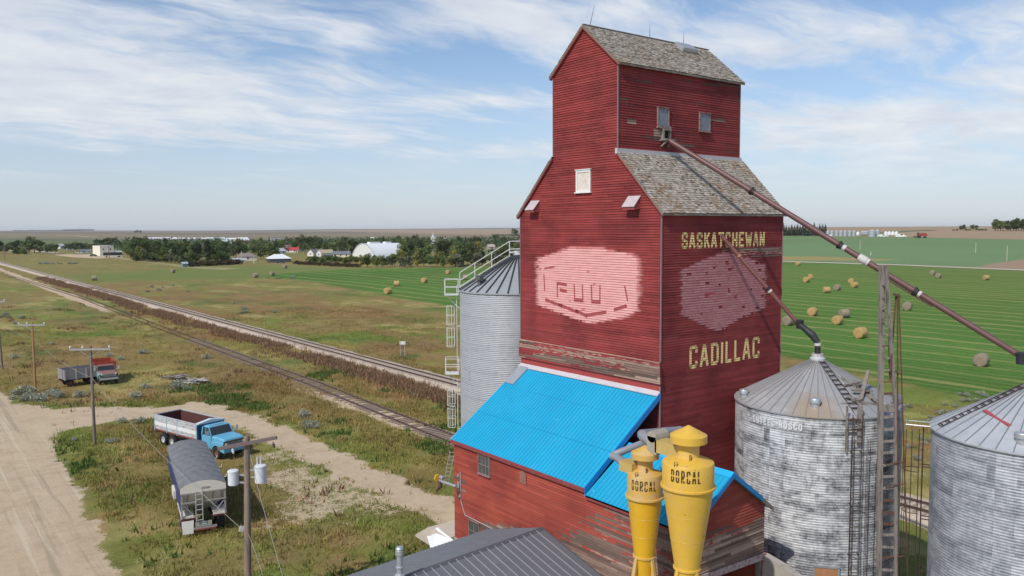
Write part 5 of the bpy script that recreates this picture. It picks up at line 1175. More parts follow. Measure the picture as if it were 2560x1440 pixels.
# old red-box truck, facing the camera
g0 = Vector((*G(268, 962), 0)); tr_ = thing('farm_truck', 'old turquoise and rust farm truck with an orange-red grain box', 'truck', tuple(g0+Vector((.4, 3.9, 0))), R(177))
M_turq = mat('turquoise_faded_paint', (.22, .48, .52), .5, var=.15, col2=(.34, .13, .10), amt=.22); M_rusth = mat('rusty_bonnet', (.27, .12, .10), .65, var=.2, col2=(.45, .36, .34), amt=.3); M_orng = mat('orange_red_box', (.36, .065, .03), .6, var=.25, col2=(.22, .06, .03), amt=.4)
open_box(tr_, -2.2, 1.3, 1.2, 1.0, 2.35, M_orng, M_orng, None, (-2.1, -1.0, .1, 1.2), None)
cab(tr_, M_turq, 1.45, 2.65, 4.05, 2.12, 1.5, .6, .98, hood_m=M_rusth, face=mat('dull_chrome', (.5, .5, .5), .4, .5))
mb = MB()
for s in (-.45, .45): mb.bx(s-.06, s+.06, -2.1, 3.8, .7, .9)
mb.bx(-.85, .85, 2.6, 3.9, .5, .85); mb.build('chassis', MC['chassis_black'], tr_, local=True)
for s in (-1, 1):
    wheel(tr_, s*.85, -.9, .45, .42, M_rimr); wheel(tr_, s*.84, 3.25, .42, .26, M_rimr)
# wooden grain box truck bed beside it
A = G(163, 968); B = G(226, 972)
wg = thing('wooden_wagon', 'weathered grey board grain wagon standing left of the rusty old truck', 'wagon', (A[0]+1.55, A[1]+1.1, 0), R(-82))
M_gbd = mat('silver_boards', (.27, .255, .25), .85, var=.3, scale=2, stretch=(3, .4, 4), col2=(.16, .14, .13), amt=.4)
bw = open_box(wg, -1.8, 1.8, 1.15, .85, 2.0, M_gbd, M_gbd, None, (), None, 'board_box')
for y in (-1.75, -.55, .55, 1.75):
    for s in (-1, 1): 
        mb = MB(); mb.bx(s*1.15, s*1.20, y-.07, y+.07, .8, 2.02); mb.build('stake', mat('pale_stake', (.48, .41, .36), .8), bw, local=True)
mb = MB()
for s in (-.4, .4): mb.bx(s-.06, s+.06, -1.9, 2.3, .62, .84)
mb.build('chassis', MC['chassis_black'], wg, local=True)
for s in (-1, 1):
    for y in (-1.1, 1.1): wheel(wg, s*.8, y, .40, .24, M_rimr)
a0_ = Vector((*G(175, 935, 1.2), 0)); au = thing('grain_auger', 'short orange auger tube sticking up behind the grey board wagon', 'auger', (a0_.x, a0_.y, 0))
q1 = Vector((*G(195, 917, 1.85), 1.85)); q0 = Vector((*G(170, 940, 1.0), 1.0)); q0 = q1+(q0-q1)*1.6
mb = MB(); mb.tube([q0, q1], .13, 10); ab = mb.build('tube', mat('orange_auger_paint', (.50, .15, .05), .5, var=.2), au); mb = MB(); dvv = (q1-q0).normalized(); mb.tube([q1-dvv*.02, q1+dvv*.12], [.22, .22], 12); mb.build('mouth_ring', M_rust, ab)
mb = MB(); m_ = q0.lerp(q1, .55); mb.bar(m_, (m_.x-.4, m_.y, 0), .05); mb.bar(m_, (m_.x+.5, m_.y+.2, 0), .05); mb.build('prop', M_rust, au)
# lumber piles
def lumber(px, py, label, n, seed, spread, cols):
    g_ = G(px, py); t_ = thing('lumber_pile', label, 'lumber pile', (*g_, 0), group='old lumber piles in the grass'); rs = random.Random(seed)
    for i in range(n):
        z = .08+.07*(i % 5)+.02*rs.random(); a = rs.gauss(spread[0], spread[1]); Lp = rs.uniform(1.3, 2.6); x, y = rs.uniform(-1.0, 1.0), rs.uniform(-.7, .7)
        mb = MB(); dd = Vector((math.cos(a), math.sin(a), rs.uniform(-.05, .08))); c_ = Vector((x, y, z+.1)); mb.bar(c_-dd*Lp/2, c_+dd*Lp/2, rs.uniform(.12, .28), .06); mb.build('plank', rs.choice(cols), t_, local=True)
    return t_
M_palew = mat('bleached_plank', (.55, .50, .45), .8, var=.2); M_greyw = mat('greyed_plank', (.30, .28, .27), .85, var=.25)
lp1 = lumber(440, 948, 'flat pile of dark grey lumber in the grass beyond the gravel drive', 14, 3, (ar+.1, .35), [M_wood, M_wood, M_greyw])
lp2 = lumber(492, 958, 'heap of bleached broken planks and slats beside the darker lumber', 20, 4, (ar-.9, .5), [M_palew, M_greyw, M_greyw])
# trackside sign on two posts
sx, sy = G(1007, 895); sg = thing('trackside_sign', 'small white sign on two thin posts beyond the main railway track', 'sign', (sx, sy, 0), ar)
mb = MB(); mb.bx(-.42, .42, -.02, .02, 1.9, 2.35); mb.build('sign_board', M_white, sg, local=True)
for s in (-.32, .3):
    mb = MB(); mb.bx(s-.03, s+.03, -.06, -.02, 0, 2.3); mb.build('post', M_galv, sg, local=True)
# ------------------------------------------------------------------ the land: one graded grid, split into ground, roads and fields
def in_poly(x, y, poly):
    c = np.zeros(x.shape, bool); n = len(poly)
    for i in range(n):
        x0, y0 = poly[i][:2]; x1, y1 = poly[(i+1) % n][:2]
        k = ((y0 > y) != (y1 > y)); d = (x1-x0)*(y-y0)/((y1-y0) if y1 != y0 else 1e-9)+x0; c ^= k & (x < d)
    return c
def edge_dist(x, y, poly):
    best = np.full(x.shape, 1e9); n = len(poly)
    for i in range(n):
        x0, y0 = poly[i][:2]; x1, y1 = poly[(i+1) % n][:2]; dx, dy = x1-x0, y1-y0; L2 = dx*dx+dy*dy+1e-9
        t = np.clip(((x-x0)*dx+(y-y0)*dy)/L2, 0, 1); best = np.minimum(best, np.hypot(x-x0-t*dx, y-y0-t*dy))
    return best
def signed(x, y, poly): d = edge_dist(x, y, poly); return np.where(in_poly(x, y, poly), d, -d)
def PP(l): return [G(*p) for p in l]
def PT(l): return [GT(*p)[:2] for p in l]
road_a = PP([(-300, 905), (0, 978), (40, 1010), (150, 1022), (200, 1050), (135, 1085), (150, 1150), (200, 1235), (262, 1330), (305, 1400), (340, 1510)])+[(-20.5, 5), (-21, -60), (-75, -60), (-75, 160), (-45, 150)]
road_a = [p for p in road_a]
road_b = PP([(40, 1008), (150, 1021), (300, 1014), (400, 1018), (480, 1003), (560, 1013), (650, 1040), (720, 1065), (800, 1106), (900, 1152), (1000, 1192), (1100, 1240), (1150, 1268), (1180, 1330), (1100, 1312), (1000, 1262), (900, 1212), (800, 1168), (740, 1130), (640, 1105), (590, 1062), (480, 1050), (380, 1046), (300, 1050), (250, 1058), (180, 1070), (100, 1090)])
patch = PP([(640, 1100), (760, 1140), (900, 1210), (1010, 1265), (900, 1270), (800, 1300), (700, 1300), (640, 1260), (670, 1180)])
patch2 = PP([(450, 1330), (600, 1370), (760, 1380), (900, 1330), (820, 1400), (600, 1440), (420, 1400)])
hay = PT([(640, 690), (720, 683), (870, 673), (1000, 671.5), (1300, 665), (1950, 655.5), (2250, 664), (2560, 677), (3300, 705)])+[(95, -60), (62, -20), G(2560, 1010), G(2400, 985), G(2250, 957), G(2100, 922), G(1950, 888)]+PP([(1150, 768), (1000, 746), (900, 727), (800, 707), (715, 697)])
hay = hay[:9]+[(230, -140), (60, -90)]+[(48, -12)]+hay[11:]
cropR = PT([(1400, 640), (1952, 653), (2250, 662), (2560, 675), (3300, 700), (3300, 606), (2560, 599), (2250, 592.5), (1950, 589), (1400, 589)])
brownR = PT([(1400, 588.5), (1950, 588.5), (2250, 592), (2560, 598.5), (3300, 605)])+[(6000, -2000), (7000, 5000), (3000, 8500)]
lot = PT([(128, 634), (200, 633), (300, 640), (308, 643.5), (240, 646), (180, 643), (140, 638)])
pathw = PT([(300, 643), (330, 647), (420, 659), (520, 668.5), (600, 670), (560, 674), (470, 669), (380, 657), (290, 646)])
straw = PT([(1940, 640), (2080, 642), (2240, 649), (2200, 652), (1940, 650)])
soil = PT([(2430, 672), (2480, 659), (2560, 648), (3000, 640), (3000, 690)])
greenL = PT([(180, 690), (330, 680), (470, 672), (660, 664), (900, 676), (720, 690), (430, 700), (250, 704)])
def axis(lo, hi, d, far, g=.02):
    a = list(np.arange(lo, hi+1e-6, d)); s = d; x = hi
    while x < far: s = max(d, (x-hi)*g+d); x += s; a.append(x)
    s = d; x = lo; b = []
    while x > -far: s = max(d, (lo-x)*g+d); x -= s; b.append(x)
    return np.array(b[::-1]+a)
gx = axis(-40, 40, .55, 9500); gy = axis(5, 125, .55, 9500)
gy = np.concatenate([gy[gy >= -70], ]); gx = gx[gx > -4500]
X, Y = np.meshgrid(gx, gy); nx, ny = len(gx), len(gy)
rr = np.hypot(X-CAM[0], Y-CAM[1])
def bare_mask(x, y):
    j = (fbm(x*.5, y*.5, 31)-.5)*2.4+(fbm(x*1.9, y*1.9, 32, 3)-.5)*1.2
    m = np.maximum(sstep(-.9, .9, signed(x, y, road_a)+j), sstep(-.9, .9, signed(x, y, road_b)+j*.9))
    pt = sstep(-3.2, 2.2, signed(x, y, patch)+(fbm(x*.35, y*.35, 33)-.5)*8)*.56
    pt2 = sstep(-3, 2.5, signed(x, y, patch2)+(fbm(x*.3, y*.3, 34)-.5)*7)*.35
    sx = 10.25+.0*x; sd = sstep(2.4, 1.0, np.abs(x-10.3-(y>60)*(y-60)*.012)+(fbm(x*.4, y*.15, 35)-.5)*2.5)*.85*np.maximum(sstep(80, 45, y), sstep(150, 190, y))
    md = sstep(3.2, 2.0, np.abs(x-23.6)+(fbm(x*.6, y*.4, 36)-.5)*1.5)*.9
    lt = sstep(-2, 2, signed(x, y, lot))+.0*x
    return np.clip(np.maximum.reduce([m, pt, pt2, sd, md, lt]), 0, 1)
GR = np.array([.130, .178, .032]); OL = np.array([.220, .185, .052]); ST = np.array([.38, .29, .125]); RU = np.array([.215, .115, .052]); DG = np.array([.060, .105, .022])
def grass_col(x, y):
    a = fbm(x*.055, y*.045, 1); b_ = fbm(x*.16, y*.12, 2); c_ = fbm(x*.5, y*.45, 3, 4); e = fbm(x*.09+9, y*.07, 4)
    dry = np.clip(sstep(.40, .62, b_*.6+c_*.4), 0, 1)
    mid = sstep(9, 14, x)*sstep(70, 60, x)*.5; a2 = a-.14*mid
    gr = sstep(.45, .62, a2*.75+c_*.25)*.85
    col = OL+(GR-OL)*gr[..., None]; col = col+(ST-col)*(sstep(.48, .68, e*.55+c_*.45)*.75)[..., None]
    ru = sstep(.48, .64, fbm(x*.12, y*.06, 6)*.7+c_*.3)*(.5+mid); col = col+(RU-col)*np.clip(ru, 0, .8)[..., None]
    dg = sstep(.57, .68, fbm(x*.11+40, y*.1, 7)*.65+c_*.35); col = col+(DG-col)*(dg*.75)[..., None]
    kk = np.exp(-((x+9)**2/60+(y-16)**2/40))*sstep(.42, .56, fbm(x*.45+3, y*.45, 8, 4)); col = col+(np.array([.25, .165, .075])-col)*(kk*.8)[..., None]
    hf = fbm(x*.22+5, y*.05, 9, 5); col = col+(np.array([.23, .155, .062])-col)*(sstep(.48, .66, hf)*.7*sstep(25, 70, y))[..., None]
    col = col*(.74+.62*c_)[..., None]*(.88+.32*b_)[..., None]
    # lush strip edging the gravel and the ground round the parked trucks
    lush = sstep(5.5, 0, np.abs(signed(x, y, road_b)))*sstep(.42, .6, b_)*.6; col = col+(GR*1.15-col)*lush[..., None]
    return col
def mixc(col, c, k): return col+(np.array(c)-col)*k[..., None]
def land_col(x, y):
    col = grass_col(x, y); r = np.hypot(x-CAM[0], y-CAM[1]); big = fbm(x*.006, y*.006, 11); b2 = fbm(x*.02, y*.05, 12)
    h = np.arctan2(x-CAM[0], y-CAM[1])-yaw
    far = np.stack([.20+.06*b2, .185+.03*big, .068+.0*b2], -1)
    col = mixc(col, far, sstep(120, 330, r)*.75*1.0) if False else col+(far-col)*(sstep(160, 420, r)*.6)[..., None]
    col = mixc(col, (.14, .20, .05), sstep(-14, 6, signed(x, y, greenL))*.7)
    # fields beyond the town, as bands of stubble, summer-fallow and pasture
    lim = [(650, (.15, .165, .065)), (1150, (.12, .15, .07)), (1500, (.21, .18, .10)), (2000, (.25, .185, .115)), (3000, (.17, .145, .10)), (3900, (.27, .225, .16)), (5200, (.12, .12, .11)), (6500, (.24, .21, .16))]
    wob = 1+.22*np.sin(h*5+1)+.12*np.sin(h*13)
    for d_, c_ in lim: col = mixc(col, c_, sstep(d_*.97, d_*1.03, r*wob)*sstep(.22, .12, h)*.92)
    k = sstep(-.05, .2, h); col = mixc(col, (.29, .165, .095), sstep(1700, 2000, r*wob)*k*.8*sstep(.24, .1, h)*sstep(3600, 3000, r))
    return col
F_ = lambda v: v
bm_ = np.where(rr < 900, 0, 0)*1.0; near = rr < 700
bare = np.zeros_like(X); bare[near] = bare_mask(X[near], Y[near])
hayv = signed(X, Y, hay); haym = sstep(-1.2, 1.2, hayv+(fbm(X*.2, Y*.2, 41)-.5)*3)
col = land_col(X, Y)
hc = np.array([.060, .158, .022]); hb = fbm(X*.03, Y*.02, 42); hcol = hc*(0.8+.5*hb)[..., None]; hcol = mixc(hcol, (.12, .17, .035), sstep(.5, .75, fbm(X*.012, Y*.008, 43))*.6)
col = col+(hcol-col)*haym[..., None]
cv = signed(X, Y, cropR); ck = sstep(-6, 6, cv); cc = np.array([.15, .23, .10])*(0.9+.25*fbm(X*.01, Y*.004, 44))[..., None]; cc = mixc(cc, (.15, .19, .07), sstep(.5, .7, fbm(X*.004, Y*.02, 45))*.5); col = col+(cc-col)*ck[..., None]
col = mixc(col, (.36, .255, .165), sstep(-8, 8, signed(X, Y, brownR))*.92)
col = mixc(col, (.33, .23, .15), sstep(-4, 4, signed(X, Y, soil))); col = mixc(col, (.34, .26, .10), sstep(-3, 3, signed(X, Y, straw))*.9); col = mixc(col, (.34, .30, .16), sstep(-3, 3, signed(X, Y, pathw)))
Zg = terrain(X, Y)+(fbm(X*.35, Y*.35, 51)-.5)*.16*(1-bare)*sstep(200, 120, rr)-.02
msk = np.stack([bare, haym, sstep(150, 420, rr), np.ones_like(bare)], -1); colA = np.concatenate([col, np.ones((*col.shape[:2], 1))], -1)
xc = (X[:-1, :-1]+X[1:, 1:])/2; yc = (Y[:-1, :-1]+Y[1:, 1:])/2
bc = (bare[:-1, :-1]+bare[1:, 1:]+bare[:-1, 1:]+bare[1:, :-1])/4
region = np.zeros(xc.shape, int)
region[in_poly(xc, yc, hay)] = 2; region[in_poly(xc, yc, cropR)] = 3; region[in_poly(xc, yc, brownR)] = 4
ra = (signed(xc, yc, road_a) > -1.5) & (bc > .5); rb = (signed(xc, yc, road_b) > -1.5) & (bc > .5) & ~ra
region[ra] = 1; region[rb] = 5; region[(signed(xc, yc, lot) > 0)] = 6
def land_mat():
    m, b = newmat('prairie_land'); p = b.n('ShaderNodeNewGeometry').outputs['Position']; gc = b.attr('Gcol'); sp = b.n('ShaderNodeSeparateColor'); b.put(sp.inputs[0], b.attr('Msk')); bare_, hay_, far_ = sp.outputs[:3]
    n1 = b.noise(p, 1.3, 5, .7); n2 = b.noise(p, 6.5, 5, .72); n3 = b.noise(p, 22, 3, .7); nb = b.noise(p, .45, 5, .6)
    k = b.m('ADD', b.m('MULTIPLY', b.m('SUBTRACT', n1, .5), 1.0), b.m('MULTIPLY', b.m('SUBTRACT', n2, .5), 1.3)); k = b.m('ADD', k, 1.0)
    hs = b.n('ShaderNodeHueSaturation'); b.put(hs.inputs['Color'], gc); b.put(hs.inputs['Value'], b.m('ADD', b.m('MULTIPLY', k, b.m('SUBTRACT', 1, b.m('MULTIPLY', far_, .75))), b.m('MULTIPLY', far_, .75))); g1 = hs.outputs[0]
    nearg = b.m('MULTIPLY', b.step(n2, .50, .66), b.m('MULTIPLY', .38, b.m('SUBTRACT', 1, far_))); g1 = b.mix(nearg, g1, (.29, .225, .10, 1))
    g1 = b.mix(b.m('MULTIPLY', b.step(b.noise(p, 2.6, 5, .7), .56, .68), b.m('MULTIPLY', .4, b.m('SUBTRACT', 1, far_))), g1, (.07, .085, .022, 1))
    # mown rows of the hay field, parallel to the railway
    sx = b.n('ShaderNodeSeparateXYZ'); b.put(sx.inputs[0], p); wob = b.m('MULTIPLY', b.noise(b.sc(p, (.04, .012, 1)), 1.0, 3, .5), 9.0)
    fr = b.m('FRACT', b.m('DIVIDE', b.m('ADD', sx.outputs[0], wob), 7.3)); tri = b.m('ABSOLUTE', b.m('SUBTRACT', fr, .5))
    row = b.step(b.m('ADD', tri, b.m('MULTIPLY', b.m('SUBTRACT', b.noise(b.sc(p, (1, .25, 1)), .8, 5, .7), .5), .30)), .32, .47)
    fr2 = b.m('ABSOLUTE', b.m('SUBTRACT', b.m('FRACT', b.m('DIVIDE', b.m('ADD', sx.outputs[0], wob), 2.43)), .5)); row2 = b.m('MULTIPLY', b.step(fr2, .25, .48), .38)
    brk = b.step(b.noise(b.sc(p, (.12, .02, 1)), 1.0, 4, .6), .36, .56)
    rw = b.m('MULTIPLY', b.m('MULTIPLY', b.m('MAXIMUM', row, row2), b.m('ADD', .30, b.m('MULTIPLY', brk, .5))), hay_); g1 = b.mix(rw, g1, (.29, .28, .09, 1))
    patch_ = b.m('MULTIPLY', b.m('MULTIPLY', b.step(nb, .58, .72), hay_), .35); g1 = b.mix(patch_, g1, (.16, .13, .045, 1))
    # dirt and gravel
    st = b.noise(b.sc(p, (1.6, .05, 1)), 1.0, 5, .65); dcol = b.ramp(b.m('ADD', b.m('MULTIPLY', n1, .5), b.m('MULTIPLY', nb, .5)), [(.3, (.40, .30, .195)), (.5, (.53, .41, .275)), (.72, (.61, .485, .335))])
    rx = b.step(b.m('MULTIPLY', sx.outputs[0], -1), 15.5, 19.0); dcol = b.mix(b.m('MULTIPLY', b.m('MULTIPLY', b.step(st, .50, .66), .75), rx), dcol, (.36, .285, .20, 1)); dcol = b.mix(b.m('MULTIPLY', b.step(b.noise(b.sc(p, (2.2, .04, 1), (5, 2, 0)), 1, 4, .6), .54, .66), b.m('MULTIPLY', rx, .55)), dcol, (.66, .56, .42, 1))
    dcol = b.mix(b.m('MULTIPLY', b.step(n3, .5, .75), .45), dcol, (.30, .23, .165, 1)); dcol = b.mix(b.m('MULTIPLY', b.step(b.noise(p, 11, 3, .6), .6, .75), .5), dcol, (.70, .60, .47, 1))
    f = b.step(b.m('ADD', bare_, b.m('MULTIPLY', b.m('SUBTRACT', b.m('ADD', b.m('MULTIPLY', n2, .6), b.m('MULTIPLY', n1, .4)), .5), 1.9)), .40, .60)
    f = b.m('MULTIPLY', f, b.step(bare_, .02, .2)); c = b.mix(f, g1, dcol)
    bh = b.m('ADD', b.m('MULTIPLY', n2, .6), b.m('MULTIPLY', n3, .5)); b.out(b.bsdf(c, .95, 0, b.bump(bh, .55, .12), .12)); return m
M_land = land_mat()
def emit_region(name, sel, label=None):
    idx = np.arange(nx*ny).reshape(ny, nx); q = np.stack([idx[:-1, :-1], idx[:-1, 1:], idx[1:, 1:], idx[1:, :-1]], -1)[sel]
    if len(q) == 0: return None
    us, inv = np.unique(q.ravel(), return_inverse=True); V = np.stack([X.ravel(), Y.ravel(), Zg.ravel()], -1)[us]
    me = bpy.data.meshes.new(name); me.vertices.add(len(us)); me.vertices.foreach_set('co', V.astype(np.float32).ravel())
    me.loops.add(len(inv)); me.loops.foreach_set('vertex_index', inv.astype(np.int32)); me.polygons.add(len(q)); me.polygons.foreach_set('loop_start', np.arange(len(q), dtype=np.int32)*4)
    me.polygons.foreach_set('use_smooth', np.ones(len(q), bool)); me.update(calc_edges=True)
    for nm, arr in (('Gcol', colA), ('Msk', msk)):
        at = me.color_attributes.new(nm, 'FLOAT_COLOR', 'POINT'); at.data.foreach_set('color', arr.reshape(-1, 4)[us].astype(np.float32).ravel())
    me.materials.append(M_land); o = bpy.data.objects.new(name, me); COL.objects.link(o); o['kind'] = 'structure'; return o
emit_region('ground', region == 0); emit_region('dirt_road', region == 1); emit_region('gravel_track', region == 5); emit_region('hay_field', region == 2)
emit_region('crop_field', region == 3); emit_region('stubble_field', region == 4); emit_region('gravel_lot', region == 6)
def strip(name, pts, w, mt, lift=.06):
    mb = MB(); P = [Vector((*p[:2], 0)) for p in pts]
    res = []
    for a, b_ in zip(P, P[1:]):
        n = max(2, int((b_-a).length/12)); res += [a.lerp(b_, i/n) for i in range(n)]
    res.append(P[-1])
    for i in range(len(res)-1):
        d = (res[i+1]-res[i]).normalized(); s = Vector((-d.y, d.x, 0))*w/2; q = []
        for c_ in (res[i]-s, res[i]+s, res[i+1]+s, res[i+1]-s): c_.z = float(terrain(c_.x, c_.y))+lift; q.append(c_)
        mb.quad(*q)
    o = mb.build(name, mt); o['kind'] = 'structure'; return o
M_grit = mat('grid_road_gravel', (.50, .43, .32), .95, var=.1, scale=.2)
strip('road', [GT(x, y) for x, y in ((1400, 647), (1700, 650), (1955, 654), (2250, 663), (2560, 676), (3200, 700))], 7.5, M_grit, .15)
strip('road', [GT(x, y) for x, y in ((140, 633), (90, 628), (-200, 622))], 9, M_grit, .1)
strip('path', [GT(x, y) for x, y in ((140, 588.5), (185, 589.5), (240, 593))], 14, M_grit, .2)
strip('road', [GT(x, y) for x, y in ((2190, 583), (2260, 578), (2330, 575.5))], 16, mat('green_headland', (.16, .19, .09), .9), .3)
strip('road', [GT(x, y) for x, y in ((1185, 632), (1260, 634))], 8, M_grit, .1)
# ------------------------------------------------------------------ railway
M_ballast = mat('pale_ballast', (.50, .40, .30), .95, var=.35, scale=5, col2=(.62, .52, .42), amt=.45, bump=.8)
M_rail = mat('rusty_rail', (.12, .072, .06), .6, .4, var=.2); M_slp = mat('sleeper_wood', (.33, .26, .20), .9, var=.35, scale=2, col2=(.24, .19, .15), amt=.4)
def track(name, label, xf, ya, yb, bt, rt, top, bot, ball, sleepers, step_=3.0, thin=False):
    t_ = thing(name, label, 'railway track', (0, 0, 0)); t_['kind'] = 'structure'; rs = random.Random(5)
    ys = list(np.arange(ya, yb, step_)); mb = MB()
    prev = None
    for y in ys:
        x = xf(y); j0, j1 = (rs.uniform(-.25, .25) for _ in range(2)); row = [Vector((x-bot/2+j0, y, -.03)), Vector((x-top/2, y, bt)), Vector((x+top/2, y, bt)), Vector((x+bot/2+j1, y, -.03))]
        if prev:
            for k in range(3): mb.quad(prev[k], prev[k+1], row[k+1], row[k])
        prev = row
    if ball: mb.build('ballast', M_ballast, t_, smooth=False)
    for s in (-1, 1):
        mb = MB()
        for a, b_ in zip(ys, ys[1:]):
            mb.bar((xf(a)+s*.7175, a, rt-.07), (xf(b_)+s*.7175, b_+.01, rt-.07), .075, .14)
        mb.build('rail', M_rail, t_)
    mb = MB(); y = ya
    while y < sleepers:
        if rs.random() > (.06 if ball else .15): mb.box((xf(y)+rs.uniform(-.06, .06), y, rt-(.26 if bt > .1 else .185)), (2.5, .24, .13), Matrix.Rotation(rs.uniform(-.03, .03), 3, 'Z'))
        y += .56+rs.uniform(-.03, .03)
    sl = mb.build('sleepers', M_slp if bt > .1 else mat('bleached_sleeper', (.31, .235, .185), .9, var=.3, scale=2, col2=(.22, .16, .13), amt=.4), t_); sl['kind'] = 'stuff'; return t_
track('railway_track', 'main railway line on pale ballast running past the elevator to the horizon', lambda y: 23.9, -60, 640, .215, .42, 3.0, 5.0, True, 260)
spts = sorted([(G(px, py, .2)[1], G(px, py, .2)[0]) for px, py in ((25, 690), (100, 711), (200, 741), (400, 817), (620, 897), (780, 955), (1110, 1087))])
def sx_(y):
    if y <= spts[0][0]: return spts[0][1]+(0)*(y)
    for (y0, x0), (y1, x1) in zip(spts, spts[1:]):
        if y0 <= y <= y1:
            t = (y-y0)/(y1-y0); return x0+(x1-x0)*t
    return spts[-1][1]+(y-spts[-1][0])*.02
track('railway_track', 'overgrown rusty siding track between the gravel drive and the main line', sx_, -30, 420, .05, .20, 2.6, 4.4, False, 112)
# ------------------------------------------------------------------ vegetation cover near the camera
def leafmat(name, sat=1.0, rough=.8, trans=.25):
    m, b = newmat(name); c = b.attr('Col'); d = b.bsdf(c, rough, 0, None, .15); t_ = b.n('ShaderNodeBsdfTranslucent'); b.put(t_.inputs[0], c)
    mx = b.n('ShaderNodeMixShader'); mx.inputs[0].default_value = trans; b.links.new(d, mx.inputs[1]); b.links.new(t_.outputs[0], mx.inputs[2]); b.out(mx.outputs[0]); return m
M_blade = leafmat('grass_blades'); M_leaf = leafmat('tree_leaves', trans=.18)
def tri_object(name, V, Cc, mt, nvert=3, parent=None):
    n = len(V); me = bpy.data.meshes.new(name); me.vertices.add(n); me.vertices.foreach_set('co', V.astype(np.float32).ravel()); nf = n//nvert
    me.loops.add(n); me.loops.foreach_set('vertex_index', np.arange(n, dtype=np.int32)); me.polygons.add(nf); me.polygons.foreach_set('loop_start', np.arange(nf, dtype=np.int32)*nvert); me.update(calc_edges=True)
    at = me.color_attributes.new('Col', 'FLOAT_COLOR', 'CORNER'); at.data.foreach_set('color', np.concatenate([Cc, np.ones((n, 1))], 1).astype(np.float32).ravel()); me.materials.append(mt)
    o = bpy.data.objects.new(name, me); COL.objects.link(o)
    if parent is not None: o.parent = parent
    return o
def tufts(name, x, y, colr, hmin, hmax, spread, nb, wid, mt=None):
    n = len(x); N = n*nb; cx = np.repeat(x, nb)+rng.normal(0, spread, N); cy = np.repeat(y, nb)+rng.normal(0, spread, N); h = rng.uniform(hmin, hmax, N); a = rng.uniform(0, 2*PI, N); w = wid*rng.uniform(.6, 1.5, N)
    lx = rng.normal(0, .35, N)*h; ly = rng.normal(0, .35, N)*h; z0 = terrain(cx, cy)-.04; V = np.empty((N, 3, 3))
    V[:, 0] = np.stack([cx-np.cos(a)*w, cy-np.sin(a)*w, z0], -1); V[:, 1] = np.stack([cx+np.cos(a)*w, cy+np.sin(a)*w, z0], -1); V[:, 2] = np.stack([cx+lx, cy+ly, z0+h], -1)
    C = np.repeat(np.repeat(colr, nb, 0)*rng.uniform(.72, 1.35, (N, 1)), 3, 0); o = tri_object(name, V.reshape(-1, 3), C, mt or M_blade); o['kind'] = 'stuff'; return o
def blocked(x, y):
    b_ = bare_mask(x, y); k = (x > -5.5) & (x < 10) & (y > -8) & (y < 13.5); k |= (np.hypot(x-4.6, y-16.1) < 3.9) | (np.hypot(x-6.5, y+3.75) < 3.8) | (np.hypot(x-8.1, y+12.2) < 3.8)
    return k | (rng.random(len(x)) < np.clip(b_*1.25, 0, .995))
def scatter(n, x0, x1, y0, y1, dens=None):
    x = rng.uniform(x0, x1, n); y = rng.uniform(y0, y1, n); k = ~blocked(x, y)
    if dens is not None: k &= rng.random(n) < dens(x, y)
    return x[k], y[k]
lum = lambda x, y: sstep(.35, .60, fbm(x*.3, y*.25, 61))*.85+.15
xs1, ys1 = scatter(66000, -17, 30, 6, 75, lum); xs2, ys2 = scatter(26000, -30, 60, 75, 150, lum); xs3, ys3 = scatter(9000, 24, 55, -25, 40, lum)
gxx = np.concatenate([xs1, xs2, xs3]); gyy = np.concatenate([ys1, ys2, ys3]); gcol = grass_col(gxx, gyy)*1.3
gdry = sstep(.5, .8, rng.random(len(gxx)))[:, None]*.35; gcol = gcol+(np.array([.42, .33, .15])-gcol)*gdry
tg = tufts('grass', gxx, gyy, gcol, .08, .34, .16, 5, .035); tg['category'] = 'grass'; tg['label'] = 'rough green and straw grass covering the ground round the trucks and tracks'
dk = lambda x, y: sstep(.56, .68, fbm(x*.11+40, y*.1, 7)*.65+fbm(x*.5, y*.45, 3, 4)*.35)
xs4, ys4 = scatter(22000, -17, 24, 8, 70, lambda x, y: dk(x, y)*.8+.012); wc = np.array([.085, .14, .03])[None, :]*rng.uniform(.7, 1.5, (len(xs4), 1)); tw_ = tufts('weeds', xs4, ys4, wc, .2, .5, .15, 6, .06); tw_['category'] = 'weeds'; tw_['label'] = 'dark green leafy weeds in clumps along the gravel drive'
yy = rng.uniform(14, 330, 20000); xx = 19.3+rng.normal(0, 1.0, 20000)+(fbm(yy*.05, yy*0, 71)-.5)*2.5; k = rng.random(20000) < sstep(.30, .50, fbm(xx*.3, yy*.12, 72))*sstep(8, 45, yy); xx, yy = xx[k], yy[k]
mxr = sstep(.35, .8, rng.random(len(xx)))[:, None]*.55; rc_ = (np.array([.27, .145, .095])[None, :]*(1-mxr)+np.array([.33, .27, .12])[None, :]*mxr)*rng.uniform(.65, 1.3, (len(xx), 1)); tr2 = tufts('weeds', xx, yy, rc_, .25, .75, .22, 6, .06); tr2['category'] = 'weeds'; tr2['label'] = 'rust-brown weeds lining the near side of the main track'
xs5, ys5 = scatter(3600, -16, 23, 20, 200, lambda x, y: sstep(.60, .70, fbm(x*.2, y*.12, 73))); rc2 = np.array([.26, .15, .085])[None, :]*rng.uniform(.6, 1.4, (len(xs5), 1)); tr3 = tufts('weeds', xs5, ys5, rc2, .25, .6, .3, 8, .07); tr3['category'] = 'weeds'; tr3['label'] = 'scattered brown dried weed patches between siding and main track'
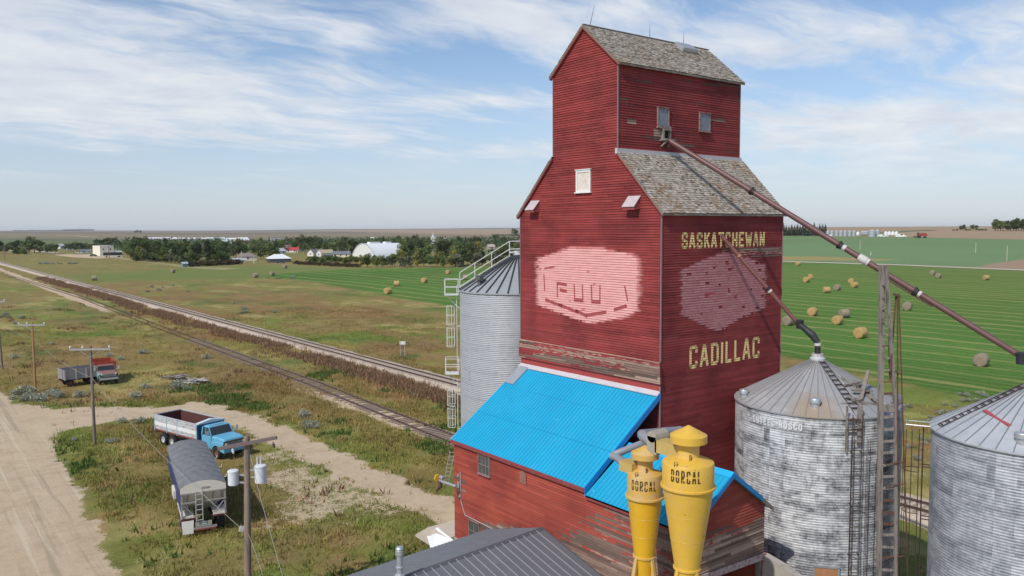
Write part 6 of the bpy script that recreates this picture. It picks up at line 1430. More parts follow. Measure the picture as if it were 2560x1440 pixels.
# ------------------------------------------------------------------ shrubs
def leaf_cloud(n, lobes, size, cols, seed, flat=.35, quad=True):
    """leaf faces scattered through the shells of several lobes; every lobe has its own tone"""
    r_ = np.random.default_rng(seed); L_ = np.array([[l[0], l[1], l[2], l[3], l[4], l[5]] for l in lobes]); vol = (L_[:, 3]*L_[:, 4]*L_[:, 5])**.67; pk_ = r_.choice(len(lobes), n, p=vol/vol.sum())
    d = r_.normal(size=(n, 3)); d /= np.linalg.norm(d, axis=1)[:, None]; rad = r_.uniform(.35, 1.0, n)**.5*(1+.22*np.sin(d[:, 0]*7+pk_*2)*np.sin(d[:, 2]*6+pk_)); c = L_[pk_, :3]+d*L_[pk_, 3:6]*rad[:, None]
    t = r_.normal(size=(n, 3)); t /= np.linalg.norm(t, axis=1)[:, None]; nrm = d*.8+r_.normal(size=(n, 3))*.55; b1 = np.cross(nrm, t); b1 /= np.linalg.norm(b1, axis=1)[:, None]+1e-6; b2_ = np.cross(nrm, b1); b2_ /= np.linalg.norm(b2_, axis=1)[:, None]+1e-6
    s = size*r_.uniform(.5, 1.4, n)[:, None]; V = np.stack([c-b1*s, c-b2_*s*.6, c+b1*s, c+b2_*s*.6], 1).reshape(-1, 3)
    lt = r_.uniform(.6, 1.5, len(lobes))[pk_]; ci = r_.integers(0, len(cols), len(lobes))[pk_]; C = np.array(cols)[ci]*(lt*r_.uniform(.75, 1.3, n))[:, None]; return V, np.repeat(C, 4, 0)
def shrub_proto(name, label, group, seed, col, h, w, n=420, cat='shrub', size=.075):
    rs = random.Random(seed); t_ = thing(name, label, cat, (0, 0, -50), group=group)
    lobes = [(rs.uniform(-w, w)*.55, rs.uniform(-w, w)*.55, h*rs.uniform(.3, .5), w*rs.uniform(.35, .55), w*rs.uniform(.35, .55), h*rs.uniform(.4, .55)) for _ in range(7)]
    V, C = leaf_cloud(n, lobes, size, [col, tuple(c*.75 for c in col), tuple(c*1.25 for c in col)], seed); V[:, 2] = np.maximum(V[:, 2], -.05); o = tri_object('foliage', V, C, M_leaf, 4, t_)
    mb = MB()
    for k in range(6): a = k*1.05; mb.tube([(0, 0, -.05), (math.cos(a)*w*.3, math.sin(a)*w*.3, h*.5)], [.03, .012], 5)
    mb.build('stem', M_wood, t_, local=True); return t_
sage = [shrub_proto('sagebrush', 'x', 'silvery sagebrush clumps', 100+i, (.29, .30, .225), .55+.1*i, .7+.1*i, 620, 'shrub', .055) for i in range(3)]
used = {}
def plant(protos, px, py, label, group, sc=1.0, rs=random, ground=GT, jit=0):
    g_ = ground(px, py); z = g_[2] if len(g_) > 2 else 0.0; p = rs.choice(protos)
    return dup(p, (g_[0]+rs.uniform(-jit, jit), g_[1]+rs.uniform(-jit, jit), z), rs.uniform(0, 6.28), sc*rs.uniform(.8, 1.2), label, group)
for (px, py, s) in ((40, 988, 1.2), (62, 985, 1.5), (80, 1000, 1.5), (58, 1003, 1.3), (110, 992, 1.2), (130, 990, 1.4), (150, 994, 1.2), (98, 1002, 1.2), (35, 998, 1.0)): plant(sage, px, py, 'large silvery sagebrush clump massed round the foot of the orange-brown pole', 'sagebrush massed round the orange-brown pole', s)
for (px, py, s, l) in ((440, 972, 1.5, 'big grey sagebrush in front of the lumber piles'), (468, 974, .9, 'small pale sagebrush just right of the big one below the lumber'), (200, 993, 1.1, 'grey sagebrush clump below the board wagon'), (335, 995, 1.3, 'sagebrush clump below the rusty truck near the drive'), (362, 972, .9, 'thin pale sagebrush between rusty truck and lumber piles'),
    (755, 1042, 1.2, 'grey-green shrub by the bend of the gravel drive'), (778, 1070, 1.1, 'second grey-green shrub at the edge of the gravel drive'), (310, 1056, .8, 'sagebrush on the strip below the drive, left of the blue truck'), (350, 1057, .9, 'sagebrush just left of the blue truck box'), (185, 1102, .8, 'pale flattened shrub left of the dark grey pole'), (278, 1108, .8, 'pale shrub right of the foot of the dark grey pole')):
    plant(sage, px, py, l, 'silvery sagebrush clumps', s)
rs = random.Random(21)
for i in range(30):
    px, py = rs.choice([(rs.uniform(340, 510), rs.uniform(712, 738)), (rs.uniform(535, 700), rs.uniform(755, 785)), (rs.uniform(640, 760), rs.uniform(688, 700)), (rs.uniform(0, 60), rs.uniform(775, 900)), (rs.uniform(100, 520), rs.uniform(858, 905))]); plant(sage, px, py, 'small grey sagebrush clump scattered over the open grass left of the elevator', 'sagebrush scattered over the left pasture', 1.1, rs)
for i in range(26):
    px, py = rs.choice([(rs.uniform(2270, 2400), rs.uniform(1000, 1060)), (rs.uniform(2255, 2330), rs.uniform(1095, 1150)), (rs.uniform(2380, 2480), rs.uniform(985, 1010))]); plant(sage, px, py, 'pale sagebrush clump in the dry grass between the two right bins', 'sagebrush between the right bins', .6, rs)
for i in range(30): plant(sage, rs.uniform(92, 195), 659.5+rs.uniform(-1, 1), 'grey bush in the long dark row beyond the main track at far left', 'long row of grey bushes beyond the track', 1.3, rs)
PROTO = list(sage)
# ------------------------------------------------------------------ hay bales
def bale_mat(nm, c, c2):
    m, b = newmat(nm); sp = b.n('ShaderNodeSeparateXYZ'); b.put(sp.inputs[0], b.co()); n = b.noise(b.sc(b.co(), (1, .25, 1)), 9, 5, .75)
    rad = b.m('SQRT', b.m('ADD', b.m('POWER', sp.outputs[0], 2), b.m('POWER', b.m('SUBTRACT', sp.outputs[2], .82), 2))); ringv = b.noise(None, 4, 3, .6)
    q = b.n('ShaderNodeCombineXYZ'); b.put(q.inputs[0], b.m('MULTIPLY', rad, 9)); rn = b.noise(q.outputs[0], 1.4, 3, .7)
    col = b.mix(b.step(b.m('ADD', b.m('MULTIPLY', n, .5), b.m('MULTIPLY', rn, .5)), .38, .62), (*c, 1), (*c2, 1)); b.out(b.bsdf(col, .95, 0, b.bump(n, .8, .05), .1)); return m
def bale_proto(mt, wrap, seed):
    rs = random.Random(seed); t_ = thing('hay_bale', 'x', 'hay bale', (0, 0, -50), group='round hay bales on the fields'); mb = MB(); n = 28; vs = []; r = .82
    for k, (y, f) in enumerate(((-.78, 0), (-.80, .5), (-.79, .93), (-.74, 1), (-.25, 1.01), (.25, 1.01), (.74, 1), (.79, .93), (.80, .5), (.78, 0))): vs.append((max(r*f, .001), y))
    mb.lathe(vs, n, (0, 0, .80), cap=False, axis='y'); mb.v = [(x*(1+rs.uniform(-.02, .02)), y, max(.02, .8+(z-.8)*(1+rs.uniform(-.02, .02)))) for x, y, z in mb.v]; mb.build('straw_roll', mt, t_, smooth=50, local=True)
    mb = MB()
    for y in (-.5, -.17, .17, .5): mb.lathe([(r*1.012, y-.02), (r*1.016, y), (r*1.012, y+.02)], n, (0, 0, .80), cap=False, axis='y')
    mb.build('twine', wrap, t_, local=True); return t_
tw1 = mat('pale_twine', (.50, .44, .30), .9); bp = [bale_proto(bale_mat('gold_straw', (.52, .36, .15), (.34, .22, .085)), tw1, 1), bale_proto(bale_mat('grey_straw', (.34, .27, .20), (.22, .17, .12)), tw1, 2)]; PROTO += bp
bl = [((1995, 664), 0, 'farthest bale on the hay field, just right of the elevator below the grid road'), ((2016, 706), 0, 'nearer of two touching golden bales right of the elevator'), ((2026, 697), 0, 'farther of two touching golden bales right of the elevator'),
      ((2066, 732), 0, 'golden bale lying left of a grey one, between the two golden pairs'), ((2093, 726), 1, 'greyish bale right beside a golden one below the long spout'), ((2128, 709), 0, 'farther bale of the pair close under the long spout'), ((2136, 719), 0, 'nearer bale of the pair close under the long spout'),
      ((2331, 687), 1, 'farther grey bale of the pair right of the ladder tower'), ((2346, 695), 1, 'nearer grey bale of the pair right of the ladder tower'), ((2465, 700), 0, 'lone golden bale high on the field near the right edge'), ((2268, 775), 1, 'grey-brown bale just right of the ladder tower under the long spout'),
      ((2031, 789), 0, 'golden bale standing alone beside the short spout, right of the elevator'), ((2110, 794), 1, 'grey bale just behind a golden one, left of the ladder tower'), ((2094, 811), 0, 'golden bale just in front of a grey one, left of the ladder tower'), ((2151, 845), 0, 'largest golden bale, left of the ladder tower'),
      ((1972, 813), 1, 'brown bale half hidden by the short spout beside the elevator'), ((2453, 915), 1, 'big grey bale under the lower end of the long spout'),
      ((970, 735), 0, 'nearest golden bale on the green strip left of the grey bin'), ((992, 716), 0, 'golden bale just behind the nearest one left of the grey bin'), ((1061, 707), 0, 'golden bale on the green strip, third toward the grey bin'), ((1120, 685), 0, 'pinkish bale beyond the top of the grey bin ladder'), ((1163, 699), 1, 'brown bale seen through the grey bin roof railing'),
      ((712, 671), 1, 'grey bale on the rough pasture below the white-roofed house'), ((432, 682), 1, 'grey bale by the pale path beyond the main track'), ((236, 701), 1, 'pale grey bale on the green patch beyond the main track'), ((639, 694), 1, 'grey bale at the tip of the green hay strip'), ((680, 689), 1, 'dark bale on the upper edge of the green hay strip')]
for i, ((px, py), k, lab) in enumerate(bl):
    g_ = GT(px, py); dup(bp[k], (g_[0], g_[1], g_[2]-.02), R(random.Random(i).uniform(55, 95))+(.5 if i % 3 else -.1), random.Random(i+5).uniform(1.0, 1.12), lab)
# ------------------------------------------------------------------ trees
D1, D2, LG, YL_, GY, SPc = (.070, .100, .040), (.105, .140, .048), (.17, .205, .060), (.46, .34, .07), (.20, .21, .14), (.038, .060, .034)
def tree_proto(nm, seed, h, w, cols, n, kind='round', size=.34, trunk=True, crown0=.22):
    rs = random.Random(seed); t_ = thing(nm, 'x', 'tree', (0, 0, -50)); lobes = []
    if kind == 'round':
        for i in range(17):
            a = rs.uniform(0, 6.28); q = rs.uniform(.0, .62)*w; z = h*rs.uniform(crown0+.03, .86); k = 1-abs(z/h-.55)*1.0; lobes.append((math.cos(a)*q*k*1.25, math.sin(a)*q*k*1.25, z, w*rs.uniform(.24, .42), w*rs.uniform(.24, .42), h*rs.uniform(.10, .17)))
    elif kind == 'column':
        for i in range(10): z = h*(.18+.075*i); lobes.append((rs.uniform(-.15, .15)*w, rs.uniform(-.15, .15)*w, z, w*.42*(1-.05*abs(i-4)), w*.42*(1-.05*abs(i-4)), h*.10))
    elif kind == 'spruce':
        for i in range(11): f = i/10; lobes.append((0, 0, h*(.10+.85*f), w*.5*(1-f)+.12, w*.5*(1-f)+.12, h*.065))
    else:
        for i in range(12): a = rs.uniform(0, 6.28); q = rs.uniform(0, .9)*w*.5; lobes.append((math.cos(a)*q, math.sin(a)*q, h*rs.uniform(.28, .62), w*rs.uniform(.2, .34), w*rs.uniform(.2, .34), h*rs.uniform(.22, .36)))
    V, C = leaf_cloud(n, lobes, size, cols, seed); V[:, 2] = np.clip(V[:, 2], .0, h*1.05); tri_object('crown', V, C, M_leaf, 4, t_)
    mb = MB(); mb.tube([(0, 0, -.2), (rs.uniform(-.2, .2), 0, h*.4), (rs.uniform(-.3, .3), 0, h*.8)], [h*.026, h*.018, h*.006], 7)
    if kind == 'round':
        for k in range(5):
            a = k*1.3+rs.random(); mb.tube([(0, 0, h*rs.uniform(.2, .4)), (math.cos(a)*w*.3, math.sin(a)*w*.3, h*rs.uniform(.5, .7))], [h*.012, h*.005], 5)
    mb.build('trunk', M_wood, t_, local=True); return t_
TP = {
 'dark': [tree_proto('broadleaf_tree', 11+i, 9+i, 4.2+.5*i, [D1, D1, D2, (.09, .11, .035)], 1700) for i in range(3)],
 'green': [tree_proto('broadleaf_tree', 31+i, 8.5, 4.2, [D2, LG, (.12, .15, .045)], 1500) for i in range(2)],
 'yellow': [tree_proto('yellowing_tree', 41, 7.5, 3.0, [YL_, (.16, .15, .03), LG], 1100)],
 'grey': [tree_proto('willow_tree', 51, 7, 4.2, [GY, (.08, .09, .05), (.14, .15, .10)], 1300)],
 'column': [tree_proto('poplar_tree', 61, 10, 3.0, [D2, (.05, .065, .03), GY], 1100, 'column')],
 'spruce': [tree_proto('spruce_tree', 71, 10, 4.4, [SPc, SPc, (.03, .05, .028)], 1200, 'spruce', .26)],
 'bush': [tree_proto('leafy_bush', 81, 3.6, 3.6, [LG, D2, (.06, .09, .022)], 800, 'bush', .26), tree_proto('leafy_bush', 82, 3.2, 3.6, [(.10, .13, .03), LG], 800, 'bush', .26)],
 'brownbush': [tree_proto('brown_bush', 91, 2.8, 3.8, [(.075, .055, .03), (.06, .045, .025), (.09, .075, .035)], 800, 'bush', .24)]}
for v in TP.values(): PROTO += v
LBL = {'dark': 'dark green broadleaf tree', 'green': 'mid-green broadleaf tree', 'yellow': 'yellowing autumn tree', 'grey': 'grey-green willow', 'column': 'narrow upright poplar', 'spruce': 'dark pointed spruce', 'bush': 'leafy green bush', 'brownbush': 'brown-leaved bush'}
rt = random.Random(77)
def tree(k, px, py, where, sc=1.0, cat=None):
    g_ = GT(px, py); dup(rt.choice(TP[k]), (g_[0], g_[1], g_[2]-.1), rt.uniform(0, 6.28), sc*rt.uniform(.85, 1.18), LBL[k]+' '+where, LBL[k]+'s '+where, 'bush' if 'bush' in k else 'tree')
# keep-out windows where buildings show (x0, x1, y_top_visible, y_base)
KEEP = [(238, 306, 612, 646), (596, 612, 636, 652), (640, 662, 632, 652), (672, 732, 622, 656), (712, 744, 610, 632), (763, 818, 620, 640), (826, 873, 627, 643), (884, 984, 604, 641), (1078, 1116, 584, 608), (598, 628, 593, 607), (680, 716, 590, 606), (375, 592, 592, 601), (1222, 1238, 606, 624), (452, 474, 654, 668), (205, 238, 620, 634), (148, 166, 610, 624)]
def mppx(px, py):
    x, y, z = GT(px, py); return FPX/pix((x, y, z))[2]
def hidden(px, py, h, w):
    s = mppx(px, py); x0, x1, y0 = px-w*s*.5, px+w*s*.5, py-h*s
    for (a, b_, c, d) in KEEP:
        if x1 > a+2 and x0 < b_-2 and y0 < c+(d-c)*.62 and py > d-2: return True
    return False
def front(px):   # the near edge of the wooded town, read along the photograph
    xs = [(100, 628), (310, 641), (330, 652), (400, 659), (470, 664), (580, 662), (640, 652), (700, 648), (760, 650), (860, 664), (960, 668), (1060, 670), (1180, 667), (1320, 662)]
    for (a, b_), (c, d) in zip(xs, xs[1:]):
        if a <= px <= c: return b_+(d-b_)*(px-a)/(c-a)
    return 640
n_ = 0
for i in range(2400):
    px = rt.uniform(312, 1320); f = front(px); u = rt.random(); py = f-(u**1.15)*(f-607); 
    if px > 880 and py > f-16 and rt.random() < .45: continue
    k = rt.choices(['dark', 'green', 'yellow', 'grey', 'column', 'spruce', 'bush'], [40, 28, 9, 10, 5, 6, 6])[0]; h = {'dark': 10, 'green': 8.5, 'yellow': 7.5, 'grey': 7, 'column': 10, 'spruce': 10, 'bush': 3.5}[k]; s = 1.0 if py > 625 else .85
    if hidden(px, py, h*s*1.1, 8*s) : continue
    tree(k, px, py, 'among the wooded town behind the railway' if py > 628 else 'on the far side of the wooded town', s*1.15); n_ += 1
    if n_ > 225: break
for px in range(318, 470, 11): tree(rt.choice(['dark', 'green', 'green', 'column', 'grey']), px+rt.uniform(-3, 3), front(px)-rt.uniform(0, 4), 'in the dense grove left of the brown hedge', 1.0)
for px in range(478, 600, 8): tree('brownbush', px+rt.uniform(-2, 2), 667-(px-478)*.055, 'in the long hedge right of the teal hut', 1.05)
for px in range(742, 900, 10): tree('brownbush', px, 661+(px-742)*.05, 'in the low hedge before the white gabled houses', .8)
for px in range(775, 905, 13): tree('bush', px+rt.uniform(-3, 3), 656+rt.uniform(-3, 2), 'before the white gabled houses', 1.15)
for px in list(range(905, 1150, 17)): tree(rt.choice(['green', 'green', 'grey', 'yellow', 'dark', 'grey']), px+rt.uniform(-4, 4), 669+rt.uniform(-3, 1), 'in the front row along the green hay strip', .8)
for px in range(1150, 1310, 20): tree(rt.choice(['green', 'dark', 'grey']), px+rt.uniform(-4, 4), 664+rt.uniform(-3, 1), 'behind the grey bin roof railing', .85)
for px, py, k, s in ((-5, 634, 'dark', 1.1), (15, 634, 'dark', .9), (32, 633, 'green', 1.25), (46, 633, 'dark', 1.05), (72, 633, 'green', 1.4), (86, 632, 'dark', 1.4), (98, 633, 'dark', 1.2), (42, 635, 'bush', 1.5), (60, 635, 'bush', 1.6), (125, 634, 'dark', .85), (138, 634, 'dark', .8), (118, 634, 'green', .8)): tree(k, px, py, 'in the tree group at the left edge', s)
for px in range(166, 318, 9): 
    if not 236 < px < 300: tree(rt.choice(['dark', 'dark', 'green']), px, 628+rt.uniform(-3, 2), 'behind the cream two-storey building', .75)
for px in range(240, 300, 8): tree('dark', px, 616+rt.uniform(-2, 2), 'behind the cream two-storey building', .9)
tree('yellow', 270, 613, 'showing above the cream two-storey building', 1.25)
for px in range(1958, 2070, 7): tree('spruce', px, 590+rt.uniform(-.6, .2), 'in the shelterbelt beside the farmyard bins', 1.15)
for px, py, s in [(2488+i*6.5, 577.3-.4*math.sin(i), 1.0+.35*rt.random()) for i in range(13)]: tree(rt.choice(['dark', 'dark', 'green']), px, py, 'in the hilltop grove near the right edge', s)
for px in range(2384, 2472, 8): tree(rt.choice(['dark', 'bush']), px, 576.4, 'in the thin row on the hilltop', .65)
for px, py in ((343, 583), (350, 583.3), (338, 583.2), (1292, 590), (1286, 590)): tree('dark', px, py, 'standing alone on the far prairie', 1.5)
def belt(name, label, x0, x1, py, h, seed, col=(.045, .06, .04)):
    V = []; C = []; r_ = np.random.default_rng(seed); px = x0; lobes = []
    while px < x1:
        g_ = GT(px, py); lobes.append((g_[0], g_[1], g_[2]+h*.4, h*1.1, h*1.1, h*r_.uniform(.35, .7))); px += h*.62*FPX/pix(g_)[2]
    V, C = leaf_cloud(len(lobes)*60, lobes, h*.14, [col, tuple(c*1.3 for c in col)], seed); o = tri_object(name, V, C, M_leaf, 4); tag(o, label, 'trees', None, 'stuff')
belt('treeline', 'dark shelterbelt line on the far prairie at left', 33, 208, 577.0, 14, 1); belt('treeline', 'distant farm trees on the skyline at left', 160, 235, 573.6, 22, 2); belt('treeline', 'low far trees along the prairie edge beyond the grey bin', 1230, 1300, 590, 5, 3)
belt('treeline', 'continuous dark wood on the far side of the town', 318, 560, 611, 9, 4, (.075, .105, .045)); belt('treeline', 'continuous dark wood on the far side of the town near the church', 735, 1320, 606, 8, 5, (.075, .105, .045)); belt('treeline', 'darker town trees massed behind the houses', 560, 1320, 617, 8, 6, (.075, .10, .04)); belt('treeline', 'grove interior behind the brown hedge', 318, 600, 632, 8, 7, (.07, .10, .04)); belt('treeline', 'trees massed behind the cream building', 165, 318, 622, 6, 8, (.07, .095, .04))
# ------------------------------------------------------------------ buildings of the town
M_wallw = mat('white_clapboard', (.72, .71, .68), .7, var=.06); M_wallc = mat('cream_wall', (.74, .66, .48), .7, var=.06); M_rg = mat('grey_asphalt_roof', (.17, .165, .16), .85, var=.12); M_rw = mat('white_metal_roof', (.80, .80, .80), .4, var=.03); M_rl = mat('light_grey_roof', (.42, .44, .45), .6); M_rr = mat('red_metal_roof', (.50, .055, .05), .5); M_rc = mat('tan_roof', (.55, .44, .30), .7); M_rp = mat('pinkish_roof', (.45, .36, .34), .7); M_wd = mat('dark_pane_and_shade', (.08, .08, .085), .8)
def house(name, label, px, py, wpx, hpx, wall, roof, depth=8.0, rz=0.0, kind='gable', axis='x', cat='house', pitch=.45, win=True, wmin=None):
    """axis 'x': the ridge runs across the view; 'y': a gable faces the camera"""
    g_ = GT(px, py); s = FPX/pix(g_)[2]; w = wpx/s; h = hpx/s; a = math.atan2(g_[1]-CAM[1], g_[0]-CAM[0])-PI/2+rz
    t_ = thing(name, label, cat, g_, a); hr = h*pitch if kind != 'flat' else 0; wh = h-hr; o = .35 if w < 40 else .8
    mb = MB(); mb.bx(-w/2, w/2, 0, depth, -.3, wh)
    if kind == 'gable':
        if axis == 'x': mb.prism([(0, wh), (depth, wh), (depth/2, h-.05)], -w/2, w/2, lambda u, v, q: (q, u, v))
        else: mb.prism([(-w/2, wh), (w/2, wh), (0, h-.05)], 0, depth, lambda u, v, q: (u, q, v))
    mb.build('wall', wall, t_, local=True)
    mb = MB(); e = .14
    if kind == 'gable':
        if axis == 'x': mb.prism([(-o, wh-.15), (depth/2, h), (depth+o, wh-.15), (depth+o, wh-.15+e), (depth/2, h+e), (-o, wh-.15+e)], -w/2-o, w/2+o, lambda u, v, q: (q, u, v))
        else: mb.prism([(-w/2-o, wh-.15), (0, h), (w/2+o, wh-.15), (w/2+o, wh-.15+e), (0, h+e), (-w/2-o, wh-.15+e)], -o, depth+o, lambda u, v, q: (u, q, v))
    elif kind == 'hip':
        r_ = min(w, depth)*.28; b4 = [(-w/2-o, -o, wh), (w/2+o, -o, wh), (w/2+o, depth+o, wh), (-w/2-o, depth+o, wh)]; t2 = [(-w/2+w*.3, depth*.5, h), (w/2-w*.3, depth*.5, h)]
        mb.add(b4+t2+[(x, y, z-.15) for x, y, z in b4], [(0, 1, 5, 4), (1, 2, 5), (2, 3, 4, 5), (3, 0, 4), (9, 8, 7, 6), (0, 6, 7, 1), (1, 7, 8, 2), (2, 8, 9, 3), (3, 9, 6, 0)])
    else: mb.bx(-w/2-.1, w/2+.1, -.1, depth+.1, wh, wh+.25)
    mb.build('roof', roof, t_, local=True)
    if win:
        n = max(1, int(w/3.2))
        for i in range(n):
            x = -w/2+w*(i+.5)/n
            for zz in ([1.0] if wh < 5 else [1.0, 4.0]):
                if zz+1.2 > wh: zz = wh*.3
                mb = MB(); mb.bx(x-.45, x+.45, -.06, .02, zz, min(zz+1.15, wh-.2)); f_ = mb.build('window', M_wd, t_, local=True)
        mb = MB(); mb.bx(w/2-1.4, w/2-.6, -.05, .02, 0, min(2.0, wh*.8)); mb.build('door', M_rr if roof is M_rr else M_wallc, t_, local=True)
    return t_
house('hotel_building', 'cream two-storey block building with flat roof beside the black and white bus', 268, 639, 33, 24, mat('pale_cream_block', (.78, .73, .60), .7), M_wallw, 14, .35, 'flat', cat='building')
house('house', 'low grey-roofed annex just right of the cream two-storey building', 296, 637.5, 17, 10, M_wallw, M_rl, 7, .2); house('house', 'long low grey-white building left of the cream block', 216, 632.5, 26, 9, mat('blue_grey_wall', (.40, .43, .47), .7), M_rg, 8, .1)
house('house', 'small pale house between the two left tree groups', 157, 622, 12, 12, M_wallw, M_rl, 7, .3)
house('hut', 'small teal hut at the left end of the brown hedge', 463, 668, 12, 12.5, mat('teal_wall', (.16, .27, .30), .7), mat('pale_teal_roof', (.38, .46, .48), .6), 2.2, .3, cat='hut', win=False, pitch=.25)
house('house', 'white house with brown-grey hip roof above the right end of the brown hedge', 620, 652, 42, 19, mat('pinkish_white_wall', (.72, .62, .58), .7), mat('brown_grey_roof', (.24, .20, .19), .8), 9, .15, 'hip'); house('garage', 'grey gable-roofed garage left of the brown-roofed white house', 568, 650, 18, 12, M_rl, mat('brown_grey_roof', (.24, .2, .19)), 7, .5, cat='garage')
house('garage', 'low pale-roofed white building below the brown-roofed house', 600, 656, 30, 10, M_wallw, M_rl, 7, .1, cat='garage')
house('carport', 'wide white hip-roofed carport with dark open front', 700, 656, 54, 20, M_wd, M_rw, 12, .12, 'hip', cat='carport', win=False, pitch=.52)  # solid walls coloured dark for the shade under the carport roof
house('house', 'house with pale grey-green roof behind the white carport', 702, 636, 30, 15, M_wallw, M_rl, 9, .5); house('shop', 'white building with red roof edge behind the carport', 729, 631, 30, 12, M_wallw, M_rr, 9, -.2, cat='building', pitch=.5); house('house', 'maroon-roofed house above the red-edged building', 716, 620, 22, 8, M_wallw, mat('maroon_roof', (.20, .12, .12), .8), 9, .1)
house('house', 'white gabled house with dark grey roof facing the pasture', 776, 640.5, 20, 17, M_wallw, M_rg, 12, -.75, axis='y', pitch=.5); house('house', 'white gabled house with tan roof right of the grey-roofed one', 797, 641, 17, 16, M_wallw, M_rc, 12, -.8, axis='y', pitch=.5)
house('house', 'long low house with blue-grey roof and yellowish gable', 852, 643, 42, 14, M_wallc, mat('blue_grey_roof', (.16, .175, .20), .8), 9, -.15)
# church
g_ = GT(1083, 610); s = FPX/pix(g_)[2]; ch = thing('church', 'small church with silver-grey steeple rising over the trees', 'church', g_, -.3)
w = 10/s; mb = MB(); mb.bx(-w/2, w/2, -w/2, w/2, 0, 18/s); mb.build('tower', mat('pale_pink_wall', (.62, .56, .55), .7), ch, local=True)
mb = MB(); mb.lathe([(w*.62, 16/s), (w*.5, 18/s), (w*.2, 21/s), (w*.12, 24/s), (0, 30/s)], 8); mb.build('spire', mat('silver_spire', (.55, .58, .60), .5, .3), ch, local=True)
mb = MB(); mb.bx(w/2, w/2+30/s, -w*.5, w*1.2, 0, 6/s); mb.build('nave', M_wallw, ch, local=True); mb = MB(); mb.prism([(-w*.6, 5.5/s), (w*1.3, 5.5/s), (w*.35, 10/s)], w/2, w/2+31/s, lambda u, v, q: (q, u, v)); mb.build('nave_roof', M_rp, ch, local=True)
# arched white arena
g_ = GT(952, 643); s = FPX/pix(g_)[2]; LA, WA, ha = 27.0, 25.0, 35/s
ar_ = thing('arena', 'large white arched-roof arena among the trees', 'arena', g_, math.atan2(g_[1]-CAM[1], g_[0]-CAM[0])-PI/2+.62)
def arch(u): return ha*max(0, 1-abs(u)**2.0)**.72
NN = 26; mb = MB()
for i in range(NN):
    u0, u1 = -1+2*i/NN, -1+2*(i+1)/NN; mb.quad((-LA/2, u0*WA/2, arch(u0)), (LA/2, u0*WA/2, arch(u0)), (LA/2, u1*WA/2, arch(u1)), (-LA/2, u1*WA/2, arch(u1)))
mb.build('roof', M_rw, ar_, smooth=True, local=True)
pts = [(u*WA/2, arch(u)) for u in [-1+2*i/NN for i in range(NN+1)]]
for xx_ in (-LA/2, LA/2): mb = MB(); mb.add([(xx_, p, q-.02) for p, q in pts], [tuple(range(len(pts)))]); mb.build('end_wall', M_wallw, ar_, local=True)
mb = MB(); mb.tube([(-LA/2-.1, p, q+.1) for p, q in pts], .25, 5); mb.build('end_trim', M_rl, ar_, local=True)
for xa, xb in ((-9, -1), (3, 7.5)): mb = MB(); mb.bx(xa, xb, -1.2, 1.8, ha-.3, ha+.9); mb.build('roof_monitor', M_rw, ar_, local=True)
# far buildings
g_ = GT(612, 607); house('barn', 'red-ended barn with white roof behind the town trees', 612, 606.5, 26, 13, M_rr, M_rw, 12, .5, cat='barn', win=False, pitch=.55); house('school_building', 'long flat grey building on the far side of town', 698, 606, 40, 12, mat('grey_stucco', (.40, .39, .38), .8), M_rg, 16, .1, 'flat', cat='building')
for (a, b_, y, l) in ((375, 440, 599.5, 'first'), (436, 560, 600.0, 'second'), (556, 596, 601, 'third')):
    house('long_barn', {'first': 'thin far end of the long white sheds beyond the trees', 'second': 'longest white low shed beyond the town trees', 'third': 'short white shed left of the red-ended barn'}[l], (a+b_)/2, y, b_-a, 6, M_rw, M_rw, 14, 0, cat='shed', win=False)
house('house', 'tan house half hidden in trees left of the grey bin railing', 1230, 624, 16, 13, mat('tan_wall', (.42, .34, .26), .8), M_rp, 8, .3); house('house', 'small white roof showing right of the steeple', 1117, 603, 8, 7, M_wallw, M_rw, 8, .2); house('house', 'small white-roofed house just above the arena left end', 932, 600, 8, 7, M_wallw, M_rw, 8, .2); house('house', 'white-roofed house below the church between trees', 1079, 631, 12, 8, M_wallw, M_rw, 8, .4); house('house', 'little white house beside the front tree row before the bin', 1173, 643, 14, 12, M_wallw, M_rl, 8, .7); house('grain_dome', 'tiny white dome roof above the dark grove', 345, 613, 7, 6, M_rw, M_rw, 5, 0, 'hip', cat='shed', win=False); house('house', 'white house glimpsed among spruces right of the grove', 563, 608, 10, 8, M_wallw, M_rw, 8, .1); house('house', 'pale roofed house between spruces and red barn', 583, 612, 12, 8, M_wallw, M_rl, 8, .2)
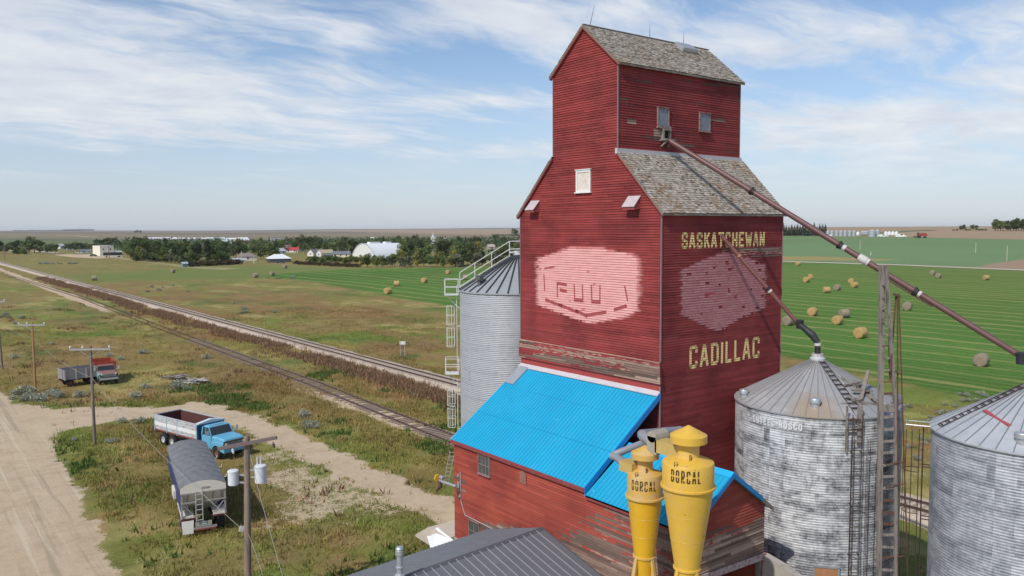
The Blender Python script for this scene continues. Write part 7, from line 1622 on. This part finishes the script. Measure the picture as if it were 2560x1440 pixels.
# bus and parked vehicles by the cream building
def far_vehicle(name, label, px, py, Lm, h, body, top=None, rz=0, cat='car'):
    g_ = GT(px, py); a = math.atan2(g_[1]-CAM[1], g_[0]-CAM[0])-PI/2+rz; t_ = thing(name, label, cat, g_, a)
    if cat == 'bus':
        mb = MB(); mb.prism([(-Lm/2, .45), (Lm/2, .45), (Lm/2, h-.2), (Lm/2-.2, h), (-Lm/2+.35, h), (-Lm/2, h-.9)], -1.25, 1.25, lambda u, v, q: (u, q, v)); bd = mb.build('body', body, t_, local=True)
        mb = MB(); mb.bx(-Lm/2+.3, Lm/2-.3, -1.27, -1.251, h*.44, h*.86); mb.build('window_band', M_win, bd, local=True); mb = MB(); mb.bx(-Lm/2-.01, Lm/2+.01, -1.28, 1.28, .35, h*.38); mb.build('lower_panel', top, bd, local=True)
    else:
        mb = MB(); mb.prism([(-Lm/2, .35), (Lm/2, .35), (Lm/2, h*.55), (Lm*.36, h*.62), (Lm*.22, h), (-Lm*.05 if cat == 'pickup' else -Lm*.38, h), (-Lm*.1 if cat == 'pickup' else -Lm/2, h*.6), (-Lm/2, h*.6)], -.9, .9, lambda u, v, q: (u, q, v)); bd = mb.build('body', body, t_, local=True)
        mb = MB(); mb.bx(-Lm*.04, Lm*.2, -.93, -.901, h*.64, h*.92); mb.build('side_window', M_win, bd, local=True)
    for x in ((-Lm*.32, Lm*.32) if cat != 'bus' else (-Lm*.33, Lm*.28, Lm*.36)):
        for y in (-.85, .85):
            mb = MB(); r = .36 if cat != 'bus' else .5; mb.lathe([(r, -.12), (r, .12)], 12, (x, y*(1.4 if cat == 'bus' else 1), r), axis='y'); mb.build('wheel', M_tyre, t_, local=True)
    return t_
far_vehicle('coach_bus', 'black and white coach parked before the cream building', 282, 643, 11.5, 3.3, mat('black_coach', (.02, .02, .022), .3), mat('white_coach_side', (.62, .60, .55), .5), .05, 'bus')
far_vehicle('car', 'dark car parked left of the cream building', 234, 641, 4.6, 1.6, mat('dark_car_paint', (.05, .06, .07), .3)); far_vehicle('pickup_truck', 'white pickup parked on the gravel lot left of the other vehicles', 198, 634.5, 5.2, 1.8, M_white, cat='pickup'); far_vehicle('pickup_truck', 'blue-grey pickup behind the gravel lot', 209, 633, 5.2, 1.8, mat('blue_grey_paint', (.20, .26, .33), .4), cat='pickup'); far_vehicle('car', 'silver car behind the gravel lot', 221, 633.5, 4.6, 1.6, mat('silver_paint', (.5, .52, .54), .4, .3)); far_vehicle('van', 'white van among trees left of the gravel lot', 174, 626, 5.2, 2.3, M_white, cat='van')
far_vehicle('car', 'dark blue car under the white carport', 702, 658, 4.6, 1.6, mat('navy_paint', (.03, .05, .12), .3)); 
# farmyard bins on the right
MFb = mat('far_bin_steel', (.50, .53, .56), .4, .5, var=.08); MFw = mat('far_white_bin', (.82, .82, .82), .4, var=.02)
def farbin(px, py, wp, hp, m_, lab, name='grain_bin', hop=False, grp=None):
    g_ = GT(px, py); s = FPX/pix(g_)[2]; r = wp/s/2; h = hp/s; t_ = thing(name, lab, 'grain bin', g_, 0, grp); mb = MB()
    if hop: mb.lathe([(r*.25, h*.12), (r, h*.30), (r, h*.80)], 20, cap=False); mb.build('wall', m_, t_, smooth=40, local=True); mb = MB(); [mb.bar((r*.9*math.cos(a), r*.9*math.sin(a), 0), (r*.9*math.cos(a), r*.9*math.sin(a), h*.35), r*.08) for a in [k*PI/3 for k in range(6)]]; mb.build('leg', m_, t_, local=True)
    else: mb.lathe([(r, -.3), (r, h*.80)], 20, cap=False); mb.build('wall', m_, t_, smooth=40, local=True)
    mb = MB(); mb.lathe([(r*1.04, h*.79), (r*.15, h*.98), (r*.15, h), (0, h)], 20, cap=False); mb.build('roof', m_ if m_ is MFw else mat('far_bin_roof', (.62, .64, .66), .4, .4), t_, local=True)
for i, x in enumerate((535, 577, 625, 668, 712, 760, 805)): farbin(1940+x/4.129, 590.5, 9.2, 15, MFb, 'silver steel bin in the long farmyard row right of the elevator', grp='row of seven silver bins in the far farmyard')
farbin(1940+845/4.129, 591, 8, 12, MFw, 'single white bin in the middle of the silver bin row', hop=True)
for x in (890, 912, 935): farbin(1940+x/4.129, 590.5, 8.5, 14, MFb, 'silver hopper bin of the tight trio beside the big bin', hop=True, grp='trio of hopper bins beside the big farmyard bin')
farbin(1940+990/4.129, 592, 16, 18.5, MFb, 'largest silver bin at the end of the farmyard row'); farbin(1940+1045/4.129, 591.5, 9, 18, MFb, 'narrow silver bin just right of the largest farmyard bin')
for i, x in enumerate((1132, 1168, 1205, 1242)): farbin(1940+x/4.129, 591, 8.2, 13, MFw, 'white hopper bin in the row of four at the farmyard end', hop=True, grp='row of four white hopper bins in the far farmyard')
for x in (248, 268): farbin(1940+x/4.129, 588.5, 6, 10, MFb, 'small silver bin beside the far spruce shelterbelt', grp='small pair of bins by the shelterbelt')
house('farmhouse', 'white farm building with red trim left of the far silver bins', 2050, 588.5, 18, 9, M_wallw, M_rr, 9, 0); house('machine_shed', 'pale machine shed beside the shelterbelt', 2018, 589, 22, 7, M_rl, M_rw, 12, 0, cat='shed', win=False); house('low_shed', 'low white trailer-like shed before the silver bins', 2067, 591.5, 20, 4, M_wallw, M_rw, 4, 0, cat='shed', win=False)
g_ = GT(2304, 594.5); cb = thing('combine_harvester', 'red combine harvester parked on the stubble right of the white bins', 'combine', g_, 2.3, sc=1.1)
mb = MB(); mb.prism([(-3.4, 1.4), (2.2, 1.2), (3.0, 1.6), (2.6, 3.4), (-2.6, 3.6), (-3.6, 2.6)], -1.5, 1.5, lambda u, v, q: (u, q, v)); mb.build('body', mat('harvester_red', (.30, .05, .035), .5), cb, local=True); mb = MB(); mb.bx(2.0, 3.4, -.9, .9, 2.2, 4.0); mb.build('cab', M_win, cb, local=True); mb = MB(); mb.bx(3.8, 4.8, -3.6, 3.6, .3, 1.2); mb.build('header', M_rust, cb, local=True)
for x, r in ((1.8, .95), (-2.4, .6)):
    for y in (-1.7, 1.7): mb = MB(); mb.lathe([(r, -.3), (r, .3)], 14, (x, y, r), axis='y'); mb.build('wheel', M_tyre, cb, local=True)
far_vehicle('truck', 'white truck parked right of the four white hopper bins', 2252, 593.5, 8, 3, M_white, cat='truck'); far_vehicle('truck', 'white flatbed parked left of the four white hopper bins', 2207, 592.5, 8, 2.2, M_white, cat='truck')
# distant poles and markers
def farpole(px, y0, y1, lab, m_=None, arm=0):
    g_ = GT(px, y1); s = FPX/pix(g_)[2]; h = (y1-y0)/s; t_ = thing('utility_pole', lab, 'utility pole', g_, ar, 'distant poles'); mb = MB(); mb.tube([(0, 0, -.2), (0, 0, h)], [.2, .14], 6); mb.build('post', m_ or mat('pale_far_pole', (.50, .47, .38), .8), t_, local=True)
    if arm: mb = MB(); mb.bx(-arm, arm, -.08, .08, h-.6, h-.45); mb.build('crossarm', M_arm, t_, local=True)
farpole(2150, 600.5, 623.5, 'pale pole on the far green field below the bin row'); farpole(2439, 606, 632, 'pale pole on the green field left of the rightmost pole'); farpole(2517, 614, 652, 'tall pale pole at the edge of the brown soil near the right edge'); farpole(2177, 630, 637.5, 'short white marker post on the far green field', M_white)
farpole(12, 608, 650, 'dark pole before the trees at the left edge', M_pole); farpole(273, 611, 645, 'dark pole in front of the bus and cream building', M_pole); farpole(199, 612, 635, 'pole standing by the gravel lot', M_pole); farpole(533, 622, 650, 'pale pole rising over the brown hedge'); farpole(604, 628, 657, 'white pole beside the brown-roofed house', M_white); farpole(635, 640, 658, 'short white pole right of the brown-roofed house', M_white); farpole(909, 616, 640, 'thin dark pole against the white arena', M_pole); farpole(1218, 610, 632, 'pole with transformer in the trees left of the bin railing', M_pole, 1.2)
for i in range(11):
    px = 880+i*24; g_ = GT(px, 675-abs(px-1000)*.008); t_ = None
    if i == 0: fp = thing('fence_post', 'thin wooden fence post along the far edge of the hay strip', 'fence post', g_, 0, 'fence posts along the hay strip'); mb = MB(); mb.tube([(0, 0, -.2), (0, 0, 1.3)], .06, 5); mb.build('post', M_wood, fp, local=True)
    else: dup(fp, g_, 0)
for px, py, l in ((784, 761, 'thin steel post standing in the open pasture beyond the main track'), (1060, 876, 'short dark stub post beyond the track, right of the white sign'), (383, 722, 'dark stump among the grey sagebrush at left')):
    g_ = GT(px, py); t_ = thing('fence_post', l, 'fence post', g_); mb = MB(); mb.tube([(0, 0, -.1), (.05, 0, 1.2)], .09, 6); mb.build('post', M_wood, t_, local=True)
# ------------------------------------------------------------------ far ridges
def ridge(name, px0, px1, dist, hfun, mt, seed):
    mb = MB(); pts = []
    for i in range(61):
        px = px0+(px1-px0)*i/60; h = yaw+math.atan((px-1280)/FPX); d_ = np.array([math.sin(h), math.cos(h)]); p0 = CAM[:2]+d_*(dist-700); p1 = CAM[:2]+d_*dist; p2 = CAM[:2]+d_*(dist+900); z = hfun(i/60); pts.append((Vector((*p0, float(terrain(*p0))-3)), Vector((*p1, z)), Vector((*p2, z-3))))
    for a, b_ in zip(pts, pts[1:]):
        for k in (0, 1): mb.quad(a[k], b_[k], b_[k+1], a[k+1])
    o = mb.build(name, mt, smooth=True); o['kind'] = 'structure'; return o
M_rg1 = mat('far_ridge_grass', (.20, .175, .13), .95, var=.2, scale=.002); M_rg2 = mat('far_ridge_dark', (.10, .095, .10), .95, var=.2, scale=.002)
ridge('hills', -300, 1500, 8200, lambda t: 17+4.5*math.sin(t*9+.6)+2*math.sin(t*23), M_rg2, 1)
# ------------------------------------------------------------------ sky, sun, haze
w = bpy.data.worlds.new('World'); S.world = w; w.use_nodes = True; w.node_tree.nodes.clear(); b = NB(w.node_tree)
SUN_EL, SUN_AZ = R(46), R(-166)        # azimuth measured from +X, counter-clockwise
sd = Vector((math.cos(SUN_AZ)*math.cos(SUN_EL), math.sin(SUN_AZ)*math.cos(SUN_EL), math.sin(SUN_EL)))
sky = b.n('ShaderNodeTexSky', sky_type='NISHITA', sun_disc=False, sun_elevation=SUN_EL, sun_rotation=math.atan2(sd.x, sd.y), altitude=800, air_density=1.0, dust_density=1.0, ozone_density=1.6)
g = b.n('ShaderNodeTexCoord').outputs['Generated']; sp = b.n('ShaderNodeSeparateXYZ'); b.put(sp.inputs[0], g); x, y, z = sp.outputs
zc = b.m('MAXIMUM', z, 0.0); az = b.m('SUBTRACT', b.m('ARCTAN2', x, y), yaw); el = b.m('ARCSINE', b.m('MINIMUM', z, 1.0))
# cirrus: noise on a flat cloud sheet high above, streaked along one direction
k = b.m('DIVIDE', 1.0, b.m('ADD', zc, .12)); cp = b.n('ShaderNodeCombineXYZ'); b.put(cp.inputs[0], b.m('MULTIPLY', x, k)); b.put(cp.inputs[1], b.m('MULTIPLY', y, k))
wv = b.noise(b.sc(cp.outputs[0], (1, 1, 1)), 1.1, 4, .55, 0, 1); va = b.n('ShaderNodeVectorMath', operation='MULTIPLY_ADD'); b.put(va.inputs[0], wv); va.inputs[1].default_value = (.55, .55, 0); b.put(va.inputs[2], cp.outputs[0]); wp = va.outputs[0]
c1_ = b.noise(b.sc(wp, (.95, 2.6, 1), (3.1, 1.4, 0), (0, 0, R(-52))), 1.5, 9, .60); c2_ = b.noise(b.sc(wp, (.5, .8, 1), (1.2, 7.3, 0), (0, 0, R(-40))), 1.3, 5, .55)
field = b.m('ADD', b.m('MULTIPLY', c1_, .62), b.m('MULTIPLY', c2_, .38))
def blob(px, py, rx, ry, amp):
    a0 = math.atan((px-1280)/FPX); e0 = math.atan((571-py)/FPX*math.cos(a0)); da = b.m('DIVIDE', b.m('SUBTRACT', az, a0), rx/FPX); de = b.m('DIVIDE', b.m('SUBTRACT', el, e0), ry/FPX)
    return b.m('MULTIPLY', b.m('EXPONENT', b.m('MULTIPLY', b.m('ADD', b.m('MULTIPLY', da, da), b.m('MULTIPLY', de, de)), -1.0)), amp)
tot = field
for a in ((300, 60, 620, 110, .17), (560, 250, 520, 90, .16), (60, 210, 300, 90, .13), (1150, 150, 200, 70, -.08), (1200, 70, 250, 60, .14), (1160, 258, 150, 22, .17), (920, 345, 90, 18, .14), (1900, 120, 420, 60, .13), (2300, 330, 420, 90, .20), (2350, 90, 300, 40, .06), (2180, 215, 160, 50, -.10), (1150, 390, 240, 22, .08), (650, 110, 130, 30, -.10), (2450, 200, 150, 20, .08), (640, 420, 900, 40, -.05), (1050, 120, 180, 40, -.04), (1500, 60, 300, 60, .10), (2150, 470, 600, 60, .05)): tot = b.m('ADD', tot, blob(*a))
cm = b.step(tot, .47, .71); cm = b.m('MULTIPLY', cm, b.step(el, .015, .11))
lowh = b.m('SUBTRACT', 1.0, b.step(el, -.02, .24))
SC = 7.2
base = b.mix(1, sky.outputs[0], (.95, 1.0, 1.04, 1), 'MULTIPLY')
base = b.mix(b.m('ADD', .05, b.m('MULTIPLY', lowh, .66)), base, (.575*SC, .635*SC, .765*SC, 1))
csh = b.ramp(b.noise(wp, 2.6, 5, .6), [(.35, (.72*SC, .77*SC, .85*SC)), (.65, (.90*SC, .92*SC, .95*SC))])
fin = b.mix(b.m('MULTIPLY', cm, .88), base, csh)
bg = b.n('ShaderNodeBackground'); b.put(bg.inputs[0], fin); bg.inputs[1].default_value = .13; o = b.n('ShaderNodeOutputWorld'); b.links.new(bg.outputs[0], o.inputs[0])
sun = bpy.data.lights.new('sun', 'SUN'); sun.energy = 3.3; sun.angle = R(.6); sun.color = (1.0, .955, .88); so = bpy.data.objects.new('sun', sun); COL.objects.link(so); so.rotation_euler = (-sd).to_track_quat('-Z', 'Y').to_euler()
hm = bpy.data.materials.new('haze_air'); hm.use_nodes = True; hm.node_tree.nodes.clear(); hb_ = NB(hm.node_tree); pv_ = hb_.n('ShaderNodeVolumePrincipled'); pv_.inputs['Color'].default_value = (.93, .96, 1.0, 1); pv_.inputs['Density'].default_value = 4.5e-5; pv_.inputs['Anisotropy'].default_value = 0; ho = hb_.n('ShaderNodeOutputMaterial'); hb_.links.new(pv_.outputs[0], ho.inputs['Volume'])
mb = MB(); mb.bx(gx[0]-50, gx[-1]+50, gy[0]-50, gy[-1]+50, -6, 45); hz = mb.build('haze', hm); hz['kind'] = 'stuff'
# ------------------------------------------------------------------ camera and output
cam = bpy.data.cameras.new('camera'); co_ = bpy.data.objects.new('camera', cam); COL.objects.link(co_); cam.sensor_width = 36; cam.lens = FPX/2560*36; cam.clip_start = .5; cam.clip_end = 30000
co_.matrix_world = Matrix(((Rv[0], Uv[0], -Fv[0], CAM[0]), (Rv[1], Uv[1], -Fv[1], CAM[1]), (Rv[2], Uv[2], -Fv[2], CAM[2]), (0, 0, 0, 1))); S.camera = co_
for p_ in PROTO:
    for c_ in kids(p_):
        for e_ in kids(c_): bpy.data.objects.remove(e_)
        bpy.data.objects.remove(c_)
    bpy.data.objects.remove(p_)
S.view_settings.view_transform = 'Standard'; S.view_settings.look = 'None'; S.view_settings.exposure = 0; S.view_settings.gamma = 1
S.cycles.max_bounces = 6; S.cycles.diffuse_bounces = 3; S.cycles.glossy_bounces = 3; S.cycles.transmission_bounces = 3; S.cycles.volume_bounces = 0; S.cycles.transparent_max_bounces = 8; S.cycles.use_denoising = True
